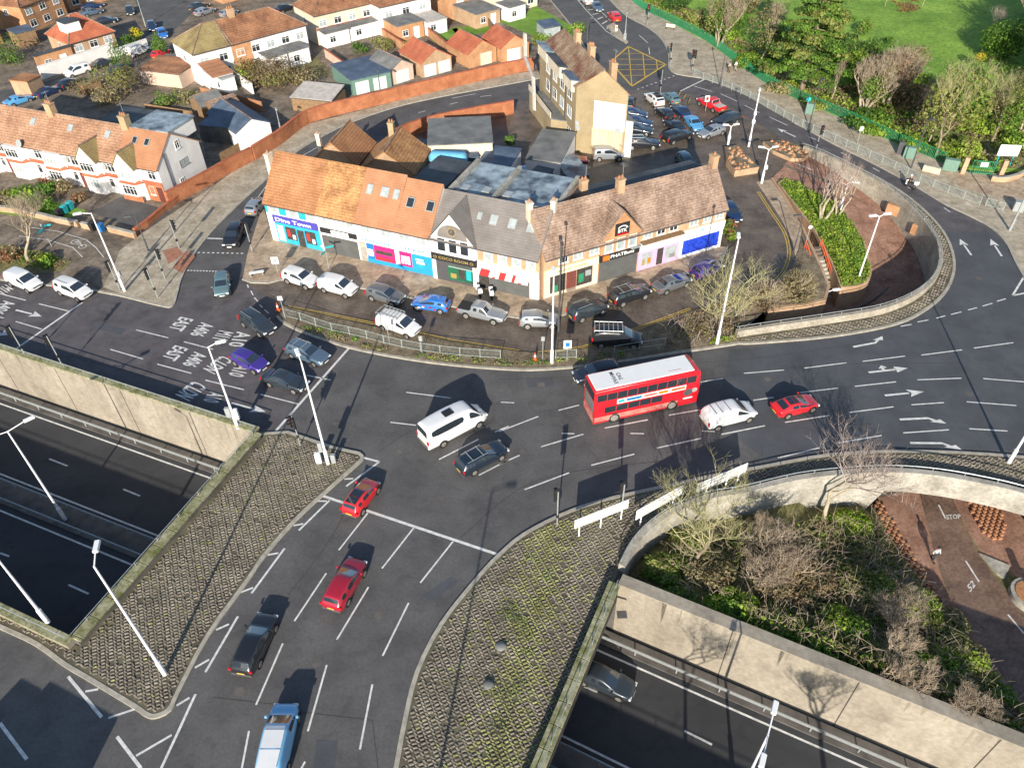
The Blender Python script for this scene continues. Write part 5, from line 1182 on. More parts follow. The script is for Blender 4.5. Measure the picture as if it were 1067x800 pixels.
magenta = mat('magenta_print', (.55, .02, .16), .5, .1, 2); poster_blue = mat('blue_print', (.02, .28, .62), .5, .08, 1); cyan = mat('cyan_paint', (.03, .36, .55), .5, .1, 2); violet = mat('violet_sign', (.07, .06, .36), .5, 0); lilac = mat('lilac_paint', (.62, .38, .60), .5, .05, 2); shop_blue = mat('blue_shutter', (.02, .06, .52), .5, .2, 1.5); shop_green = mat('shop_green', (.03, .22, .11), .5, .1, 2); pale_sign = mat('pale_sign', (.62, .70, .70), .6, .06, 2); inner = mat('shop_interior', (.05, .045, .04), .5, .4, 3, spec=.6); cream_sign = mat('cream_sign', (.74, .68, .46), .6, .05, 2); awn_red = mat('red_canvas', (.55, .03, .03), .7, .1, 3)
U = [0, lwx(342, 273, .1), lwx(369, 278, .1), lwx(410, 286, .1), lwx(453, 292, .1), lwx(503, 303, .1), LW]
U = [0, 7.2, 12.2, 17.2, 21.6, 27.0, LW]
R9 = 9.5
s1 = shop('left end shop with orange roof and violet-blue shop sign', WA, lx, U[0], U[1], R9, 4.0, 'tile_orange', 'render_white', bh=4.6)
for i, (a, b) in enumerate(((.0, .35), (1.9, 2.9), (4.6, 5.6))):
    q = MB(); q.box(a, b, -.03, .0, 3.85, 5.2, X['teal']); s1.put(q, 'painted_stripe')
for u in (1.15, 3.8, 6.3): s1.win('f', u, 3.95, 1.1, 1.15, glass='glass_pale', bars=0)
fascia(s1, violet, 2.85, 3.7, .9, 7.0, .2, 'Dine Town', tx=.06, tw=.8, th=.6)
front(s1, [(.05, .9, .12, 3.7, 'sign_white', 'side_panel'), (.9, 7.05, .12, 2.8, cyan, 'shopfront'), (1.1, 2.0, .3, 2.4, 'sign_white', 'white_panel')], out=.05)
for a, b in ((2.3, 3.7), (5.0, 6.4)):
    q = MB(); q.box(a, b, -.10, -.05, .75, 2.4, inner); q.box(a+.2, a+.6, -.11, -.10, 1.2, 2.1, awn_red); q.box(b-.55, b-.15, -.11, -.10, .9, 1.5, X['sign_white']); s1.put(q, 'shop_window')
q = MB(); q.box(3.9, 4.8, -.10, -.05, .12, 2.3, inner); s1.put(q, 'shop_door')
s1.chimney(-.25, 2.9, 4.6, 9.6, .5, .8, 'render_cream', 1)
s2 = shop('shop with weathered orange roof and black barber sign', WA, lx, U[1], U[2], R9, 4.0, 'tile_orange_dark', 'render_white', bh=4.6)
for u in (1.2, 3.7): s2.win('f', u, 3.9, 1.2, 1.1, glass='glass_pale', bars=1)
fascia(s2, 'black', 2.8, 3.4, .1, 4.9, .16, None)
q = MB(); q.cbox(1.6, 3.9, -.22, -.16, 2.82, 3.38, .05, X['sign_white']); o = s2.put(q, 'name_panel')
t = MB(); put_text(t, 'Barbers', (1.85, -.232, 2.93), (1, 0, 0), (0, 0, 1), 1.8, .32, X['maroon'] if 'maroon' in X else X['door'], .01); s2.put(t, 'lettering', o)
front(s2, [(.1, 4.85, .12, 2.45, 'shutter', 'roller_shutter'), (.1, 4.85, 2.45, 2.8, 'sign_white', 'shutter_box')])
s2.dish(4.3, -.1, 4.6, .3)
s3 = shop('shop with brown roof and three pale skylights, blue and pink posters', WA, lx, U[2], U[3], R9, 4.0, 'tile_brown' if False else 'tile_terra', 'render_white', bh=4.9)
s4 = shop('shop with plain terracotta roof and two dark skylights', WA, lx, U[3], U[4], R9-.25, 3.9, 'tile_terra', 'render_white', bh=5.0, back=10)
sl = math.atan2(R9-EV, 4.0)
def on(y, r=R9, d=4.0): return EV+(r-EV)*y/d+.15
for x, w in ((1.0, .75), (2.9, 1.0), (4.3, .7)): s3.skylight(x, 2.4, on(2.4), w, 1.1, sl, 'glass_pale')
for x in (1.2, 3.6): s4.skylight(x, 2.0, on(2.0), .95, 1.15, sl)
for sx, u in ((s3, 1.3), (s3, 3.8), (s4, 1.1), (s4, 3.1)): sx.win('f', u, 3.95, 1.3, 1.05, glass='glass_pale', bars=1)
for sx, a, b, tx in ((s3, .1, s3.L, 'LED HOUSE S'), (s4, 0, s4.L-.1, 'OFA & BEDS')):
    fascia(sx, pale_sign, 2.75, 3.4, a, b, .16, tx, 'sign_blue', .12, .84, .5)
front(s3, [(.1, .9, .12, 2.7, 'concrete_pale', 'pier'), (.95, s3.L, .12, .62, poster_blue, 'poster'), (1.0, 1.9, .66, 2.6, 'sign_blue', 'poster'), (1.95, 4.6, .66, 2.55, magenta, 'poster')])
q = MB(); q.box(1.1, 1.8, -.075, -.06, 1.0, 1.9, X['sign_white']); q.box(2.1, 4.4, -.075, -.06, .75, 1.1, awn_red); q.box(2.2, 4.3, -.075, -.06, 1.5, 1.95, inner); q.box(4.65, 5.0, -.075, -.06, .66, 2.7, X['sign_white']); s3.put(q, 'poster_print')
front(s4, [(.0, 4.25, .12, .62, poster_blue, 'poster'), (.2, 1.7, .66, 2.5, magenta, 'poster'), (1.75, 4.25, .62, 2.5, poster_blue, 'poster')])
q = MB(); q.box(.4, .7, -.075, -.06, .95, 2.0, X['sign_white']); q.box(.8, 1.1, -.075, -.06, .95, 2.0, X['sign_white']); q.box(1.2, 1.5, -.075, -.06, .95, 2.0, X['sign_white']); q.box(2.2, 3.2, -.075, -.06, 1.8, 2.0, X['sign_white']); q.box(2.3, 3.3, -.075, -.06, 1.35, 1.65, X['sign_white']); q.box(2.5, 3.1, -.075, -.06, .95, 1.2, cyan); s4.put(q, 'poster_print')
# grey roofed pub with clock gable
GH, GY = 8.7, 4.0
s5 = shop('grey roofed pub with arched white clock gable and black fascia', WA, lx, U[4], U[5], GH, GY, 'slate', 'render_white', back=12.5, bh=7.9, bm='felt_patchy')
g0, g1 = 0.15, 5.25; gm = (g0+g1)/2; gz = 8.6
b = MB()
b.face([(g0, -.25, .1), (g1, -.25, .1), (g1, -.25, EV+.1), (gm, -.25, gz), (g0, -.25, EV+.1)], X['render_white'])
b.face([(g0, 0, .1), (g0, -.25, .1), (g0, -.25, EV+.1), (g0, 0, EV+.1)], X['render_white']); b.face([(g1, -.25, .1), (g1, 0, .1), (g1, 0, EV+.1), (g1, -.25, EV+.1)], X['render_white'])
s5.put(b, 'gable_wall')
b = MB()
for sx, xe in ((-1, g0-.3), (1, g1+.3)):
    q = [Vector((xe, -.55, EV-.1)), Vector((gm, -.55, gz+.2)), Vector((gm, 3.7, gz+.2)), Vector((xe, .1, EV-.1))]
    if sx > 0: q = q[::-1]
    q = q[::-1]
    d = Vector((0, 0, -.14)); b.face(q, X['slate']); b.face([p+d for p in q[::-1]], X['dark_grey'])
    for i in range(4): b.face([q[i], q[i]+d, q[(i+1) % 4]+d, q[(i+1) % 4]], X['dark_grey'])
s5.put(b, 'gable_roof')
b = MB(); arc = [(gm+1.75*math.cos(t*math.pi/14), -.27, 5.75+1.5*math.sin(t*math.pi/14)) for t in range(15)]
b.face([(gm-1.75, -.27, 5.6)]+[(gm+1.75, -.27, 5.6)]+arc, X['slate'])
s5.put(b, 'arched_panel')
b = MB()
for t in range(12):
    a0, a1 = t*math.pi/6, (t+1)*math.pi/6
    b.box(gm+.5*math.cos(a0)-.07, gm+.5*math.cos(a0)+.07, -.31, -.27, 6.45+.5*math.sin(a0)-.07, 6.45+.5*math.sin(a0)+.07, X['gold'])
b.tube((gm, -.27, 6.45), (gm, -.30, 6.45), .36, n=16, mat=X['dark_grey']); b.box(gm-.03, gm+.03, -.33, -.30, 6.45, 6.75, X['gold']); b.box(gm-.2, gm, -.33, -.30, 6.42, 6.48, X['gold']); s5.put(b, 'clock')
for u in (gm-1.35, gm, gm+1.35): s5.win('f', u, 3.85, 1.05, 1.7, bars=0, at=-.25, tr=False)
fascia(s5, 'black', 2.7, 3.5, .05, s5.L-.05, .42, 'O COCO ROOM O', 'gold', .05, .9, .45)
front(s5, [(.05, .5, .12, 2.7, 'sign_white', 'pier'), (s5.L-.5, s5.L-.08, .12, 2.7, 'sign_white', 'pier'), (.5, s5.L-.5, .12, 2.7, 'dark_grey', 'shopfront'), (1.9, 4.9, .45, 2.3, shop_green, 'shop_window')], out=.28)
q = MB(); q.box(2.2, 2.9, -.30, -.28, .7, 1.3, X['gold']); q.box(3.2, 3.9, -.30, -.28, .8, 2.0, inner); q.box(4.1, 4.7, -.30, -.28, .8, 2.0, X['teal']); q.box(2.0, 4.9, -.30, -.28, 2.05, 2.2, X['sign_grey']); s5.put(q, 'window_print')
s6 = shop('grey roofed corner shop with three pale skylights and red striped awning', WA, lx, U[5], U[6]-.12, GH, GY, 'slate', 'brick_buff', back=12.5, bh=7.9, bm='felt_patchy')
sg = math.atan2(GH-EV, GY)
s5.skylight(4.85, 2.3, EV+(GH-EV)*2.3/GY+.15, .5, .8, sg, 'glass_pale')
for x in (1.1, 3.2, 5.3): s6.skylight(x, 2.2, EV+(GH-EV)*2.2/GY+.15, .85, 1.1, sg, 'glass_pale')
for u in (1.3, 2.9, 4.5, 6.1): s6.win('f', u, 3.8, 1.0, 1.25, glass='glass_pale', bars=0)
fascia(s6, 'sign_white', 2.75, 3.55, .05, s6.L, .2, None)
front(s6, [(.1, 1.3, .12, 2.4, inner, 'shop_door'), (1.35, 5.9, .12, 2.25, 'shutter', 'roller_shutter'), (6.0, s6.L, .12, 2.75, 'sign_white', 'pier')])
b = MB()
for i in range(16):
    x0 = .1+i*.37; b.face([(x0, -.75, 2.35), (x0+.37, -.75, 2.35), (x0+.37, -.2, 2.75), (x0, -.2, 2.75)], awn_red if i in (1, 2, 3, 7, 8, 11) else X['sign_white'])
    b.face([(x0, -.75, 2.2), (x0+.37, -.75, 2.2), (x0+.37, -.75, 2.35), (x0, -.75, 2.35)], awn_red if i in (1, 2, 3, 5, 7, 8, 11, 13) else X['sign_white'])
s6.put(b, 'awning')
for s, xs in ((s5, (.12, 5.28)), (s6, (s6.L-.25,))):
    for x in xs:
        q = MB(); q.box(x-.22, x+.22, GY+.05, 12.5, 7.9, 8.45, X['concrete_pale']); s.put(q, 'parapet')
for s, pts in ((s5, ((1.4, 6.3), (3.8, 6.6))), (s6, ((.9, 6.5),))):
    for x, y in pts: s.skylight(x, y, 8.1, .9, 1.2, 0, 'glass_pale', 'roof_window')
q = MB(); q.box(2.3, 3.9, GY+.5, GY+1.0, 8.0, 8.25, X['corrugated']); s5.put(q, 'roof_vent')
s6.chimney(s6.L-.1, GY+.3, 6.2, 9.6, .5, .7, 'render_cream', 1)
# right wing
V = [0, 6.6, 11.6, 17.0, LR+.4]
RH, RYY = 9.0, 3.1
t1 = shop('corner shop with cream sign and plants in its window', RA, rx, V[0], V[1], RH, RYY, 'tile_brown', 'brick_buff', back=7.5, bh=7.4)
t2 = shop('gabled burger shop with black fascia, grey shutter and framed wall sign', RA, rx, V[1], V[2], RH, RYY, 'tile_brown', 'brick_orange', back=7.5, bh=7.4)
t3 = shop('lilac fronted shop beside the burger shop', RA, rx, V[2], V[3], RH, RYY, 'tile_brown', 'brick_buff', back=7.5, bh=7.4)
t4 = shop('right end shop with white sign and bright blue shutter', RA, rx, V[3], V[4], RH, RYY, 'tile_brown', 'brick_buff', back=7.5, bh=7.4)
for u, bars in ((2.3, 2), (4.0, 1), (6.0, 1)): t1.win('f', u, 3.95, 1.1, 1.15, glass='glass_pale' if bars == 1 else 'glass', bars=bars)
fascia(t1, cream_sign, 2.75, 3.6, .1, 6.5, .2, 'TULIP CAFE', 'gold', .22, .55, .3)
front(t1, [(.05, .75, .12, 2.75, 'render_cream', 'pier'), (5.9, 6.55, .12, 2.75, 'render_cream', 'pier'), (.75, 5.9, .12, .5, 'render_cream', 'stall_riser'), (.8, 2.6, .5, 2.6, inner, 'shop_window'), (2.75, 3.9, .15, 2.6, 'door', 'shop_door'), (4.0, 5.85, .5, 2.6, inner, 'shop_window')])
q = MB(); q.box(1.1, 1.7, -.09, -.06, .6, 1.4, shop_green); q.box(4.2, 4.8, -.09, -.06, .9, 2.0, shop_green); q.box(5.0, 5.7, -.09, -.06, 1.5, 2.2, X['sign_grey']); t1.put(q, 'window_display')
b = MB(); gx0, gx1 = .1, t2.L-.1; gxm = (gx0+gx1)/2; gzz = 8.3
b.face([(gx0, -.2, 3.6), (gx1, -.2, 3.6), (gx1, -.2, EV+.2), (gxm, -.2, gzz), (gx0, -.2, EV+.2)], X['brick_orange'])
b.face([(gx0, 0, 3.6), (gx0, -.2, 3.6), (gx0, -.2, EV+.2), (gx0, 0, EV+.2)], X['brick_orange']); b.face([(gx1, -.2, 3.6), (gx1, 0, 3.6), (gx1, 0, EV+.2), (gx1, -.2, EV+.2)], X['brick_orange'])
t2.put(b, 'gable_wall')
b = MB()
for sx, xe in ((-1, gx0-.25), (1, gx1+.25)):
    q = [Vector((xe, -.4, EV+.05)), Vector((xe, .1, EV+.05)), Vector((gxm, 2.9, gzz+.18)), Vector((gxm, -.4, gzz+.18))]
    q = [q[0], q[3], q[2], q[1]]
    if sx < 0: q = q[::-1]
    d = Vector((0, 0, -.12)); b.face(q, X['tile_brown']); b.face([p+d for p in q[::-1]], X['timber'])
    for i in range(4): b.face([q[i], q[i]+d, q[(i+1) % 4]+d, q[(i+1) % 4]], X['tile_brown'])
t2.put(b, 'gable_roof')
for u in (gxm-1.45, gxm, gxm+1.45): t2.win('f', u, 3.8, 1.0, 1.45, glass='glass_pale', bars=0, at=-.2)
q = MB(); q.box(gxm-.85, gxm+.85, -.32, -.2, 5.6, 7.0, X['black']); o = t2.put(q, 'wall_sign')
q = MB()
for k in range(9):
    a0 = .35+k*.27; q.box(gxm+.6*math.cos(a0)-.09, gxm+.6*math.cos(a0)+.09, -.335, -.32, 6.25+.45*math.sin(a0)-.05, 6.25+.45*math.sin(a0)+.05, X['sign_white'])
put_text(q, 'BTK', (gxm-.55, -.335, 5.95), (1, 0, 0), (0, 0, 1), 1.1, .4, X['sign_white'], .02); q.box(gxm-.65, gxm+.65, -.335, -.32, 5.68, 5.85, X['red_lens']); t2.put(q, 'lettering', o)
o = fascia(t2, 'black', 2.75, 3.6, .05, t2.L-.05, .25, 'PHATBuns', 'sign_white', .26, .6, .5)
q = MB(); q.cbox(.35, 1.15, -.27, -.25, 2.85, 3.5, .1, X['orange_plastic']); t2.put(q, 'emblem', o)
front(t2, [(.1, t2.L-.1, .12, 2.75, 'shutter', 'roller_shutter')])
q = MB(); q.box(gx1-1.2, gx1, -.6, -.2, 3.62, 3.75, X['sign_grey']); t2.put(q, 'ledge')
for u, gl in ((1.0, 'glass_pale'), (2.7, 'glass'), (4.3, 'glass')): t3.win('f', u, 4.1, 1.1, 1.15, glass=gl, bars=1)
fascia(t3, pale_sign, 2.6, 3.75, .05, t3.L-.02, .2, None)
q = MB(); q.box(.05, t3.L, -.75, 0, 3.75, 3.88, X['timber']); t3.put(q, 'canopy')
front(t3, [(.05, t3.L-.05, .12, 2.6, lilac, 'shopfront')])
q = MB(); q.box(.5, 1.9, -.08, -.06, .6, 2.2, X['glass_pale']); q.box(.6, .95, -.09, -.08, .7, 1.4, X['gold']); q.box(1.3, 1.7, -.09, -.08, .8, 1.5, X['amber_lens']); t3.put(q, 'shop_window')
q = MB(); q.box(2.5, 3.3, -.08, -.06, .2, 2.3, inner); t3.put(q, 'shop_door')
q = MB(); q.box(3.6, 5.1, -.08, -.06, .6, 2.2, X['glass_pale']); q.box(4.2, 4.9, -.09, -.08, .7, 1.2, X['felt_grey']); t3.put(q, 'shop_window')
for u in (1.6, 3.4, 5.0): t4.win('f', min(u, t4.L-.7), 4.0, 1.1, 1.2, glass='glass_pale', bars=1)
fascia(t4, 'sign_white', 2.85, 3.65, .05, t4.L-.05, .2, 'o  CHEMIST', 'sign_blue', .15, .5, .25)
front(t4, [(.05, .5, .12, 2.85, 'sign_white', 'pier'), (t4.L-.5, t4.L-.05, .12, 2.85, 'sign_white', 'pier'), (.5, t4.L-.5, .12, .5, 'sign_white', 'stall_riser'), (.5, t4.L-.5, .5, 2.35, shop_blue, 'roller_shutter'), (.5, t4.L-.5, 2.35, 2.85, 'sign_white', 'shutter_box')])
t1.chimney(.1, RYY+.4, 7.0, 9.7, .5, .7, 'render_cream', 1)
t2.chimney(3.9, RYY-.1, 7.4, 10.1, .8, .7, 'brick_buff', 2)
t3.chimney(-3.2, 7.0, 7.2, 8.6, .8, .6, 'brick_buff', 2)
t4.chimney(t4.L-.4, RYY, 7.4, 10.0, .7, .8, 'brick_buff', 1)
# rear extensions behind the left wing
def block(name, label, A, B, z, depth, m='render_white', rm='felt', cat='outbuilding', ov=.12, t=.14, roof='flat', rh=None, **k):
    s = House(name, label, A, B, z, depth, cat=cat)
    if roof == 'flat': s.walls(z, X[m]); s.roof('flat', z, z, X[rm], ov=ov, t=t)
    elif roof == 'gable_y': s.walls(z, X[m], gable='y', gh=rh); s.roof('gable_y', z, rh, X[rm], ov=.2)
    elif roof == 'gable_x': s.walls(z, X[m], gable='x', gh=rh); s.roof('gable_x', z, rh, X[rm], ov=.2)
    elif roof == 'mono': s.walls(z, X[m]); s.roof('mono', z+.02, rh, X[rm], ov=.1)
    elif roof == 'hip': s.walls(z, X[m]); s.roof('hip', z, rh, X[rm], **k)
    return s
h = block('rear_extension', 'small shaded orange tiled rear wing behind the left shop', (325, 168), (372, 172), 5.0, 6.5, 'brick_buff', 'tile_orange', roof='gable_y', rh=7.6)
h.chimney(.2, 2.5, 5, 7.4, .5, .5, 'render_cream', 1)
h = block('rear_extension', 'orange tiled hipped rear wing with a yellow chimney', (374, 178), (432, 182), 5.0, 7.0, 'brick_buff', 'tile_orange_dark', roof='gable_y', rh=7.6)
h.chimney(2.7, 6.0, 5, 8.6, .7, .7, 'brick_yellow', 2); h.skylight(3.6, 2.4, 7.05, .9, 1.2, 0, 'glass_pale')
h = block('rear_extension', 'flat roofed rear building with dark felt behind the terracotta roof', (428, 190), (462, 197), 5.6, 7.0, 'concrete_dark', 'felt')
h = block('rear_extension', 'wide flat roofed workshop with grey felt roof', (446, 152), (513, 149), 5.4, 8.0, 'render_cream', 'felt_grey')
h = block('rear_extension', 'low shaded block in front of the flat roofed workshop', (452, 166), (498, 164), 4.2, 4.5, 'felt_blue', 'felt_blue')
h = block('rear_extension', 'small flat roofed shed behind the hipped rear wing', (415, 162), (442, 166), 4.2, 5.0, 'concrete_dark', 'felt_blue')
h = block('rear_extension', 'blue felted flat roof beside the yard', (497, 172), (530, 176), 4.2, 5.5, 'render_white', 'felt_blue')
h = block('outbuilding', 'white garage with grey flat roof beside the yellow building', (548, 166), (584, 170), 3.6, 9.0, 'render_white', 'felt_grey')
h = block('outbuilding', 'tiny flat roofed store by the corner chimney', (540, 192), (556, 196), 5.5, 5.0, 'concrete_dark', 'felt')
h = block('outbuilding', 'pale blue flat roofed store behind the right wing', (592, 186), (614, 183), 3.0, 5.5, 'felt_grey', 'felt_patchy')
g = G(467, 165, 4.6); r = empty('covered_boat', (g.x, g.y, 4.3), R(-8), 'pale blue tarpaulin covered boat shape on the shaded flat roof', 'boat cover')
q = MB(); q.cbox(-2.4, 2.4, -.9, .9, 0, 1.1, .45, mat('pale_blue_tarpaulin', (.14, .42, .62), .5, .1, 2)); q.build('tarpaulin', r, angle=60)
# ------------------------------------------------------------------ the three storey yellow brick building (skewed plan)
def yellow_block():
    A, B = G(600.8, 91, 9.0), G(655, 98.7, 9.0)
    s = House('yellow_brick_building', 'tall yellow brick building with mottled roof and white painted gable panel', A, B, 0, 16.5, cat='building', z0=.02)
    far = G(562.5, 47.7, 9.0)-A; far.z = 0
    s.D = far.dot(s.y); s.sh = far.dot(s.x)/s.D
    L = s.L; pk = .52
    m = X['brick_yellow']
    s.walls(9.0, m, gable='y', gh=11.6, pk=pk)
    s.roof('gable_y', 9.0, 11.6, X['tile_mottled'], ov=.25, pk=pk, ends=(.02, .1))
    b = MB(); b.box(L*.36, L*.97, -.03, 0, 3.9, 7.6, X['sign_white']); s.put(b, 'painted_panel')
    stain = mat('stained_paint', (.62, .58, .48), .8, .1, 1, stretch=(3, 3, .15), c2=(.48, .38, .22))
    b = MB(); b.box(L*.34, L*.95, -.025, 0, 1.3, 3.9, stain); s.put(b, 'stained_paint')
    for k, (y0, y1, dm) in enumerate(((.6, 3.4, 'felt_blue'), (4.6, 9.0, 'felt'), (9.6, 13.0, 'felt_patchy'))):
        d = MB(); d.box(-.45, 1.2, y0, min(y1, s.D-.3), 8.0, 9.55, X['render_cream']); d.box(-.7, 1.5, y0-.1, min(y1, s.D-.2)+.1, 9.55, 9.7, X[dm]); s.put(d, 'dormer')
    for fl, z in ((0, 1.0), (1, 4.0), (2, 6.6)):
        for y in (2.0, 4.6, 7.2, 9.8, 12.4):
            if y < s.D-.8: s.win('l', y, z, 1.3, 1.5, glass='glass_pale' if (fl+int(y)) % 2 else 'glass', bars=1)
    for y in (3.3, 8.5):
        p = MB(); p.tube((-.12, y, .3), (-.12, y, 8.8), .07, n=6, mat=X['dark_grey']); s.put(p, 'drainpipe')
    b = MB(); b.box(-2.6, -.02, 2.5, s.D-2, 2.9, 3.05, X['felt_grey']); b.box(-2.6, -2.5, 2.5, s.D-2, 3.05, 3.9, X['render_cream']); s.put(b, 'walkway')
    b = MB(); b.box(-2.5, -.05, 2.55, s.D-2.1, .05, 2.9, X['brick_yellow']); s.put(b, 'rear_wing')
    for y, nm in ((4.5, .5), (9.0, .5)):
        s.chimney(L*pk+.2, y, 11, 12.9, .7, 1.0, 'brick_buff', 3)
    s.chimney(L-.2, 4.2, 9, 11.2, .8, .8, 'brick_buff', 2)
    b = MB(); b.box(L, L+1.4, .8, 4.5, .02, 5.2, X['render_white']); b.box(L, L+1.6, .6, 4.7, 5.2, 5.35, X['felt_grey']); s.put(b, 'white_porch')
    s.dish(L*.84, -.1, 4.0, .42); s.dish(.35, -.1, 3.5, .32); s.dish(.2, -.15, 4.2, .3)
    d = MB(); p0 = Vector((-2.2, s.D+.5, 10.3)); p1 = Vector((-3.2, s.D-5.5, 6.2)); p2 = Vector((-3.4, s.D-6.5, 2.0))
    d.tube(p0, p0-Vector((0, 0, 3.6)), .32, n=8, mat=X['corrugated']); d.tube(p0-Vector((0, 0, 3.4)), p1, .32, n=8, mat=X['corrugated']); d.tube(p1, p2, .3, n=8, mat=X['corrugated']); s.put(d, 'flue_duct', smooth=False)
    return s
yellow_block()
# ------------------------------------------------------------------ white terrace on the left
TA, TB = G(0, 146, 4.9), G(164, 176, 4.9); TA.z = TB.z = 0
tx = (TB-TA).normalized(); TL = (TB-TA).length
terr = [(-10.5, -5.3, 'tile_pink', 'white terrace house at the left edge of the picture'), (-5.3, 0.6, 'tile_pink', 'white terrace house with a skylight at the left edge'), (.6, 7.2, 'tile_pink', 'white terrace house with a satellite dish above its bays'), (7.2, 13.4, 'tile_pink', 'white terrace house below the brick chimney stack'), (13.4, 19.4, 'tile_pink', 'white terrace house with a moss-edged gable over its bay'), (19.4, TL-.1, 'tile_terra', 'end terrace house with red brick ground floor and grey dormer roof')]
for i, (x0, x1, rm, lb) in enumerate(terr):
    s = House('terrace_house', lb, TA+tx*x0, TA+tx*x1, 0, 8.2, group='white terrace houses')
    L = s.L; wm = X['render_white']
    s.walls(4.9, wm, gable='x', gh=7.9, pk=.44)
    s.roof('gable_x', 4.9, 7.9, X[rm], ov=.35, pk=.44, ends=(0, -.004) if i < 5 else (0, .12))
    # bay
    b = MB(); b.prism([(.5, -.9), (2.9, -.9), (3.5, 0), (-.0+.05, 0)], .05, 4.7, wm); s.put(b, 'bay_wall')
    for z, hh in ((.95, 1.3), (3.2, 1.2)): s.win('f', 1.7, z, 2.2, hh, at=-.9, bars=3, glass='glass' if (i+int(z)) % 2 else 'glass_pale')
    b = MB(); b.mesh([(-.05, -.35, 2.55), (.45, -1.15, 2.55), (2.95, -1.15, 2.55), (3.6, -.35, 2.55), (.35, -.35, 3.05), (.75, -.75, 3.0), (2.7, -.75, 3.0), (3.2, -.35, 3.05)], [(0, 1, 5, 4), (1, 2, 6, 5), (2, 3, 7, 6), (4, 5, 6, 7)], X['tile_red']); s.put(b, 'canopy')
    b = MB(); b.box(.0, L, -.12, -.003, 2.45, 2.95, X['tile_red']); s.put(b, 'tile_band')
    if i >= 4:
        g = MB(); gx0, gx1 = .3, 3.5; gm_ = 1.9
        g.face([(gx0, -.92, 4.7), (gx1, -.92, 4.7), (gm_, -.92, 6.7)], wm); s.put(g, 'gable_wall')
        s.roof('gable_y', 4.75, 6.65, X['tile_moss'], x0=gx0, x1=gx1, y0=-.95, y1=2.2, ov=.15, name='gable_roof')
    s.win('f', L-1.2, 3.2, 1.2, 1.15, bars=1); s.win('f', L-2.0 if L > 5.5 else L-1.5, 1.0, .8, 1.2, bars=0)
    s.door('f', L-.75, .95, 2.1, 'door' if i % 2 else 'frame_white')
    if i == 5:
        b = MB(); b.box(3.6, L+.01, -.05, -.004, .05, 2.45, X['brick']); b.box(.2, 3.4, -.95, -.905, .05, .9, X['brick']); s.put(b, 'brick_front')
        b = MB(); b.box(.6, L-.15, 3.6, 8.6, 6.2, 8.0, wm); s.put(b, 'loft_wall')
        b = MB(); b.box(.5, L+.02, 3.45, 8.8, 8.0, 8.16, X['felt_patchy']); s.put(b, 'loft_roof')
        for x in (2.0, 3.9): s.skylight(x, 2.3, 4.9+3.0*2.3/3.6+.15, .75, 1.0, R(39.8))
        s.win('r', 4.4, 5.6, .8, 1.1, glass='glass'); s.win('r', 4.6, 3.2, 1.6, .9, frame='sign_grey', glass='glass_pale', name='wall_sign'); s.win('r', 3.4, .7, .8, 1.3)
        p = MB(); p.tube((L+.1, 1.6, .2), (L+.1, 1.6, 6.2), .07, n=6, mat=X['dark_grey']); s.put(p, 'drainpipe')
    else:
        s.skylight(L*.6, 2.4, 4.9+3.0*2.4/3.6+.15, .8, 1.0, R(39.8), 'glass_pale')
    if i in (0, 2, 4): s.chimney(L, 3.6, 6.8, 9.3, 1.0, .9, 'brick_buff' if i != 4 else 'brick_yellow', 3)
    if i == 2: s.dish(3.4, -.5, 5.2, .5)
    if i in (3, 4): s.dish(3.9, -.3, 3.9, .42)
# ------------------------------------------------------------------ houses of the back streets
def semi(label, A, B, zref, depth, wm, rm, rh, hip=None, name='semi_detached_house', wins=4, ext=None, rooftype='hip', chim=(), wz=3.1, low=True):
    s = House(name, label, A, B, zref, depth)
    if rooftype == 'hip': s.walls(zref, X[wm]); s.roof('hip', zref, rh, X[rm], hip=hip)
    else: s.walls(zref, X[wm], gable='x', gh=rh); s.roof('gable_x', zref, rh, X[rm])
    for i in range(wins):
        u = (i+.5)*s.L/wins
        s.win('f', u, wz, min(1.5, s.L/wins*.55), 1.15, bars=1, glass='glass' if i % 2 else 'glass_pale')
        if low: s.win('f', u, .9, min(1.6, s.L/wins*.55), 1.2, bars=1)
    s.win('l', depth*.5, wz, 1.0, 1.0, bars=1); s.win('r', depth*.5, wz, 1.0, 1.0, bars=1)
    for x, y in chim: s.chimney(x, y, rh-1.5, rh+1.1, 1.1, .7, 'brick_buff', 3)
    return s
def wing(s, x0, x1, d, h, wm, rm, name='extension', rh=None, win=True):
    """single storey part built onto the front (camera) side"""
    b = MB(); b.box(x0, x1, -d, -.002, .05, h, X[wm]); o = s.put(b, name)
    r = MB()
    rh = rh or h+.15
    q = [(x0-.15, -d-.2, h), (x1+.15, -d-.2, h), (x1+.15, -.01, rh), (x0-.15, -.01, rh)]
    r.mesh(q+[(p[0], p[1], p[2]+.13) for p in q], [(3, 2, 1, 0), (4, 5, 6, 7), (0, 1, 5, 4), (1, 2, 6, 5), (2, 3, 7, 6), (3, 0, 4, 7)], X[rm]); s.put(r, 'extension_roof', o)
    if win: s.win('f', lerp(x0, x1, .3), .9, 1.2, 1.1, at=-d, bars=1); s.door('f', lerp(x0, x1, .72), 1.2, 2.05, 'frame_white', at=-d)
h = semi('white house with a mossy hipped roof at the left end of its row', (201, 57), (240, 47), 5.2, 8.5, 'render_white', 'tile_moss', 8.1, hip=(4.2, .05), wins=2)
wing(h, .4, 3.8, 5.0, 2.7, 'render_white', 'tile_terra', rh=3.6)
h = semi('brick and white house pair with chimney under a brown roof', (240, 47), (318, 26), 5.2, 8.5, 'render_white', 'tile_rust', 8.1, hip=(.05, 4.2), wins=5, chim=((3.2, 4.3),))
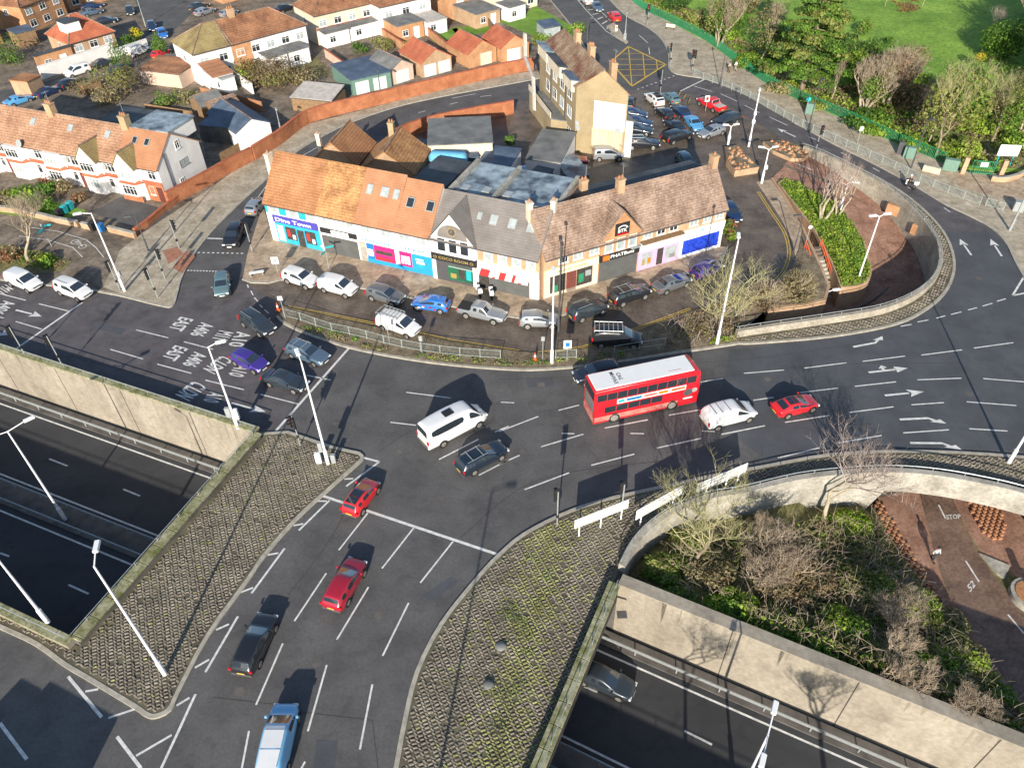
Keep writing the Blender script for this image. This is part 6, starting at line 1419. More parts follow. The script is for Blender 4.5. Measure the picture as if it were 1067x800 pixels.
b = MB(); b.box(.0, 3.6, -.03, -.003, .05, 5.15, X['brick_orange']); h.put(b, 'brick_front')
wing(h, 4.6, 8.2, 3.2, 2.6, 'render_white', 'felt_grey'); wing(h, 8.6, 12.4, 3.4, 2.7, 'render_white', 'felt_grey')
h = semi('cream and brick house pair under a brown hipped roof', (327, 17), (388, 3), 5.2, 8.5, 'render_cream', 'tile_rust', 8.1, wins=4, chim=((6.5, 3.0),))
b = MB(); b.box(.0, h.L, -.04, -.003, 2.5, 3.0, X['tile_red']); h.put(b, 'tile_band')
wing(h, .3, 5.2, 2.6, 2.6, 'render_white', 'felt_grey'); wing(h, 5.4, h.L-.2, 2.2, 2.6, 'render_white', 'felt_grey')
h = semi('white house with a brick kitchen wing and french doors', (395, 8), (448, -4), 5.2, 8.5, 'render_white', 'tile_rust', 8.1, wins=3)
wing(h, .5, 6.2, 5.0, 2.9, 'brick_orange', 'felt_grey'); wing(h, 6.6, h.L-.1, 5.6, 2.5, 'render_white', 'corrugated')
h = semi('brick house with teal patio doors under a flat rear wing', (470, -8), (520, -20), 5.2, 8.5, 'brick_orange', 'tile_rust', 8.1, wins=3)
wing(h, .2, 6.0, 7.5, 2.7, 'brick_buff', 'felt_grey')
h = semi('cream house with white framed rear windows near the top road', (515, -10), (560, -22), 5.2, 8.5, 'render_cream', 'tile_rust', 8.1, wins=3)
wing(h, .3, 4.5, 4.0, 2.7, 'render_white', 'felt_grey')
h = semi('red tiled house with grey dormer behind the long white wall', (72, 46), (118, 33), 3.3, 8.5, 'brick_buff', 'tile_red', 6.6, hip=(3.6, 3.6), wins=3, wz=1.7, low=False)
wing(h, -6.5, -.1, .4, 3.0, 'brick_orange', 'felt')
b = MB(); b.box(1.0, 3.6, 1.4, 4.5, 4.2, 6.1, X['render_white']); b.box(.8, 3.8, 1.2, 4.7, 6.1, 6.25, X['felt']); h.put(b, 'dormer')
h = semi('orange roofed house at the top left corner', (20, 8), (62, -8), 4.8, 8.0, 'brick_orange', 'tile_rust', 7.8, wins=3)
h = semi('brick house with light roof at the far left corner', (-50, 30), (-8, 18), 4.8, 8.0, 'brick_orange', 'tile_orange', 7.8, wins=3)
h = block('shed', 'blue tarpaulin roofed shed beside the red tiled house', (16, 36), (36, 31), 2.6, 4.0, 'timber', 'felt_blue', cat='shed')
h = semi('orange roofed house row along the top edge', (64, -14), (110, -26), 4.8, 8.0, 'brick_orange', 'tile_rust', 7.8, wins=3)
h = semi('small brick house behind the brick forecourt', (226, -22), (268, -32), 5.0, 8.0, 'brick_orange', 'tile_rust', 7.9, wins=3)
h = block('garage', 'long pinkish garage beside the mossy hipped house', (145, 73), (186, 78), 2.4, 5.5, 'pink_render', 'tile_rust', cat='garage', roof='mono', rh=2.9)
h = block('garage', 'grey roofed lean-to behind the pinkish garage', (160, 66), (193, 68), 2.3, 4.0, 'render_white', 'felt_grey', cat='garage')
# garages by the brick wall
h = block('garage', 'large green-grey double garage with blue felt roof', (366, 84.5), (407, 75), 2.5, 8.5, 'green_cab', 'felt_blue', cat='garage')
for u in (.25, .7): h.door('f', h.L*u, 2.3, 1.95, 'garage_door', name='garage_door')
h = block('garage', 'pale rendered garage with dark pitched roof', (407, 74), (430, 67), 2.5, 6.5, 'pink_render', 'felt_grey', cat='garage', roof='gable_y', rh=3.7)
h.door('f', h.L*.5, 2.5, 2.0, 'garage_door', name='garage_door')
h = block('garage', 'pair of brick garages with white doors under a red roof', (439, 66.5), (470, 58.5), 2.5, 7.5, 'brick_buff', 'tile_red', cat='garage', roof='gable_y', rh=4.2)
for u in (.27, .75): h.door('f', h.L*u, 2.3, 1.95, 'garage_door', name='garage_door')
h = block('garage', 'orange brick garage with tan door and red roof', (488, 57), (517, 49.5), 2.5, 7.0, 'brick_orange', 'tile_red', cat='garage', roof='gable_y', rh=4.2)
h.door('f', h.L*.62, 2.3, 2.0, 'render_cream', name='garage_door')
h = block('garage', 'orange brick garage with a pale up-and-over door', (522, 51), (551, 45), 2.5, 7.0, 'brick_orange', 'tile_red', cat='garage', roof='gable_y', rh=4.2)
h.door('f', h.L*.45, 2.6, 2.0, 'garage_door', name='garage_door'); h.door('f', h.L*.85, .9, 2.0, 'felt_blue')
h = block('shed', 'low shed with pale curved sheet roof behind the brick wall', (303, 102), (345, 106), 2.1, 5.0, 'timber', 'corrugated', cat='shed', roof='mono', rh=2.7)
h = block('outbuilding', 'white outbuilding with a dark blue roof by the brick wall', (246, 139), (281, 128), 2.7, 9.5, 'render_white', 'felt_blue', cat='outbuilding', roof='gable_y', rh=4.0)
h = block('outbuilding', 'blue roofed garden building in the shaded back gardens', (207, 131), (242, 134), 2.6, 4.5, 'concrete_dark', 'felt_blue', cat='outbuilding')
h = block('shed', 'grey pitched shed beside the red fence', (210, 112), (234, 105), 2.3, 4.5, 'timber', 'felt_grey', cat='shed', roof='gable_x', rh=3.3)
h = block('shed', 'brown pitched shed behind the blue roofed garden building', (226, 118), (252, 110), 2.3, 4.5, 'timber', 'tile_brown', cat='shed', roof='gable_x', rh=3.3)
h = block('outbuilding', 'dark flat roofed extension behind the terrace roof', (105, 126), (150, 132), 3.0, 5.0, 'concrete_dark', 'felt', cat='outbuilding')
h = block('shed', 'pale blue garden shed on the grass by the top road', (567, 30), (584, 27), 2.6, 3.0, 'glass_pale', 'felt_blue', cat='shed', roof='mono', rh=3.0)
h = block('shed', 'yellow roofed bin store beside the back street', (86, 90), (104, 84), 1.6, 1.6, 'timber', 'tile_moss', cat='shed')
h = block('shed', 'small yellow brick gate building at the left of the back street', (10, 84), (28, 86), 2.6, 3.0, 'brick_buff', 'tile_orange', cat='outbuilding')
h = block('shed', 'white lean-to conservatory against the mossy hipped house', (231, 84), (244, 80), 2.4, 3.0, 'frame_white', 'glass_pale', cat='conservatory')
# ================================================================== WALLS AND FENCES
def garden_wall(label, pts, z, h, w=.3, m='brick', cat='wall', name='brick_wall', z0=KZ, cope='tile_red'):
    r = empty(name, label=label, cat=cat)
    P = [xy(p) for p in Gs(pts, z)]
    b = MB(); b.ribbon(P, w, z0-.1, h, X[m]); b.build('wall_face', r)
    if cope:
        c = MB(); c.ribbon(P, w+.1, h, h+.09, X[cope]); c.build('coping', r)
    return r
sm = lambda pts, n=4: [(p.x, p.y) for p in smooth_line([Vector((u, v, 0)) for u, v in pts], n)]
garden_wall('long red brick wall curving along the pavement of the back road', sm([(262, 153), (290, 136), (319, 115.5), (360, 104), (399, 95), (460, 80.5), (530, 65), (556, 61)]), 2.1, 2.1)
garden_wall('red brick wall beside the pavement below the white end house', sm([(172, 201), (195, 189), (215.5, 178), (237, 166), (261, 154)]), 2.0, 2.0)
garden_wall('low red brick wall with piers at the driveway corner', [(139, 239), (152, 230), (171, 214), (190, 200)], .9, .9)
garden_wall('red brick wall on the near side of the back road, behind the flat roofs', sm([(404, 139), (425, 129), (450, 121), (490, 113), (535, 105)]), 2.0, 2.0, z0=.05)
garden_wall('orange panel fence across the back gardens', [(208, 91), (238, 97), (272, 106)], 1.8, 1.8, .12, 'tile_terra', 'fence', 'panel_fence', cope=None)
garden_wall('long white rendered wall on the back street', [(39, 70), (116, 45.5)], 2.2, 2.2, .3, 'render_white', 'wall', 'rendered_wall', cope='render_white')
garden_wall('lower white rendered wall past the gate on the back street', [(116, 53), (152, 41)], 1.3, 1.3, .3, 'render_white', 'wall', 'rendered_wall', cope='render_white')
garden_wall('crumbly pale brick wall of the overgrown front garden', [(-30, 212), (17, 217), (59, 227), (80, 231)], .8, .8, .35, 'brick_buff', cope='concrete_pale')
garden_wall('short pale brick wall beside the parking pads', [(84, 232), (97, 235)], .8, .8, .35, 'brick_buff', cope='concrete_pale')
garden_wall('low brick wall with stone caps at the end of the parking pads', [(112, 236), (124, 239), (140, 243)], .8, .8, .35, 'brick_buff', cope='concrete_pale')
garden_wall('pink rendered garden wall between the back gardens', [(338, 51), (368, 72)], 1.6, 1.6, .2, 'pink_render')
garden_wall('brick garden wall running down to the red roofed garages', [(398, 30), (424, 47)], 1.6, 1.6, .25, 'brick_orange')
garden_wall('brick garden wall between the lawns behind the garages', [(442, 26), (474, 52)], 1.6, 1.6, .25, 'brick_orange')
garden_wall('timber fence between two small lawns behind the garages', [(508, 18), (516, 32)], 1.6, 1.6, .1, 'timber', 'fence', 'panel_fence', cope=None)
garden_wall('dark timber fence of the shaded garden behind the terrace', [(150, 108), (200, 116)], 1.6, 1.6, .1, 'timber', 'fence', 'panel_fence', cope=None)
garden_wall('white garden wall beside the mossy hipped house', [(240, 72), (262, 88)], 1.8, 1.8, .2, 'render_white', cope='render_white')
garden_wall('grey fence of the yard below the brick wall', [(228, 160), (262, 142)], 1.2, 1.2, .1, 'timber', 'fence', 'panel_fence', cope=None)
# green park railing
def railing(label, pts, h, step, name='park_railing', m='green_paint', z0=.16, bar=.018):
    r = empty(name, label=label, cat='railing'); P = [Vector((p.x, p.y, 0)) for p in Gs(pts)]
    b = MB()
    for zz in (.12, h-.1): b.ribbon(P, .05, z0+zz, z0+zz+.05, X[m])
    for q, d in walk(P, step, 0): b.box(q.x-bar, q.x+bar, q.y-bar, q.y+bar, z0, z0+h, X[m])
    tag(b.build('rail_panel', r), kind='stuff'); return r
railing('long green railing along the park edge', sm([(630, -38), (662, 5), (700, 25), (736, 44), (769, 68), (800, 89), (829, 104), (881, 126), (935, 151), (984, 171)]), 1.45, .22, bar=.03)
# pedestrian guard rails
def guard(label, pts, h=1.05, bay=2.0, z0=KZ, name='guard_rail', bars=8):
    r = empty(name, label=label, cat='guard rail'); P = [Vector((p.x, p.y, 0)) for p in Gs(pts)]
    ps = walk(P, bay, 0)
    for i, (q, d) in enumerate(ps):
        b = MB(); b.tube((q.x, q.y, z0-.1), (q.x, q.y, z0+h+.06), .04, n=5, mat=X['rail_grey']); b.build('post', r)
    for i in range(len(ps)-1):
        a, c = ps[i][0], ps[i+1][0]; b = MB()
        for zz in (.15, h): b.tube((a.x, a.y, z0+zz), (c.x, c.y, z0+zz), .024, n=4, mat=X['rail_grey'])
        for k in range(1, bars*2):
            p = a.lerp(c, k/(bars*2)); b.tube((p.x, p.y, z0+.15), (p.x, p.y, z0+h), .012, n=3, mat=X['rail_grey'], caps=False)
        b.build('rail_panel', r)
    return r
guard('grey pedestrian guard rail along the park side kerb', sm([(722.5, 80), (767.5, 97), (800, 113), (829, 130), (889, 158), (935, 179), (977, 199), (1021, 215)]))
guard('grey pedestrian guard rail on the verge before the shops', sm([(297, 331), (315, 335.5), (342, 345), (375, 352), (398, 358.5), (430, 365.5), (474, 371.5), (536, 376)]))
guard('short grey guard rail right of the white lamp post on the verge', sm([(579, 375), (600, 374), (621, 371)]))
guard('thin post and rail fence beside the black van', sm([(640, 369), (662, 365), (690, 361), (718, 357)]), h=.9, bay=2.6, bars=1)
guard('short bright guard rail end at the park gate pavement', sm([(1026, 215.5), (1048, 222)]), bars=10)
# ================================================================== STREET FURNITURE
def solve_h(base, top, z):
    g = G(*base, z); best = (1e9, 0)
    for k in range(20, 300):
        h = k*.05; p = g+Vector((0, 0, h))-CAM; d = p.dot(FW); u = 533.5+CAM_F*p.dot(RT)/d; v = 400-CAM_F*p.dot(UP)/d
        e = (u-top[0])**2*.2+(v-top[1])**2
        if e < best[0]: best = (e, h)
    return best[1]
def lamp_post(label, base, top=None, h=None, z=KZ, arms=((1, 0),), arm=1.2, m='pole_white', r0=.11, r1=.06, boxes=(), at=None, name='lamp_post'):
    g = at or G(base[0], base[1], z); h = h or solve_h(base, top, z)
    r = empty(name, (g.x, g.y, z), 0, label, 'lamp post')
    b = MB(); b.tube((0, 0, 0), (0, 0, 1.6), r0*1.5, r0*1.5, 10, X[m]); b.tube((0, 0, 1.6), (0, 0, h), r0, r1, 10, X[m]); b.build('pole', r, smooth=False, angle=40)
    for ax, ay in arms:
        d = Vector((ax, ay, 0)).normalized(); e = d*arm
        b = MB(); b.tube((0, 0, h-.05), (e.x, e.y, h+.18), .045, n=6, mat=X[m]); a = b.build('arm', r)
        t = math.atan2(d.y, d.x)
        def T(p, e=e, t=t): return Vector((e.x+p.x*math.cos(t)-p.y*math.sin(t), e.y+p.x*math.sin(t)+p.y*math.cos(t), p.z))
        b = MB(); b.cbox(-.1, .75, -.16, .16, h+.12, h+.28, .05, X[m if m != 'pole_white' else 'sign_white'], T); b.box(.05, .7, -.12, .12, h+.10, h+.12, X['lamp_lens'], T); b.build('lamp_head', r)
    for (z0, z1, dx, dy, w, mm) in boxes:
        b = MB(); b.cbox(dx-w/2, dx+w/2, dy-.16, dy+.16, z0, z1, .03, X[mm]); b.build('control_box', r)
    return r
lamp_post('tall white lamp post standing on the left cobbled island', (172, 702), (94, 590), arms=((-.2, .98),), arm=.9)
lamp_post('white lamp post with grey boxes at the tip of the left cobbled island', (342, 483), (311, 378), arms=((-.4, .9),), arm=.8, boxes=((1.6, 2.6, -.3, 0, .35, 'sign_grey'), (.1, 1.2, -.75, .1, .5, 'sign_white'), (.1, 1.0, .5, .1, .4, 'sign_grey')))
lamp_post('white lamp post on the end of the cream underpass wall', (248, 446), (221, 361), z=.5, arms=((.8, .3),), arm=.7, boxes=((1.5, 2.5, -.35, 0, .45, 'sign_grey'), (1.2, 2.3, .3, 0, .35, 'sign_white')))
lamp_post('white lamp post with a short side arm at the left corner', (130, 303), (95, 222), arms=((-.9, -.3),), arm=.9, boxes=((2.0, 2.6, .2, 0, .3, 'sign_grey'),))
lamp_post('slim white lamp post on the verge in front of the corner shop', (575, 378), (574.5, 287), arms=((0, 1),), arm=.3, boxes=())
lamp_post('white lamp post rising past the lichen tree by the ring parapet', (747, 358), (775, 251), arms=((.2, .9),), arm=.25)
lamp_post('twin armed lamp post in the underpass central reservation', (68, 541), (8, 449), z=TZ+.1, arms=((.75, .66), (-.75, -.66)), arm=1.4)
lamp_post('white lamp post on the low parapet at the left edge', (50, 648), (0, 584), z=.8, arms=((-.5, .8),), arm=.9)
lamp_post('white lamp post at the right edge above the curved parapet', (1051, 482), None, h=10, arms=((0, 1),))
pp = G(800, 766, 4.6)
lamp_post('twin armed lamp post of the right underpass, only its top in view', None, h=10.2, z=TZ+.1, at=pp, arms=((-.45, -.9), (.45, .9)), arm=1.3)
lamp_post('white lamp post with a crossed head in the sunken ramp', (887, 312), (914, 225), z=-3.7, arms=((1, .2), (-1, -.2)), arm=.5)
lamp_post('short white lamp with bent arm at the foot of the ramp stairs', (855, 328), (865, 304), z=-3.9, arms=((1, .1),), arm=.6, r0=.07, r1=.05)
lamp_post('white lamp post beside the bare tree on the green bank', (874, 223), (886, 191), z=-1.0, arms=((1, -.2),), arm=.5)
lamp_post('white lamp post at the edge of the car park by the main road', (780, 153), (795, 97), arms=((.3, .9),), arm=.4, boxes=((3.4, 3.9, 0, 0, .4, 'sign_white'), (4.6, 5.0, 0, 0, .35, 'sign_white')))
lamp_post('twin white mast at the top of the sunken ramp', (793.5, 191), (801.7, 156), arms=((-1, .4), (1, .4)), arm=.6, boxes=((2.0, 2.5, .15, 0, .35, 'sign_white'),))
lamp_post('short white mast with lamps behind the rock filled planter', (758.5, 151), (764.5, 132), arms=((1, .3), (-1, .2)), arm=.45, boxes=((.9, 1.3, 0, 0, .4, 'sign_white'),))
lamp_post('thin grey street pole at the top left cross street', (152, 28), (137, -6), m='pole_grey', arms=((1, 0),), arm=.3, r0=.09)
lamp_post('dark lamp post at the brick wall beside the blue roofed garages', (398, 108), (394, 71), m='dark_grey', arms=((.2, -1),), arm=.9, r0=.08)
lamp_post('grey lamp post at the bend of the brick wall', (293, 138), (283, 113), m='pole_grey', arms=((.3, -.9),), arm=.4, r0=.08)
lamp_post('black lamp post on the pavement before the corner shop', (582, 345), (586, 254), m='dark_grey', arms=((0, 1),), arm=.3, r0=.08)
lamp_post('dark lamp post at the parking pads of the terrace', (155, 262), (141, 226), m='dark_grey', arms=((-.6, -.2),), arm=.4, r0=.07)
lamp_post('dark lamp post standing by the car park access lane', (827, 262), (818, 225), m='dark_grey', arms=((-1, 0),), arm=.3, r0=.06)
lamp_post('tall grey lamp post on the top road traffic island', (651, 42), (651.5, 16), m='pole_grey', arms=((.3, .9),), arm=.5)
lamp_post('black lamp post at the top road pavement behind the yellow building', (612, 42), (605, 20), m='dark_grey', arms=((1, 0),), arm=.3)
lamp_post('grey lamp post on the pavement at the right edge', (1052, 240), (1062, 165), m='pole_grey', arms=((-1, -.2),), arm=.6)
for k, (u, v) in enumerate(((845, 134), (951, 178), (752, 93))):
    lamp_post(['dark slim lamp post by the teal cabinet at the park fence', 'dark slim lamp post by the green cabinets at the park fence', 'dark slim lamp post by the guard rail opposite the car park'][k], (u-2, v-2), None, h=7, m='dark_grey', arms=((0, -1),), arm=.5, r0=.07)
lamp_post('tall lamp post below the picture edge, its shadow on the junction', None, h=12, at=Vector((-6.2, 9.5, 0)))
for k, (u, v) in enumerate(((522, 673), (509, 713))):
    g = G(u, v, KZ+.05); q = MB(); bm = bmesh.new(); bmesh.ops.create_icosphere(bm, subdivisions=2, radius=.4); rn = random.Random(k)
    for vv in bm.verts: vv.co = vv.co*rn.uniform(.85, 1.1); vv.co.z = max(vv.co.z*.5, -.1)
    q.mesh([v_.co.copy() for v_ in bm.verts], [tuple(v_.index for v_ in f.verts) for f in bm.faces], X['felt_grey']); bm.free()
    tag(q.build('boulder', loc=(g.x, g.y, KZ+.05), smooth=True), ['grey boulder on the mossy cobbles, the farther one', 'grey boulder on the mossy cobbles, the nearer one'][k], 'boulder')
# traffic lights: pole, signal head with hood and three lenses, backing board
def traffic_light(label, base, face, h=3.6, z=KZ, board=True, two=False, m='pole_grey'):
    g = G(base[0], base[1], z); r = empty('traffic_light', (g.x, g.y, z), R(face), label, 'traffic light', 'traffic lights of the junction')
    b = MB(); b.tube((0, 0, 0), (0, 0, h), .057, n=8, mat=X[m]); b.build('pole', r, angle=40)
    heads = ((.22, 0),) if not two else ((.22, .0), (-.0, .38))
    for hx, hy in heads:
        b = MB()
        if board: b.box(hx-.05, hx-.02, hy-.26, hy+.26, h-1.25, h+.12, X['black'])
        b.cbox(hx-.12, hx+.12, hy-.17, hy+.17, h-1.1, h, .03, X['black'])
        hd = b.build('signal_head', r)
        for k, lm in enumerate(('green_lens', 'amber_lens', 'red_lens')):
            zz = h-.92+k*.36
            q = MB(); q.tube((hx+.12, hy, zz), (hx+.135, hy, zz), .1, n=10, mat=X[lm]); q.build('lens', hd)
            q = MB(); q.box(hx+.12, hx+.32, hy-.12, hy+.12, zz+.11, zz+.13, X['black']); q.build('hood', hd)
    b = MB(); b.box(-.1, .1, -.08, .08, 1.0, 1.3, X['black']); b.build('push_button', r)
    return r
TL_ = [('traffic light near the left end of the first white sign board', (580.5, 547), 115), ('traffic light standing behind the first white sign board', (646.6, 539.5), 120), ('traffic light by the lamp post on the left cobbled tip', (313, 464), 200),
       ('left one of two traffic lights on the cream underpass wall', (27, 371), 160), ('right one of two traffic lights on the cream underpass wall', (65, 380.5), 160),
       ('traffic light next to the white lamp post at the left corner', (125, 302), 160), ('traffic light at the kerb tip of the left corner', (164.5, 310), 160), ('traffic light by the red tactile paving of the side road', (172, 290), 60), ('traffic light on the pavement up the side road', (187, 259), 60), ('traffic light across the side road at the shop end', (263, 262), 60),
       ('traffic light at the corner of the top pavement', (698.5, 68.5), 200), ('double traffic light where the park guard rail starts', (721, 75.5), 200), ('traffic light by the yellow box junction on the car park side', (688, 96.5), 120), ('traffic light on the pavement near the park railing at the top', (674.5, 26), 250), ('traffic light beside the sunken ramp entrance on the main road', (850, 157), 300)]
for i, (lb, bp, fc) in enumerate(TL_):
    traffic_light(lb, bp, fc, two=(i in (2, 11)), z=KZ if i not in (3, 4) else .6, h=4.0 if i in (0, 1) else 3.6)
# big white direction boards seen from behind
def board(label, a, b, zb, zt, posts, z=KZ):
    A, B = G(a[0], a[1], zt), G(b[0], b[1], zt); A.z = B.z = 0
    t = (B-A); L = t.length; r = empty('direction_sign', (A.x, A.y, 0), math.atan2(t.y, t.x), label, 'sign')
    q = MB(); q.cbox(0, L, -.04, .03, zb, zt, .02, X['sign_white']); q.build('board', r)
    for k in range(3):
        zz = lerp(zb, zt, (k+.5)/3); q = MB(); q.box(.05, L-.05, -.075, -.04, zz-.03, zz+.03, X['sign_grey']); q.build('stiffener', r)
    for f in posts:
        q = MB(); q.tube((L*f, -.1, z-.05), (L*f, -.1, zt-.1), .06, n=8, mat=X['sign_white']); q.build('post', r)
board('long white sign board with three posts on the right cobbled island', (599, 542), (655.5, 520), 1.15, 2.15, (.08, .48, .87))
board('white sign board half hidden by the lichen tree', (663.5, 532), (712, 505), 1.0, 2.1, (.1, .8))
board('white sign board with blue edge beside the curved parapet', (727, 504), (779.5, 482), 1.0, 2.1, (.2, .6, .84))
# small signs on posts
def sign_post(label, base, h, w, hh, m='sign_white', face=-90, z=KZ, name='road_sign', round_=False, mark=None):
    g = G(base[0], base[1], z); r = empty(name, (g.x, g.y, z), R(face+90), label, 'sign')
    b = MB(); b.tube((0, 0, 0), (0, 0, h), .04, n=6, mat=X['pole_grey']); b.build('post', r)
    b = MB()
    if round_: b.tube((0, -.05, h-w/2), (0, -.08, h-w/2), w/2, n=16, mat=X[m])
    else: b.cbox(-w/2, w/2, -.08, -.05, h-hh, h, .02, X[m])
    p = b.build('sign_plate', r)
    if mark:
        b = MB(); b.box(-w*.28, w*.28, -.09, -.08, h-hh*.75, h-hh*.25, X[mark]); b.build('symbol', p)
    return r
sign_post('white parking sign on a post beside the slim lamp post', (590.7, 376), 2.6, .75, 1.0, mark='sign_blue')
sign_post('small grey sign post between the cone and the white lamp post', (565.5, 374), 2.8, .35, .5, 'sign_grey')
sign_post('white square sign on the pavement tip at the left end of the shops', (290, 285), 2.2, .8, .9, mark='sign_grey')
sign_post('white lamp-like sign post at the left end of the verge', (297.5, 332), 2.9, .5, .5)
sign_post('blue round cycle sign at the park cabinets', (839, 119), 2.6, .7, .7, 'teal', round_=True)
sign_post('white disc sign on the access lane bollard line', (735, 116), 2.4, .7, .9, mark='red_lens')
sign_post('white globe topped post at the head of the ramp stairs', (840, 252), 2.2, .45, .45, round_=True)
sign_post('grey sign post on the verge behind the white work van', (406, 358), 2.4, .35, .6, 'sign_grey')
sign_post('pale sign post on the planted verge beside the guard rail', (440, 368), 2.2, .35, .6, 'sign_grey')
sign_post('white notice beside the park railing near the main road', (893, 150), 2.5, .5, .6)
# teal finger posts
def finger(label, base, h=3.0):
    g = G(base[0], base[1], KZ); r = empty('finger_post', (g.x, g.y, KZ), 0, label, 'signpost')
    b = MB(); b.tube((0, 0, 0), (0, 0, h), .05, n=6, mat=X['pole_grey']); b.build('post', r)
    for k, a in enumerate((20, 130, 250)):
        ca, sa = math.cos(R(a)), math.sin(R(a))
        b = MB(); b.box(.05, .95, -.02, .02, h-.35-.2*k, h-.12-.2*k, X['teal' if k != 1 else 'sign_white'], lambda p: Vector((p.x*ca-p.y*sa, p.x*sa+p.y*ca, p.z))); b.build('finger', r)
finger('teal and white finger post beside the cycle track', (54, 257))
finger('teal and white finger post before the shuttered barber shop', (343, 280))
# cabinets, gate, bins, cones
def cabinet(label, base, w, d, h, m, rz=-25, z=KZ, name='utility_cabinet', cat='cabinet'):
    g = G(base[0], base[1], z); r = empty(name, (g.x, g.y, z), R(rz), label, cat)
    b = MB(); b.cbox(-w/2, w/2, -d/2, d/2, 0, h, .03, X[m]); b.build('cabinet_body', r)
    for s in (-1, 1):
        b = MB(); b.box(min(s*.02, s*(w/2-.05)), max(s*.02, s*(w/2-.05)), -d/2-.015, -d/2, .12, h-.1, X[m]); b.build('door', r)
    return r
cabinet('teal utility cabinet by the park railing', (843, 118), 1.3, .6, 1.5, 'green_cab')
cabinet('pale green utility cabinet beside a dark one', (946, 164), 1.4, .7, 1.5, 'green_cab')
cabinet('dark grey utility cabinet next to the pale green one', (937, 160), .8, .6, 1.7, 'dark_grey')
cabinet('square green cabinet left of the park gate', (989, 177), 1.8, .8, 1.5, 'green_cab')
cabinet('grey cabinet at the end of the right guard rail', (1060, 219), 1.2, .9, 1.2, 'pole_grey')
def bin_(label, base, m):
    g = G(base[0], base[1], KZ); r = empty('wheelie_bin', (g.x, g.y, KZ), R(-20), label, 'bin')
    b = MB(); b.mesh([(-.24, -.28, .05), (.24, -.28, .05), (.24, .25, .05), (-.24, .25, .05), (-.29, -.36, .95), (.29, -.36, .95), (.29, .3, .95), (-.29, .3, .95)], [(3, 2, 1, 0), (0, 1, 5, 4), (1, 2, 6, 5), (2, 3, 7, 6), (3, 0, 4, 7), (4, 5, 6, 7)], X[m]); b.build('bin_body', r)
    b = MB(); b.cbox(-.31, .31, -.38, .34, .95, 1.06, .03, X[m]); b.build('lid', r)
    for s in (-1, 1): b = MB(); b.tube((s*.22, .3, .1), (s*.28, .3, .1), .1, n=8, mat=X['tyre']); b.build('wheel', r)
bin_('black wheelie bin leftmost of the row on the parking pad', (63, 226), 'black'); bin_('dark teal wheelie bin between two others', (69, 222), 'teal'); bin_('pale topped teal wheelie bin rightmost of the row', (75, 218), 'teal')
bin_('blue wheelie bin at the gap in the front wall', (107, 241), 'sign_blue'); bin_('black wheelie bin beside the blue one', (98, 240), 'black')
def cone(label, base):
    g = G(base[0], base[1], KZ+.01); r = empty('traffic_cone', (g.x, g.y, KZ+.01), 0, label, 'cone')
    b = MB(); b.cbox(-.25, .25, -.25, .25, 0, .06, .02, X['orange_plastic']); b.build('base', r)
    b = MB(); b.tube((0, 0, .05), (0, 0, .95), .17, .04, 10, X['red_rail']); c = b.build('cone_body', r)
    b = MB(); b.tube((0, 0, .42), (0, 0, .66), .122, .095, 10, X['sign_white']); b.build('reflective_band', r)
cone('orange traffic cone behind the guard rail near the white post', (557.5, 375)); cone('orange traffic cone at the left tip of the verge', (290, 323))
for k, (u, v) in enumerate(((642, 33), (651, 41.5))):
    g = G(u, v, 0); r = empty('island_bollard', (g.x, g.y, 0), 0, ['glowing white bollard further up the traffic island', 'white bollard at the tip of the traffic island'][k], 'bollard')
    b = MB(); b.cbox(-.22, .22, -.15, .15, 0, 1.1, .05, X['sign_white']); b.build('bollard_body', r); b = MB(); b.box(-.17, .17, -.16, -.15, .55, .95, X['orange_plastic'] if k == 0 else X['sign_blue']); b.build('panel', r)
mb = MB(); mb.prism(P2([(640, 24), (645, 32), (654.5, 44.5), (652, 46), (640, 37), (632, 28)]), 0, .12, X['pave_pale']); structure(mb, 'traffic_island')
# rock filled raised planters
def planter(label, pix, z):
    P = [xy(p) for p in Gs(pix, z)]
    if area(P) < 0: P.reverse()
    c = Vector((sum(p[0] for p in P)/len(P), sum(p[1] for p in P)/len(P), 0)); r = empty('rock_planter', (c.x, c.y, 0), 0, label, 'planter')
    Q = [(p[0]-c.x, p[1]-c.y) for p in P]
    b = MB(); b.prism(Q, 0, z, X['brick_buff'], X['soil']); b.build('wall', r)
    rn = random.Random(len(label)); b = MB()
    x0, x1, y0, y1 = min(p[0] for p in Q), max(p[0] for p in Q), min(p[1] for p in Q), max(p[1] for p in Q)
    n = 0
    while n < int((x1-x0)*(y1-y0)*3.2):
        p = (rn.uniform(x0, x1), rn.uniform(y0, y1)); n += 1
        if not inside(p, Q) or edge_dist(p, Q) < .25: continue
        s = rn.uniform(.16, .34); zc = z+s*.25
        ring = [Vector((p[0]+s*rn.uniform(.7, 1)*math.cos(k*1.047), p[1]+s*rn.uniform(.7, 1)*math.sin(k*1.047), zc)) for k in range(6)]
        top = Vector((p[0]+rn.uniform(-.05, .05), p[1], zc+s*rn.uniform(.5, .9)))
        b.mesh(ring+[q-Vector((0, 0, s*.4)) for q in ring]+[top], [(k, (k+1) % 6, 12) for k in range(6)]+[(k+6, (k+1) % 6+6, (k+1) % 6, k) for k in range(6)], rn.choice([X['tile_terra'], X['brick_orange'], X['brick_buff'], X['tile_orange']]))
    tag(b.build('rocks', r), kind='stuff')
planter('triangular raised planter full of orange rocks beside the shop end', [(755, 153), (769, 151), (791, 174), (766, 178), (757, 166)], .9)
planter('leaf shaped rock planter at the top of the sunken ramp', [(795, 147), (815, 146), (832, 151), (843, 160), (838, 165), (824, 165), (806, 157)], .5)
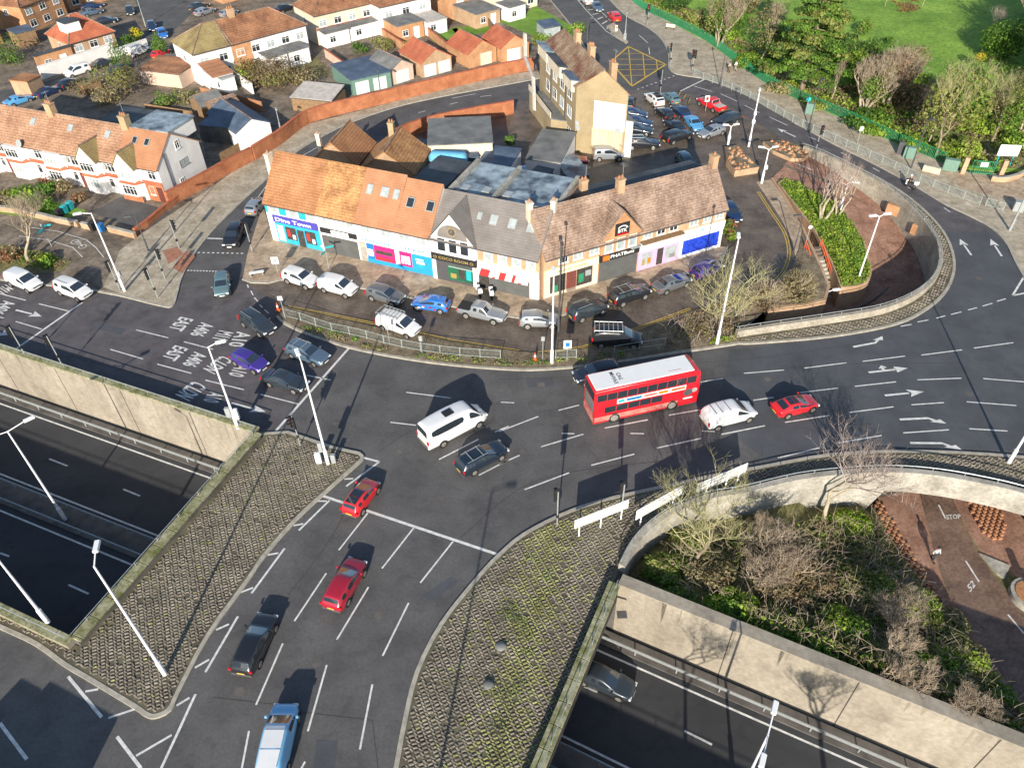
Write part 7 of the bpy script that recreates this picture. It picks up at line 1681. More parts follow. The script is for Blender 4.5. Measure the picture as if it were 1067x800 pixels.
# park gate
g = G(1022, 182, KZ)
r = empty('park_gate', (g.x, g.y, KZ), R(-14), 'green steel park gate with white notice between brick piers', 'gate')
b = MB()
for i in range(12): x = -1.4+i*.25; b.box(x-.03, x+.03, -.02, .02, .1, 1.9, X['green_paint'])
for zz in (.15, 1.0, 1.8): b.box(-1.45, 1.45, -.03, .03, zz, zz+.08, X['green_paint'])
b.build('gate_leaf', r)
b = MB(); b.box(-.5, .4, -.06, -.035, 1.1, 1.7, X['sign_white']); b.build('notice', r)
for s, hh in ((-1, 1), (1, 1)):
    b = MB(); b.cbox(s*2.3-.28, s*2.3+.28, -.3, .3, 0, 2.2, .04, X['brick_buff']); b.build('pier', r)
g = G(1045, 172, KZ); r = empty('park_notice_board', (g.x, g.y, KZ), R(-8), 'large white notice board on two teal posts behind the park gate', 'sign')
b = MB(); b.cbox(-1.3, 1.3, -.06, .04, 1.3, 2.8, .03, X['sign_white']); b.build('board', r)
for s in (-1, 1): b = MB(); b.box(s*.9-.06, s*.9+.06, .045, .14, 0, 2.7, X['teal']); b.build('post', r)
garden_wall('low curved cream wall beside the park gate', sm([(1034, 184), (1048, 185), (1062, 181), (1080, 172)]), .7, .7, .3, 'brick_buff', cope='concrete_pale')
garden_wall('low rendered wall with a white notice by the park cabinets', [(963, 172), (981, 176)], .9, .9, .3, 'pink_render', cope='concrete_pale')
# park bench
g = G(698, 31, KZ); r = empty('park_bench', (g.x, g.y, KZ), R(-30), 'pale bench on the pavement beside the park railing', 'bench')
b = MB(); b.box(-.9, .9, -.2, .2, .42, .47, X['render_cream']); b.build('seat', r); b = MB(); b.box(-.9, .9, .2, .24, .47, .9, X['render_cream']); b.build('backrest', r)
for s in (-1, 1): b = MB(); b.box(s*.8-.04, s*.8+.04, -.18, .2, 0, .42, X['dark_grey']); b.build('leg', r)
g = G(268, 287, KZ); r = empty('street_bench', (g.x, g.y, KZ), R(15), 'white bench on the pavement tip at the left end of the shops', 'bench')
b = MB(); b.box(-.8, .8, -.2, .2, .42, .48, X['sign_white']); b.build('seat', r)
for s in (-1, 1): b = MB(); b.box(s*.65-.05, s*.65+.05, -.16, .16, 0, .42, X['sign_grey']); b.build('leg', r)
# bicycles in the car park
def bike(label, base, rz, z=.01):
    g = G(base[0], base[1], z); r = empty('bicycle', (g.x, g.y, z), R(rz), label, 'bicycle')
    for x in (-.52, .52):
        b = MB()
        for k in range(12): a0, a1 = k*math.pi/6, (k+1)*math.pi/6; b.tube((x+.33*math.cos(a0), 0, .34+.33*math.sin(a0)), (x+.33*math.cos(a1), 0, .34+.33*math.sin(a1)), .025, n=4, mat=X['tyre'], caps=False)
        b.build('wheel', r)
    b = MB()
    for p, q in (((-.52, 0, .34), (-.1, 0, .32)), ((-.1, 0, .32), (-.2, 0, .85)), ((-.2, 0, .8), (.38, 0, .82)), ((-.1, 0, .32), (.36, 0, .75)), ((.34, 0, .95), (.52, 0, .34)), ((-.52, 0, .34), (-.2, 0, .8))): b.tube(p, q, .022, n=5, mat=X['gold'])
    b.build('frame', r); b = MB(); b.box(-.33, -.08, -.07, .07, .87, .93, X['black']); b.build('saddle', r)
    b = MB(); b.tube((.33, -.28, 1.0), (.33, .28, 1.0), .018, n=4, mat=X['black']); b.build('handlebar', r); return r
bike('bicycle at the top of the cycle stand in the car park', (708, 101), 60); bike('bicycle in the middle of the cycle stand', (713, 104.5), 55); bike('bicycle at the near end of the cycle stand', (718, 108.5), 65)
# stairs down to the sunken ramp
a, b_ = G(846, 258, 0), G(866, 312, -3.0)
r = empty('ramp_stairs', (a.x, a.y, 0), 0, 'pale steps with orange handrails leading down into the sunken ramp', 'stairs')
q = MB(); d = Vector((b_.x-a.x, b_.y-a.y, 0)); L = d.length; d.normalize(); n = Vector((-d.y, d.x, 0)); N_ = 14
for i in range(N_):
    z1 = .05-3.6*i/N_; p = d*(L*i/N_); e = d*(L*(i+1)/N_)
    vs = [p-n*.95, e-n*.95, e+n*.95, p+n*.95]
    q.mesh([(v.x, v.y, z1) for v in vs]+[(v.x, v.y, z1-.8) for v in vs], [(0, 1, 2, 3), (4, 5, 1, 0), (5, 6, 2, 1), (6, 7, 3, 2), (7, 4, 0, 3)], X['concrete_pale'] if i not in (0, 1, 2, 9, 10) else X['pave_dark'])
q.build('steps', r)
for s in (-1, 1):
    q = MB(); p0 = n*.955*s; p1 = d*L+n*.955*s+Vector((0, 0, -3.6))
    q.tube(p0+Vector((0, 0, 1)), p1+Vector((0, 0, 1)), .07, n=6, mat=X['red_rail']); q.tube(p0+Vector((0, 0, .55)), p1+Vector((0, 0, .55)), .05, n=6, mat=X['red_rail'])
    for k in range(6): t = k/5; w_ = p0.lerp(p1, t); q.tube(w_, w_+Vector((0, 0, 1)), .05, n=5, mat=X['red_rail'])
    q.build('handrail', r)
# red panels on the ring wall
for k, (u, v) in enumerate(((931, 219), (957, 241))):
    g = G(u, v, -1.0); q = MB(); q.cbox(-.9, .9, -.25, .25, -.6, .7, .06, X['brick_orange']); o = q.build('wall_buttress', loc=(g.x, g.y, -1.0), rz=R(-48 if k == 0 else -56)); tag(o, ['orange brick buttress on the inner ring wall, the upper one', 'orange brick buttress on the inner ring wall where shade begins'][k], 'buttress')
# retaining edge at the west of the sunken ramp
we3 = Gs(west_edge)
zwall(we3[:8], .3, [-4.1, -4.1, -4.1, -3.4, -2.4, -1.6, -.8, -.2], .1, X['brick_buff'], 'retaining_edge', 'low brick edge wall between access lane and sunken ramp', off=-.15)
# bollards, concrete blocks and shelter beside the cycle path
g = G(1052, 520, BZ); r = empty('corrugated_shelter', (g.x+1, g.y, BZ), R(-22), 'white corrugated shelter roof at the right edge under the parapet', 'shelter')
q = MB()
for i in range(11): q.box(-2.2+i*.44, -2.2+i*.44+.3, -1, 1, 2.2, 2.3, X['sign_white']); q.box(-2.2+i*.44+.3, -2.2+(i+1)*.44, -1, 1, 2.2, 2.26, X['corrugated'])
q.build('roof', r)
for sx in (-2, 2.4):
    for sy in (-.9, .9): q = MB(); q.tube((sx, sy, 0), (sx, sy, 2.2), .06, n=6, mat=X['pole_grey']); q.build('post', r)
g = G(1075, 620, BZ+.4); r = empty('round_planter', (g.x, g.y, BZ), 0, 'round concrete planter with orange centre on the cycle path', 'planter')
q = MB(); q.tube((0, 0, 0), (0, 0, .55), 1.5, 1.5, 20, X['concrete_pale']); q.build('rim', r, angle=40); q = MB(); q.tube((0, 0, .5), (0, 0, .62), 1.2, 1.2, 18, X['tile_orange']); q.build('inner_ring', r, angle=40); q = MB(); q.tube((0, 0, .6), (0, 0, 1.7), .35, .3, 10, X['dark_grey']); q.build('bollard', r)
# studded brick slopes beside the cycle path
def studs(poly_px, name, m, z=BZ):
    poly = [xy(p) for p in Gs(poly_px, z)]; mb = MB(); rn = random.Random(2)
    x0, x1, y0, y1 = min(p[0] for p in poly), max(p[0] for p in poly), min(p[1] for p in poly), max(p[1] for p in poly)
    y = y0; j = 0
    while y < y1:
        x = x0+(.25 if j % 2 else 0)
        while x < x1:
            if inside((x, y), poly): mb.box(x-.17, x+.17, y-.1, y+.1, z, z+.22, m)
            x += .5
        y += .34; j += 1
    return structure(mb, name)
studs([(1005, 513), (1038, 517), (1050, 555), (1040, 565), (1020, 552), (1010, 530)], 'studded_paving', X['tile_terra'])
studs([(908, 524), (916, 522), (934, 550), (958, 590), (985, 628), (978, 634), (950, 598), (926, 560)], 'studded_paving', X['tile_terra'])
mb = MB(); mb.prism([xy(p) for p in Gs([(1020, 577), (1052, 590), (1046, 604), (1038, 598)], BZ)], BZ, BZ+.15, X['concrete_pale']); structure(mb, 'path_kerb')
# ================================================================== VEGETATION
def grow(seed, h, spread, trunk_h, r0, levels=5, kids=3, up=.35, stems=1, tw='twig', bark='bark', droop=0.0):
    rn = random.Random(seed); T = MB(); C = MB()
    def rv(): return Vector((rn.uniform(-1, 1), rn.uniform(-1, 1), rn.uniform(-.6, 1)))
    def br(p, d, L, r, lv):
        n = 6 if lv == 0 else (4 if lv == 1 else 3); mb = T if lv == 0 else C; q = p; dd = d.copy(); seg = 3 if lv < 2 else 2
        pts = [p]
        for i in range(seg):
            dd = (dd+rv()*.22+Vector((0, 0, up*.25-droop*.1*lv))).normalized(); q2 = q+dd*(L/seg)
            ra = r*(1-.4*i/seg); rb = r*(1-.4*(i+1)/seg)
            mb.tube(q, q2, ra, rb, n, X[bark] if lv < 2 else X[tw], caps=False); q = q2; pts.append(q)
        if lv >= levels: return
        k = kids+(1 if rn.random() < .4 else 0)
        for j in range(k):
            t = pts[-1] if j < 2 else pts[rn.randint(1, len(pts)-1)]
            a = rn.uniform(0, 6.28); s = Vector((math.cos(a), math.sin(a), 0))
            nd = (dd*(.75 if j else 1.0)+s*spread*(1.0 if j else .45)+Vector((0, 0, up))).normalized()
            br(t, nd, L*rn.uniform(.62, .82), r*.56, lv+1)
    for s in range(stems):
        a = s*6.28/stems+seed; d = Vector((0, 0, 1)) if stems == 1 else Vector((.4*math.cos(a), .4*math.sin(a), 1)).normalized()
        br(Vector((.1*math.cos(a), .1*math.sin(a), 0)) if stems > 1 else Vector(), d, trunk_h, r0, 0)
    for mb in (T, C):
        zs = max(v[2] for v in C.v)
        mb.v = [(v[0]*h/zs, v[1]*h/zs, v[2]*h/zs) for v in mb.v]
    return T.data('trunk', smooth=True), C.data('crown', smooth=True)
def leafcloud(seed, n, blobs, size, mats, flat=.0, shell=.45):
    """leaf sized faces through the volume of several lumps; blobs = (x, y, z, rx, ry, rz)"""
    rn = random.Random(seed); b = MB(); vol = [x[3]*x[4]*x[5] for x in blobs]; tot = sum(v**.7 for v in vol)
    for bl, v in zip(blobs, vol):
        mm = rn.choice(mats)
        for i in range(int(n*v**.7/tot)):
            while True:
                p = Vector((rn.uniform(-1, 1), rn.uniform(-1, 1), rn.uniform(-1, 1)))
                if shell < p.length < 1 and rn.random() < p.length: break
            c = Vector((bl[0]+p.x*bl[3], bl[1]+p.y*bl[4], bl[2]+p.z*bl[5]))
            if c.z < .02: c.z = .02+rn.random()*.1
            nn = (p*1.3+Vector((rn.uniform(-1, 1), rn.uniform(-1, 1), rn.uniform(-.4, 1)))).normalized(); a = nn.orthogonal().normalized(); a.rotate(Matrix.Rotation(rn.uniform(0, 6.28), 3, nn)); e = nn.cross(a)
            s = size*rn.uniform(.6, 1.4); k = rn.uniform(.45, .8)
            b.face([c-a*s, c-e*s*k+nn*s*.15, c+a*s, c+e*s*k+nn*s*.15], mm if rn.random() < .8 else rn.choice(mats))
    return b
def rblobs(rn, n, R_, H_, z0=.3):
    out = []
    for i in range(n):
        a = rn.uniform(0, 6.28); d = rn.uniform(.1, .62)*R_; z = rn.uniform(z0, .78)*H_; k = rn.uniform(.3, .52)
        out.append((d*math.cos(a), d*math.sin(a), z, R_*k, R_*k*rn.uniform(.8, 1.1), H_*k*.6))
    return out
PROTO = {}
def bare_proto(key):
    if key not in PROTO:
        kw = dict(lichen=dict(seed=3, h=7, spread=.85, trunk_h=1.7, r0=.10, levels=6, kids=3, up=.28, tw='twig_green', bark='bark'), purple=dict(seed=5, h=7, spread=.8, trunk_h=1.5, r0=.06, levels=6, kids=3, up=.38, tw='twig_purple', bark='bark_pale'),
                  brown=dict(seed=9, h=8, spread=.7, trunk_h=2.2, r0=.15, levels=6, kids=3, up=.4, tw='twig', bark='bark_pale'), fan=dict(seed=12, h=8, spread=.62, trunk_h=1.6, r0=.09, levels=5, kids=2, up=.55, stems=3, tw='twig_purple', bark='bark_pale'),
                  multi=dict(seed=21, h=8, spread=.75, trunk_h=2.0, r0=.2, levels=5, kids=3, up=.3, stems=4, tw='twig', bark='bark_pale'), low=dict(seed=31, h=5, spread=.9, trunk_h=.9, r0=.15, levels=6, kids=3, up=.12, stems=3, tw='twig', bark='bark_pale'))[key]
        PROTO[key] = grow(**kw)
    return PROTO[key]
def bare_tree(label, base, key, H, wide=1.0, z=.15, rz=0, leaves=None, name='bare_tree', lean=None, group=None):
    T, C = bare_proto(key); g = G(base[0], base[1], z); r = empty(name, (g.x, g.y, z-.05), R(rz), label, 'tree', group)
    h0 = dict(lichen=7, purple=7, brown=8, fan=8, multi=8, low=5)[key]; r.scale = (H/h0*wide, H/h0*wide, H/h0)
    if lean: r.rotation_euler = (R(lean[0]), R(lean[1]), R(rz))
    link('trunk', T, r); link('crown', C, r)
    if leaves:
        rn = random.Random(label); lc = leafcloud(len(label), leaves[0], rblobs(rn, 9, h0*.42, h0*.95, .42), .13, [X[m] for m in leaves[1]]); lc.build('leaves', r)
    return r
def bush(label, base, R_, H_, mats, n=500, z=.14, name='bush', size=.16, cat='bush', blobs=7, group=None, squash=1.0):
    g = G(base[0], base[1], z); r = empty(name, (g.x, g.y, z), 0, label, cat, group); rn = random.Random(label)
    bl = rblobs(rn, blobs, R_, H_, .2)+[(0, 0, H_*.42, R_*.72, R_*.72*squash, H_*.45)]
    leafcloud(len(label)+int(R_*10), n, bl, size, [X[m] for m in mats]).build('foliage', r)
    b = MB()
    for i in range(5): a = i*1.256; b.tube((0, 0, 0), (R_*.45*math.cos(a), R_*.45*math.sin(a), H_*.6), .05, .02, 4, X['bark'], caps=False)
    b.build('stem', r); return r
def conifer(label, base, R_, H_, mats, n=900, z=.14, name='conifer', size=.14, group=None):
    g = G(base[0], base[1], z); r = empty(name, (g.x, g.y, z), 0, label, 'tree', group)
    bl = [(0, 0, H_*t, R_*k, R_*k, H_*.2) for t, k in ((.2, .85), (.36, 1.0), (.52, .92), (.68, .72), (.82, .48))]
    leafcloud(len(label), n, bl, size, [X[m] for m in mats], shell=.7).build('crown', r)
    b = MB(); b.tube((0, 0, 0), (0, 0, H_*.5), .14, .08, 6, X['bark']); b.build('trunk', r)
def cedar(label, base, H_, R_, z=.15, seed=4, n=22000, mats=('leaf_olive', 'leaf_mid', 'leaf_mid', 'leaf_dark', 'leaf_olive')):
    """broad evergreen with layered boughs"""
    g = G(base[0], base[1], z); r = empty('cedar_tree', (g.x, g.y, z), 0, label, 'tree'); rn = random.Random(seed)
    T = MB(); T.tube((0, 0, 0), (0, 0, H_*.5), .45, .32, 8, X['bark'], caps=False); T.tube((0, 0, H_*.5), (.1, 0, H_*.97), .32, .06, 8, X['bark'], caps=False); bl = []
    B = MB()
    for i in range(64):
        t = .2+.76*i/64; L = R_*(1.05-t)**.75*rn.uniform(.75, 1.1); a = i*2.4; e = Vector((L*math.cos(a), L*math.sin(a), H_*t-L*.12+rn.uniform(-.3, .5)))
        B.tube((0, 0, H_*t), e, .09, .02, 4, X['bark'], caps=False)
        for k in (.5, .78, 1.0): bl.append((e.x*k+rn.uniform(-.4, .4), e.y*k+rn.uniform(-.4, .4), lerp(H_*t, e.z, k), .55+L*.17, .55+L*.17, .32))
    T.build('trunk', r); B.build('branches', r); leafcloud(seed, n, bl, .2, [X[m] for m in mats], shell=.1).build('crown', r)
# --- junction trees and shrubs
bare_tree('big bare lichen green tree standing in front of the white lamp post', (748, 345), 'lichen', 8.0, 1.75, rz=40)
for k, (u, v, rr, hh) in enumerate(((829, 308, 2.5, 3.3), (796, 316, 2.4, 3.0))):
    g = G(u, v, .1); r = empty('round_shrub', (g.x, g.y, .1), 0, ['rounded straw brown shrub nearest the stairs', 'rounded pinkish brown shrub between the lichen tree and the other shrub'][k], 'shrub')
    rn = random.Random(k); b = MB()
    for i in range(900):
        d = Vector((rn.gauss(0, 1), rn.gauss(0, 1), abs(rn.gauss(0, 1))+.1)).normalized(); L = rn.uniform(.75, 1.0); e = Vector((d.x*rr*L, d.y*rr*L, d.z*hh*L)); s = e*rn.uniform(.1, .6)
        b.tube(s, e, .022, .01, 3, X['leaf_straw'] if (k == 0) != (rn.random() < .3) else X['twig_purple'], caps=False)
    b.build('twigs', r); leafcloud(k+5, 900, [(0, 0, hh*.35, rr*.86, rr*.86, hh*.55)], .12, [X['leaf_brown'], X['leaf_straw']], shell=.6).build('foliage', r)
bare_tree('fan shaped bare tree on the green bank of the sunken ramp', (856.5, 230), 'fan', 8.5, 1.3, z=-.4, rz=10)
bare_tree('second pale bare tree nearer the ring parapet', (872, 224), 'fan', 7.5, 1.0, z=-.5, rz=120)
bare_tree('bare purple tree overhanging the curved parapet', (858, 541), 'purple', 8.4, 1.9, z=-2.6, rz=30)
bare_tree('lichen covered tree in front of the white sign boards', (722, 590), 'lichen', 8.5, 1.35, z=-1.5, rz=200)
bare_tree('bare tree beside the cycle track at the left edge', (30, 272), 'brown', 8.5, 1.5, z=.14, rz=75)
bare_tree('small bare tree at the far left bottom of the planted strip', (-6, 280), 'purple', 5, 1, z=.14, rz=15)
bare_tree('pale leaning tree trunk lying over the shrubs of the bank', (915, 700), 'low', 4.0, 1.0, z=-1.2, rz=10, lean=(18, 24))
bare_tree('tangled bare tree in the middle of the bank', (800, 600), 'low', 4.4, 1.2, z=-1.8, rz=140)
bare_tree('pale stemmed tangle at the right end of the bank', (1000, 735), 'low', 2.6, 1.0, z=-.6, rz=250, lean=(-10, 20))
bare_tree('tall thin twiggy tree near the upper end of the bank', (775, 570), 'brown', 5.0, .8, z=-2.0, rz=10)
bare_tree('grey stemmed tangle of twigs at the centre right of the bank', (930, 650), 'low', 3.4, 1.0, z=-2.0, rz=300)
# --- bank and verge ground cover: leaf litter, ivy, brambles
def ground_z(p, pts):
    w = 0; s = 0
    for q in pts:
        d = (q.x-p[0])**2+(q.y-p[1])**2+.05; k = 1/d**2; w += k; s += k*q.z
    return s/w
def cover(name, poly, n, mats, size=.16, hmax=.5, pts=None, z=.13, seed=1, clump=1.2, twigs=0, tm='twig', label=None):
    rn = random.Random(seed); b = MB(); x0, x1, y0, y1 = min(p[0] for p in poly), max(p[0] for p in poly), min(p[1] for p in poly), max(p[1] for p in poly)
    i = 0; cl = []
    while len(cl) < max(6, n//45):
        p = (rn.uniform(x0, x1), rn.uniform(y0, y1))
        if inside(p, poly): cl.append((p, rn.choice(mats), rn.uniform(.25, 1), rn.uniform(.5, 1.2)*clump, ground_z(p, pts) if pts else z))
    for c, m, hh, rad, gz in cl:
        for k in range(45):
            a = rn.uniform(0, 6.28); d = rad*math.sqrt(rn.random()); p = (c[0]+d*math.cos(a), c[1]+d*math.sin(a))
            if not inside(p, poly): continue
            zz = gz+hmax*hh*(1-(d/rad)**2)*rn.uniform(.55, 1)+.05
            nn = Vector((rn.uniform(-1, 1), rn.uniform(-1, 1), rn.uniform(.1, 1.2))).normalized(); t = nn.orthogonal().normalized(); t.rotate(Matrix.Rotation(rn.uniform(0, 6.28), 3, nn)); e = nn.cross(t); s = size*rn.uniform(.6, 1.4); q = Vector((p[0], p[1], zz))
            b.face([q-t*s, q-e*s*.6, q+t*s, q+e*s*.6], X[m] if rn.random() < .85 else X[rn.choice(mats)])
    for i in range(twigs):
        p = (rn.uniform(x0, x1), rn.uniform(y0, y1))
        if not inside(p, poly): continue
        gz = ground_z(p, pts) if pts else z; a = rn.uniform(0, 6.28); L = rn.uniform(.5, 1.5); q0 = Vector((p[0], p[1], gz)); q1 = q0+Vector((L*.5*math.cos(a), L*.5*math.sin(a), L*rn.uniform(.5, 1.1))); q2 = q1+Vector((L*.6*math.cos(a+rn.uniform(-1, 1)), L*.6*math.sin(a), L*rn.uniform(-.5, .4)))
        m = X[tm] if rn.random() < .7 else X['leaf_straw']; b.tube(q0, q1, .022, .016, 3, m, caps=False); b.tube(q1, q2, .016, .008, 3, m, caps=False)
    o = b.build(name); tag(o, kind='stuff'); return o
def clip(px, z): return [xy(p) for p in Gs(px, z)]
sunk = SUNK
cover('ivy_cover', clip([(660, 600), (700, 575), (760, 555), (830, 545), (900, 530), (930, 590), (985, 665), (1040, 740), (1067, 778), (960, 735), (800, 668)], -1.6), 34000, ['leaf_olive', 'leaf_brown', 'leaf_mid', 'leaf_straw', 'leaf_lime', 'leaf_mid', 'leaf_olive'], .15, 1.0, sunk, seed=3, twigs=7500)
cover('ivy_cover', clip([(835, 545), (900, 528), (935, 590), (960, 640), (930, 640), (890, 580)], -3.0), 5000, ['leaf_mid', 'leaf_lime', 'leaf_mid', 'leaf_dark'], .13, .7, sunk, seed=4)
cover('ivy_cover', clip([(650, 612), (720, 640), (800, 672), (900, 712), (1067, 778), (1067, 765), (960, 715), (860, 660), (760, 640), (690, 600)], -.6), 4500, ['leaf_mid', 'leaf_dark', 'leaf_lime'], .14, .6, sunk, seed=5)
for k, (lb, u, v, rr, hh, mt) in enumerate([('glossy green bush above the trench wall left of the leaning trunk', 870, 655, 2.2, 1.9, ('leaf_mid', 'leaf_dark', 'leaf_lime')), ('green bush below the pale leaning trunk, a yellow patch on it', 950, 695, 2.0, 1.7, ('leaf_mid', 'leaf_lime', 'leaf_olive')), ('brown thicket under the lichen covered tree', 740, 600, 2.6, 2.2, ('leaf_olive', 'leaf_brown', 'leaf_straw')), ('dense brown thicket at the middle of the bank', 810, 620, 2.8, 2.2, ('leaf_brown', 'leaf_brown', 'leaf_straw')), ('bright green thicket under the curved parapet', 890, 550, 2.0, 1.2, ('leaf_mid', 'leaf_lime')), ('straw coloured thicket beside the red path', 985, 650, 1.8, 1.3, ('leaf_straw', 'leaf_olive', 'leaf_brown')), ('olive thicket at the upper left corner of the bank', 690, 595, 1.8, 1.5, ('leaf_olive', 'leaf_mid')), ('dark thicket in the middle shade of the bank', 850, 610, 2.2, 1.5, ('leaf_brown', 'leaf_dark')), ('green thicket right of the leaning trunk', 985, 705, 1.8, 1.4, ('leaf_lime', 'leaf_mid', 'leaf_straw')), ('grey brown thicket at the near right end of the bank', 1035, 750, 1.6, 1.0, ('leaf_straw', 'leaf_brown')), ('lime thicket low on the bank beside the studded bricks', 955, 635, 2.2, 1.5, ('leaf_lime', 'leaf_mid', 'leaf_olive')), ('olive thicket between leaning trunk and red path', 1000, 690, 2.0, 1.4, ('leaf_olive', 'leaf_lime', 'leaf_straw')), ('sunny olive thicket under the white sign boards', 715, 575, 2.2, 1.6, ('leaf_olive', 'leaf_lime')), ('straw thicket at the foot of the curved parapet', 790, 560, 2.2, 1.5, ('leaf_straw', 'leaf_olive')), ('green thicket just above the trench wall near the bridge', 760, 640, 2.0, 1.3, ('leaf_mid', 'leaf_lime')), ('straw thicket at the far right end of the wall top', 1010, 748, 1.9, 1.2, ('leaf_straw', 'leaf_olive')), ('lime thicket at the far right end beside the red path', 1040, 740, 1.8, 1.2, ('leaf_lime', 'leaf_mid')), ('olive thicket between the two right hand twig tangles', 965, 710, 1.9, 1.4, ('leaf_olive', 'leaf_straw', 'leaf_lime')), ('mixed thicket of twigs and ivy right of the bank centre', 905, 620, 2.3, 1.7, ('leaf_olive', 'leaf_straw', 'leaf_mid'))]):
    z = ground_z(G(u, v, -1.8), sunk); bush(lb, (u, v), rr, hh, mt, n=4200, z=z-.1, name='thicket', size=.11, cat='thicket')
cover('ivy_cover', clip([(905, 528), (930, 565), (962, 610), (1000, 655), (1040, 705), (1085, 760), (1067, 790), (1010, 745), (960, 690), (925, 630), (900, 570)], -3.4), 9000, ['leaf_lime', 'leaf_olive', 'leaf_mid', 'leaf_straw', 'leaf_brown'], .13, .8, sunk, seed=31, twigs=2200)
ramp_v = [Vector(p) for p in ramp_pts]
gb = smooth_line(Gs([(811, 191, -.05), (822, 187, -.1), (846, 200, -.3), (873, 216, -.5), (895, 243, -.7), (904, 268, -.8), (907, 286, -.9), (898, 296, -.9), (880, 299, -.8), (876, 297, -.7), (869, 278, -.5), (849, 240, -.25), (826, 210, -.1), (811, 191, -.05)]), 3)[:-1]
gbank = [xy(p) for p in gb]; GBP = [Vector(p) for p in gb]
tin([tuple(p) for p in gb], 'green_bank', X['grass'], keep=gbank)
r = zwall([Vector((p.x, p.y, 0)) for p in gb]+[Vector((gb[0].x, gb[0].y, 0))], .22, -4.4, [p.z+.06 for p in gb]+[gb[0].z+.06], X['brick_buff'], 'bank_wall', 'low brick wall edging the green bank above the sunken ramp')
cover('ivy_cover', gbank, 16000, ['leaf_lime', 'leaf_lime', 'leaf_lime', 'leaf_olive', 'leaf_mid'], .11, .6, GBP, seed=8, clump=.9)
cover('weed_cover', [xy(p) for p in Gs([(300, 337), (330, 350), (380, 364.5), (450, 377), (540, 383), (640, 376), (700, 367), (700, 356), (620, 371), (540, 377), (430, 366), (340, 344)])], 1500, ['leaf_olive', 'leaf_mid', 'leaf_straw', 'leaf_lime'], .10, .22, None, .14, seed=9, clump=.7)
cover('weed_cover', [xy(p) for p in Gs([(700, 366), (768, 357), (790, 318), (760, 313), (720, 328), (690, 345)])], 1400, ['leaf_brown', 'leaf_olive', 'leaf_straw'], .12, .35, None, .14, seed=10, twigs=260, tm='twig_purple')
cover('weed_cover', [xy(p) for p in Gs([(738, 360), (752, 358), (775, 354), (768, 351), (745, 353)])], 420, ['leaf_lime'], .10, .2, None, .14, seed=11, clump=.6)
cover('weed_cover', [xy(p) for p in Gs([(0, 274), (30, 280), (66, 281), (75, 272), (40, 263), (0, 262)])], 1300, ['leaf_lime', 'leaf_mid', 'leaf_brown', 'leaf_straw'], .12, .6, None, .14, seed=12)
cover('weed_cover', [xy(p) for p in Gs([(540, 560), (575, 600), (560, 690), (520, 800), (490, 800), (510, 690), (530, 610)])], 900, ['leaf_olive', 'leaf_mid'], .05, .08, None, .17, seed=13, clump=.8)
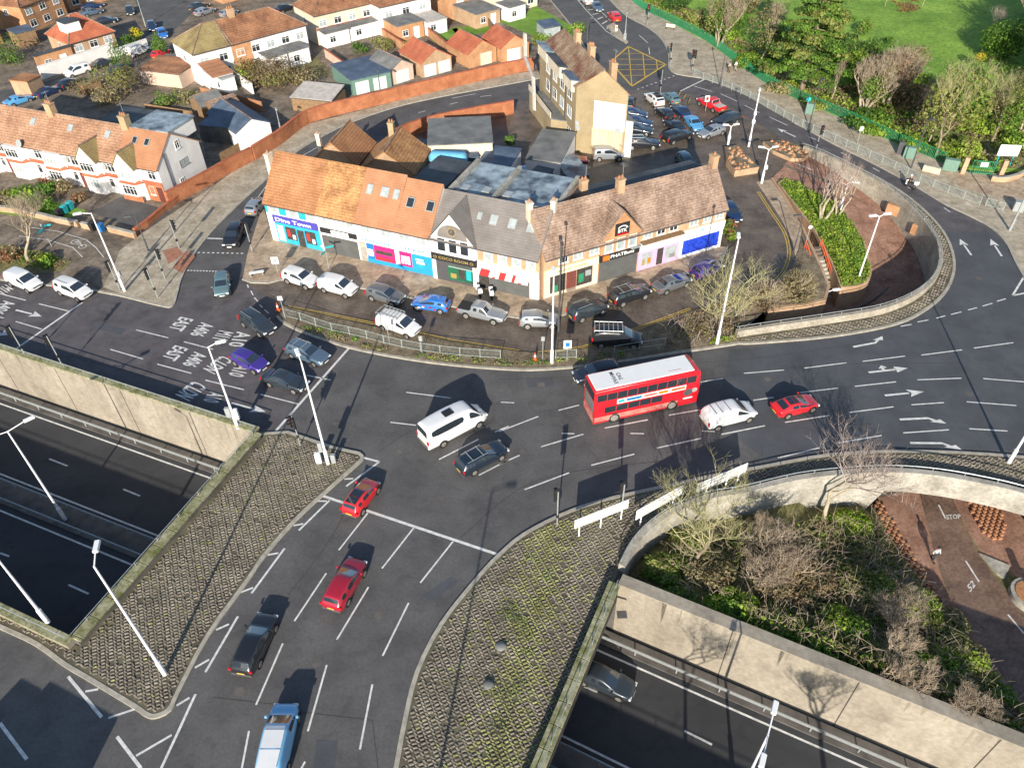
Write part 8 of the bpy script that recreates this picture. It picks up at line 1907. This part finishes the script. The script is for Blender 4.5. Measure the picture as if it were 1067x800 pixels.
# --- gardens on the left
for lb, u, v, rr, hh, mt, n in [('bright green shrub in the front garden left of the bins', 30, 205, 2.0, 1.6, ('leaf_mid', 'leaf_lime'), 500), ('dark green shrub below the white bay windows', 47, 203, 2.4, 1.9, ('leaf_mid', 'leaf_dark'), 600), ('dark red shrub against the terrace front', 52, 196, 1.4, 1.6, ('leaf_russet', 'leaf_brown'), 300), ('tan rounded shrub in the front garden', 70, 200, 1.8, 2.0, ('leaf_straw', 'leaf_brown'), 450), ('orange hedge beside the parking pad', 84, 209, 1.5, 1.2, ('leaf_russet', 'leaf_straw'), 350), ('olive shrub by the crumbly garden wall', 45, 217, 2.2, 1.2, ('leaf_olive', 'leaf_mid'), 450), ('light green shrub at the left edge garden', 14, 205, 1.8, 1.3, ('leaf_lime', 'leaf_olive'), 400), ('brown shrubbery beside the left edge wall', -4, 212, 2.4, 1.6, ('leaf_brown', 'leaf_straw'), 500), ('russet shrub in the planted strip behind the white van', 12, 271, 2.0, 1.7, ('leaf_russet', 'leaf_straw', 'leaf_brown'), 500), ('green clump in the planted strip by the cycle track', 50, 275, 1.6, .9, ('leaf_mid', 'leaf_lime'), 400),
                            ('large tan bare bush behind the terrace', 130, 100, 5.0, 5.2, ('leaf_straw', 'leaf_olive', 'leaf_brown'), 1900), ('purple brown bush beside the large tan bush', 112, 108, 3.0, 3.0, ('leaf_brown', 'leaf_straw'), 700), ('grey green shrub in the shaded back garden', 172, 112, 2.6, 2.4, ('leaf_mid', 'leaf_olive'), 500), ('olive shrub in the shaded back garden', 195, 108, 2.4, 2.6, ('leaf_olive', 'leaf_straw'), 500), ('grey bare bushes beside the back street cars', 85, 96, 3.0, 2.4, ('leaf_brown', 'leaf_dark'), 500),
                            ('huge brown hedge shrub behind the brick houses', 288, 90, 6.2, 5.0, ('leaf_brown', 'leaf_olive', 'leaf_brown'), 2600), ('russet end of the huge brown hedge', 266, 84, 3.6, 4.0, ('leaf_russet', 'leaf_brown', 'leaf_olive'), 1000), ('brown right end of the huge hedge', 318, 88, 3.8, 3.6, ('leaf_brown', 'leaf_straw'), 1000), ('lime green shrub at the left of the huge hedge', 259, 87, 2.4, 3.0, ('leaf_lime', 'leaf_mid'), 600), ('green shrubs between the house extensions', 375, 56, 2.0, 2.2, ('leaf_mid', 'leaf_dark'), 450), ('tan bush above the dark roofed garage', 400, 52, 2.8, 2.4, ('leaf_straw', 'leaf_olive'), 700), ('lime yellow bush behind the red roofed garages', 427, 53, 2.0, 1.8, ('leaf_lime', 'leaf_lime'), 400), ('yellow clipped bush on the back street', 143, 41, 1.7, 2.6, ('leaf_yellow', 'leaf_lime'), 500), ('dark green bush beside the yellow bush', 135, 47, 2.0, 2.0, ('leaf_mid', 'leaf_dark'), 400), ('lime hedge beside the pale blue shed', 600, 38, 2.6, 2.6, ('leaf_lime', 'leaf_mid'), 600), ('lime shrub left of the pale blue shed', 563, 46, 2.6, 2.0, ('leaf_lime', 'leaf_mid'), 500), ('dark trees at the far left of the back street', 8, 66, 4.0, 5.5, ('leaf_dark', 'leaf_mid'), 1200), ('shrubs at the end wall of the shops by the dark blue car', 754, 243, 1.7, 2.0, ('leaf_mid', 'leaf_olive', 'leaf_russet'), 600), ('low lime shrub at the end wall of the shops', 762, 249, 1.0, .9, ('leaf_lime', 'leaf_straw'), 250), ('round green pot plant in the yard by the yellow building', 531, 152, 1.1, 1.6, ('leaf_mid', 'leaf_dark'), 250), ('ivy bush by the wall above the left flat roofs', 415, 140, 1.6, 1.2, ('leaf_dark', 'leaf_mid'), 250)]:
    bush(lb, (u, v), rr, hh, mt, n=n)
conifer('clipped dark green conifer on the back street, the larger one', (129, 73), 2.0, 5.4, ('leaf_mid', 'leaf_dark', 'leaf_mid')); conifer('clipped dark green conifer nearer the hipped house', (169, 58), 1.6, 4.0, ('leaf_mid', 'leaf_dark', 'leaf_mid'))
bare_tree('bare dark tree in the shaded yard beside the blue roofs', (213, 160), 'brown', 6.5, .7, rz=160)
# --- park
cedar('huge olive green cedar rising from the park edge', (835, 97), 19, 7.5)
for lb, base, key, H_, wd, rz, lv in [('leafy lichen tree behind the railing at the top of the park', (749, 50), 'multi', 10, .95, 0, (2600, ('leaf_olive', 'leaf_mid'))), ('bare pale trunked tree left of the cedar', (790, 73), 'brown', 12, .85, 50, (500, ('leaf_olive', 'leaf_brown'))), ('slim bare tree between cedar and russet tree', (865, 108), 'brown', 7, .7, 90, None), ('multi stemmed tree with pale leaves by the park railing', (899, 117), 'multi', 8.5, 1.05, 30, (2200, ('leaf_mid', 'leaf_olive'))), ('russet berried tree in the park shrubbery', (922, 110), 'multi', 8.5, 1.0, 140, (1000, ('leaf_russet', 'leaf_brown', 'leaf_straw'))), ('broad brown leaved tree by the lawn edge', (935, 98), 'multi', 8, 1.1, 250, (3000, ('leaf_brown', 'leaf_olive', 'leaf_mid'))), ('tall bare tree with a yellow tip at the park gate', (975, 164), 'lichen', 14, .85, 15, (1800, ('leaf_mid', 'leaf_olive'))), ('straw coloured bare tree behind the cabinets', (967, 150), 'purple', 9, 1.0, 200, (900, ('leaf_straw', 'leaf_brown'))), ('bare tree behind the white notice board', (1033, 148), 'lichen', 10, 1.0, 100, (1800, ('leaf_mid', 'leaf_olive'))), ('large bare tree at the right edge of the park', (1062, 140), 'purple', 12, 1.0, 60, (800, ('leaf_straw', 'leaf_brown'))), ('bare shrub tree on the lawn beside the holly', (1026, 42), 'purple', 6, 1.1, 10, None), ('thin young tree left of the leaf heap on the lawn', (922, 7), 'brown', 6, .5, 0, None), ('thin young tree right of the leaf heap on the lawn', (961, 7), 'brown', 6, .5, 70, None), ('purple bare tree above the cedar at the top edge', (872, 14), 'purple', 9, 1.0, 0, (500, ('leaf_brown', 'leaf_olive'))), ('dark tree mass at the top of the park left of the lawn', (790, 8), 'brown', 9, 1.1, 33, (1500, ('leaf_dark', 'leaf_brown'))), ('tall tree beyond the right edge that shades the lawn', (1105, 92), 'multi', 14, 1.1, 0, (3000, ('leaf_dark', 'leaf_olive'))), ('second tall tree beyond the right edge of the park', (1095, 62), 'multi', 14, 1.2, 120, (3200, ('leaf_dark', 'leaf_olive'))), ('third tall tree beyond the right edge of the park', (1090, 35), 'multi', 13, 1.2, 220, (3000, ('leaf_dark', 'leaf_olive')))]:
    bare_tree(lb, base, key, H_, wd, rz=rz, leaves=lv, name='park_tree')
for lb, u, v, rr, hh, mt, n in [('round glossy holly on the lawn with dark shadow', 1037, 62, 3.6, 6.0, ('leaf_mid', 'leaf_mid', 'leaf_lime', 'leaf_dark'), 2200), ('dark green bush behind the cedar', 893, 68, 3.2, 3.6, ('leaf_dark', 'leaf_mid', 'leaf_olive'), 1000), ('lime leaved bush in front of the russet tree', 893, 88, 2.6, 4.2, ('leaf_lime', 'leaf_mid'), 800), ('small round shrub alone on the lawn', 897, 36, 1.6, 2.2, ('leaf_olive', 'leaf_mid'), 300), ('tiny clipped shrub in the middle of the lawn', 925, 45, .8, .9, ('leaf_dark', 'leaf_mid'), 120), ('dark evergreen bush under the yellow tipped tree', 1018, 95, 3.2, 3.8, ('leaf_dark', 'leaf_mid'), 1000), ('lime hedge behind the green railing near the gate', 950, 152, 2.2, 1.2, ('leaf_lime', 'leaf_mid'), 700), ('lime ground shrub below the straw tree', 985, 157, 2.4, 1.4, ('leaf_lime', 'leaf_olive'), 600), ('spiky lime yellow shrub behind the square cabinet', 1003, 163, 2.2, 2.4, ('leaf_lime', 'leaf_olive', 'leaf_straw'), 700), ('lime bush right of the spiky shrub', 1018, 137, 2.6, 1.8, ('leaf_lime', 'leaf_lime'), 600), ('lime bush beside the notice board', 1060, 152, 2.4, 1.6, ('leaf_lime', 'leaf_mid'), 600), ('green hedge clump by the curved park railing', 915, 138, 2.8, 1.2, ('leaf_mid', 'leaf_lime'), 800), ('green leafy undergrowth below the russet tree', 900, 128, 3.0, 1.4, ('leaf_mid', 'leaf_lime', 'leaf_dark'), 800), ('bright undergrowth between cedar and railing', 850, 112, 2.6, 1.2, ('leaf_lime', 'leaf_olive'), 600), ('straw undergrowth at the foot of the cedar', 815, 95, 2.8, 1.3, ('leaf_straw', 'leaf_lime'), 600), ('bright hedge left of the cedar along the railing', 780, 68, 2.8, 1.8, ('leaf_lime', 'leaf_mid'), 700), ('green hedge at the lichen tree foot', 757, 42, 2.6, 2.0, ('leaf_mid', 'leaf_lime'), 700), ('pale flowering shrub behind the park bench', 722, 26, 2.2, 2.4, ('leaf_straw', 'leaf_olive'), 600), ('dark shrubs behind the railing at the top', 702, 12, 3.0, 2.6, ('leaf_mid', 'leaf_dark'), 800), ('olive shrubs at the top of the railing', 680, 0, 3.0, 2.6, ('leaf_mid', 'leaf_olive'), 800), ('dark shrub mass beyond the lichen tree', 770, 15, 3.6, 3.4, ('leaf_dark', 'leaf_brown', 'leaf_mid'), 1000), ('brown shrubbery right of the yellow tipped tree', 1050, 118, 3.4, 3.2, ('leaf_brown', 'leaf_straw'), 1000), ('dark undergrowth in the middle of the park shrubbery', 950, 112, 3.4, 2.8, ('leaf_dark', 'leaf_brown'), 900), ('dark holly behind the lichen tree at the top of the park', 765, 32, 2.6, 4.5, ('leaf_dark', 'leaf_mid'), 900), ('tall dark evergreen bush left of the cedar', 806, 62, 2.6, 5.5, ('leaf_dark', 'leaf_mid', 'leaf_olive'), 1100), ('tall mid green bush right of the cedar', 870, 75, 2.8, 5.5, ('leaf_mid', 'leaf_dark', 'leaf_olive'), 1100), ('dark evergreen behind the multi stemmed tree', 912, 92, 3.0, 5.5, ('leaf_dark', 'leaf_mid'), 1100), ('dark evergreen behind the cabinets and straw tree', 990, 110, 3.2, 5.0, ('leaf_dark', 'leaf_mid', 'leaf_olive'), 1100), ('green evergreen right of the white notice board', 1075, 128, 3.0, 5.0, ('leaf_dark', 'leaf_mid'), 1000), ('brown undergrowth left of the yellow tipped tree', 985, 128, 3.2, 2.4, ('leaf_brown', 'leaf_straw'), 900)]:
    bush(lb, (u, v), rr*1.25, hh*1.2, mt, n=int(n*2.1), z=.16, size=.18)
cover('undergrowth', [xy(p) for p in Gs(bed)], 26000, ['leaf_lime', 'leaf_mid', 'leaf_straw', 'leaf_brown', 'leaf_olive'], .21, 1.1, None, .17, seed=21, clump=1.8)
cover('hedge_cover', [xy(p) for p in Gs([(662, 4), (700, 23), (736, 42), (769, 66), (800, 87), (829, 102), (881, 124), (935, 149), (982, 168), (984, 160), (935, 140), (881, 116), (829, 95), (769, 58), (736, 34), (700, 14), (672, 0)])], 3800, ['leaf_lime', 'leaf_mid', 'leaf_lime', 'leaf_lime'], .15, 1.0, None, .17, seed=22, clump=1.1)
cover('leaf_heap', [xy(p) for p in Gs([(928, 6), (935, 14), (955, 15), (961, 10), (955, 0), (940, -6), (930, -2)])], 900, ['leaf_russet', 'leaf_brown'], .16, .5, None, .17, seed=23, clump=1.3)
g = G(1016, 75, .16); r = empty('yellow_topiary', (g.x, g.y, .16), 0, 'yellow ball shaped flowering top beside the holly', 'shrub')
leafcloud(3, 300, [(0, 0, 2.4, .9, .9, .7)], .13, [X['leaf_yellow']]).build('flower_head', r); b = MB(); b.tube((0, 0, 0), (0, 0, 2), .06, n=5, mat=X['bark']); b.build('stem', r)

for k, (u, v, hh, rr) in enumerate(((1098, 112, 15, 5.5), (1092, 78, 14, 5.0), (1104, 48, 14, 5.0), (1090, 20, 13, 5.0))):
    conifer(['tall dark evergreen beyond the right edge, nearest the park gate', 'tall dark evergreen beyond the right edge, second from the gate', 'tall dark evergreen beyond the right edge, third from the gate', 'tall dark evergreen beyond the right edge, farthest from the gate'][k], (u, v), rr, hh, ('leaf_dark', 'leaf_mid'), n=2600, size=.3)
t = bare_tree('bare tree on the near side of the right underpass, nearest the bridge', (0, 0), 'purple', 9.5, 1.25, rz=20); t.location = (9.0, 5.5, .1)
t = bare_tree('bare tree on the near side of the right underpass, farther from the bridge', (0, 0), 'brown', 9.5, 1.2, rz=120); t.location = (17.5, 1.5, .1)
# ================================================================== PEOPLE
def skin_mesh(name, verts, edges, radii, m, parent, root=0, sub=1):
    me = bpy.data.meshes.new(name); me.from_pydata(verts, edges, []); o = link(name, me, parent); me.materials.append(m)
    mod = o.modifiers.new('skin', 'SKIN'); mod.use_smooth_shade = True
    sv = me.skin_vertices[0].data
    for i, r in enumerate(radii): sv[i].radius = (r, r)
    sv[root].use_root = True
    s = o.modifiers.new('sub', 'SUBSURF'); s.levels = sub; s.render_levels = sub
    return o
def person(label, base, rz, top, legs, z=KZ, hair='hair', stride=.28, ride=False, loc=None, holding=None):
    g = loc or G(base[0], base[1], z); r = empty('person', (g.x, g.y, z), R(rz), label, 'person')
    s = stride; hp = .93; kz = .5
    if ride:
        V = [(0, 0, .98), (0, 0, 1.2), (.12, 0, 1.45), (.18, 0, 1.56), (.22, 0, 1.68), (.1, -.1, .95), (.38, -.14, .75), (.2, -.14, .35), (.32, -.14, .3), (.1, .1, .95), (.38, .14, .75), (.2, .14, .35), (.32, .14, .3), (.12, -.2, 1.42), (.32, -.24, 1.2), (.5, -.22, 1.08), (.12, .2, 1.42), (.32, .24, 1.2), (.5, .22, 1.08)]
    else:
        V = [(0, 0, hp), (0, 0, 1.15), (.02, 0, 1.42), (.03, 0, 1.52), (.05, 0, 1.65), (0, -.1, hp-.05), (s*.6, -.1, kz), (s*.5, -.1, .09), (s*.5+.16, -.1, .04), (0, .1, hp-.05), (-s*.2, .1, kz), (-s, .1, .12), (-s+.15, .1, .05), (.02, -.19, 1.40), (-.08, -.24, 1.12), (.02, -.25, .86), (.02, .19, 1.40), (.1, .24, 1.12), (.24, .24, .92)]
    E = [(0, 1), (1, 2), (2, 3), (3, 4), (0, 5), (5, 6), (6, 7), (7, 8), (0, 9), (9, 10), (10, 11), (11, 12), (2, 13), (13, 14), (14, 15), (2, 16), (16, 17), (17, 18)]
    rad = [.14, .13, .15, .055, .105, .09, .06, .045, .04, .09, .06, .045, .04, .06, .045, .04, .06, .045, .04]
    skin_mesh('body', V, E, rad, X['skin'], r)
    idx = [0, 1, 2, 13, 14, 15, 16, 17, 18]; mp = {k: i for i, k in enumerate(idx)}
    ends = {15: lerp(Vector(V[14]), Vector(V[15]), .85), 18: lerp(Vector(V[17]), Vector(V[18]), .85)}
    skin_mesh('jacket', [tuple(ends.get(k, V[k])) for k in idx], [(mp[a], mp[b]) for a, b in E if a in mp and b in mp], [.175, .165, .18, .085, .068, .058, .085, .068, .058], top, r)
    idx = [0, 5, 6, 7, 9, 10, 11]; mp = {k: i for i, k in enumerate(idx)}
    skin_mesh('trousers', [V[k] for k in idx], [(mp[a], mp[b]) for a, b in E if a in mp and b in mp], [.165, .115, .082, .068, .115, .082, .068], legs, r)
    h = V[4]; b = MB()
    bm = bmesh.new(); bmesh.ops.create_uvsphere(bm, u_segments=10, v_segments=7, radius=.118)
    b.mesh([(v.co.x*1.05+h[0]-.015, v.co.y+h[1], v.co.z*.95+h[2]+.025) for v in bm.verts], [tuple(v.index for v in f.verts) for f in bm.faces], X[hair]); bm.free(); b.build('hair' if hair == 'hair' else 'helmet', r, smooth=True)
    for k in (8, 12):
        p = Vector(V[k]); b = MB(); b.cbox(p.x-.16, p.x+.1, p.y-.05, p.y+.05, max(p.z-.05, .0), p.z+.06, .02, X['black']); b.build('shoe', r)
    return r
jk = lambda n, c: mat(n, c, .8, .1, 4)
person('person in a pale grey jacket walking on the red path below the parapet', (971, 583), -70, jk('grey_cloth', (.42, .48, .50)), jk('dark_cloth', (.03, .04, .05)), z=BZ+.01)
person('person in dark clothes standing by the grey barber shutter', (357, 264), 20, jk('black_cloth', (.02, .02, .03)), jk('navy_cloth', (.02, .03, .05)), stride=.1)
person('person in a white top on the pavement by the park railing', (766, 74), 140, jk('white_cloth', (.7, .7, .68)), jk('sand_cloth', (.35, .28, .2)))
person('person in beige clothes walking left of the person in white', (759.5, 75.5), 140, jk('beige_cloth', (.45, .37, .28)), jk('brown_cloth', (.15, .1, .07)))
def motorbike(label, base, ahead, rider=True):
    g = G(base[0], base[1], .01); a = G(ahead[0], ahead[1], .01); rz = math.atan2(a.y-g.y, a.x-g.x)
    r = empty('motor_scooter', (g.x, g.y, .01), rz, label, 'scooter')
    for x in (-.62, .62): b = MB(); b.tube((x, -.07, .3), (x, .07, .3), .3, n=14, mat=X['tyre']); b.build('wheel', r)
    b = MB(); b.cbox(-.85, .25, -.17, .17, .4, .78, .08, X['dark_grey']); b.build('body', r)
    b = MB(); b.cbox(.35, .6, -.22, .22, .4, 1.0, .06, C_['white']); b.build('front_shield', r)
    b = MB(); b.cbox(-.7, .1, -.14, .14, .78, .88, .04, X['black']); b.build('saddle', r)
    b = MB(); b.tube((.45, -.33, 1.05), (.45, .33, 1.05), .02, n=5, mat=X['black']); b.build('handlebar', r)
    b = MB(); b.cbox(-1.05, -.6, -.24, .24, .85, 1.25, .04, C_['white']); b.build('top_box', r)
    if rider: person('person in dark clothes and white helmet riding the scooter', None, math.degrees(rz), jk('rider_cloth', (.03, .035, .04)), jk('rider_trousers', (.02, .02, .025)), z=.01, hair='sign_white', ride=True, loc=g)
motorbike('scooter with a white box ridden along the road by the park', (947, 196), (930, 187))

motorbike('dark parked scooter behind the silver pickup, the left of two', (499, 307), (497, 302), False)
motorbike('dark parked scooter behind the silver pickup, the right of two', (512, 309), (511, 303), False)
# ================================================================== CAMERA, LIGHT
EXPOSURE = .72
cd = bpy.data.cameras.new('camera'); cam = bpy.data.objects.new('camera', cd); COL.objects.link(cam)
cd.sensor_fit = 'HORIZONTAL'; cd.sensor_width = 36; cd.lens = CAM_F/1067*36; cd.clip_end = 2000; cd.clip_start = .5
M4 = Matrix((RT, UP, -FW)).transposed().to_4x4(); M4.translation = CAM
cam.matrix_world = M4
scene.camera = cam
SUN_AZ, SUN_EL = R(8.0), R(21.0)            # shadows run towards +Y, a little to +X
sl = bpy.data.lights.new('sun', 'SUN'); so_ = bpy.data.objects.new('sun', sl); COL.objects.link(so_)
sl.energy = 4.6; sl.angle = R(.5); sl.color = (1.0, .92, .80)
d = Vector((math.sin(SUN_AZ)*math.cos(SUN_EL), math.cos(SUN_AZ)*math.cos(SUN_EL), -math.sin(SUN_EL)))
so_.rotation_euler = d.to_track_quat('-Z', 'Y').to_euler()
w = bpy.data.worlds.new('World'); scene.world = w; w.use_nodes = True
nt = w.node_tree; sk = nt.nodes.new('ShaderNodeTexSky'); sk.sky_type = 'NISHITA'; sk.sun_disc = False
sk.sun_elevation = SUN_EL; sk.sun_rotation = math.pi+SUN_AZ; sk.air_density = 1.0; sk.dust_density = .6; sk.ozone_density = 1.6
bg = nt.nodes['Background']; nt.links.new(sk.outputs['Color'], bg.inputs['Color']); bg.inputs['Strength'].default_value = .105
vs_ = scene.view_settings; vs_.view_transform = 'Standard'; vs_.look = 'None'; vs_.exposure = EXPOSURE; vs_.gamma = 1
scene.cycles.max_bounces = 5; scene.cycles.diffuse_bounces = 3; scene.cycles.use_denoising = True
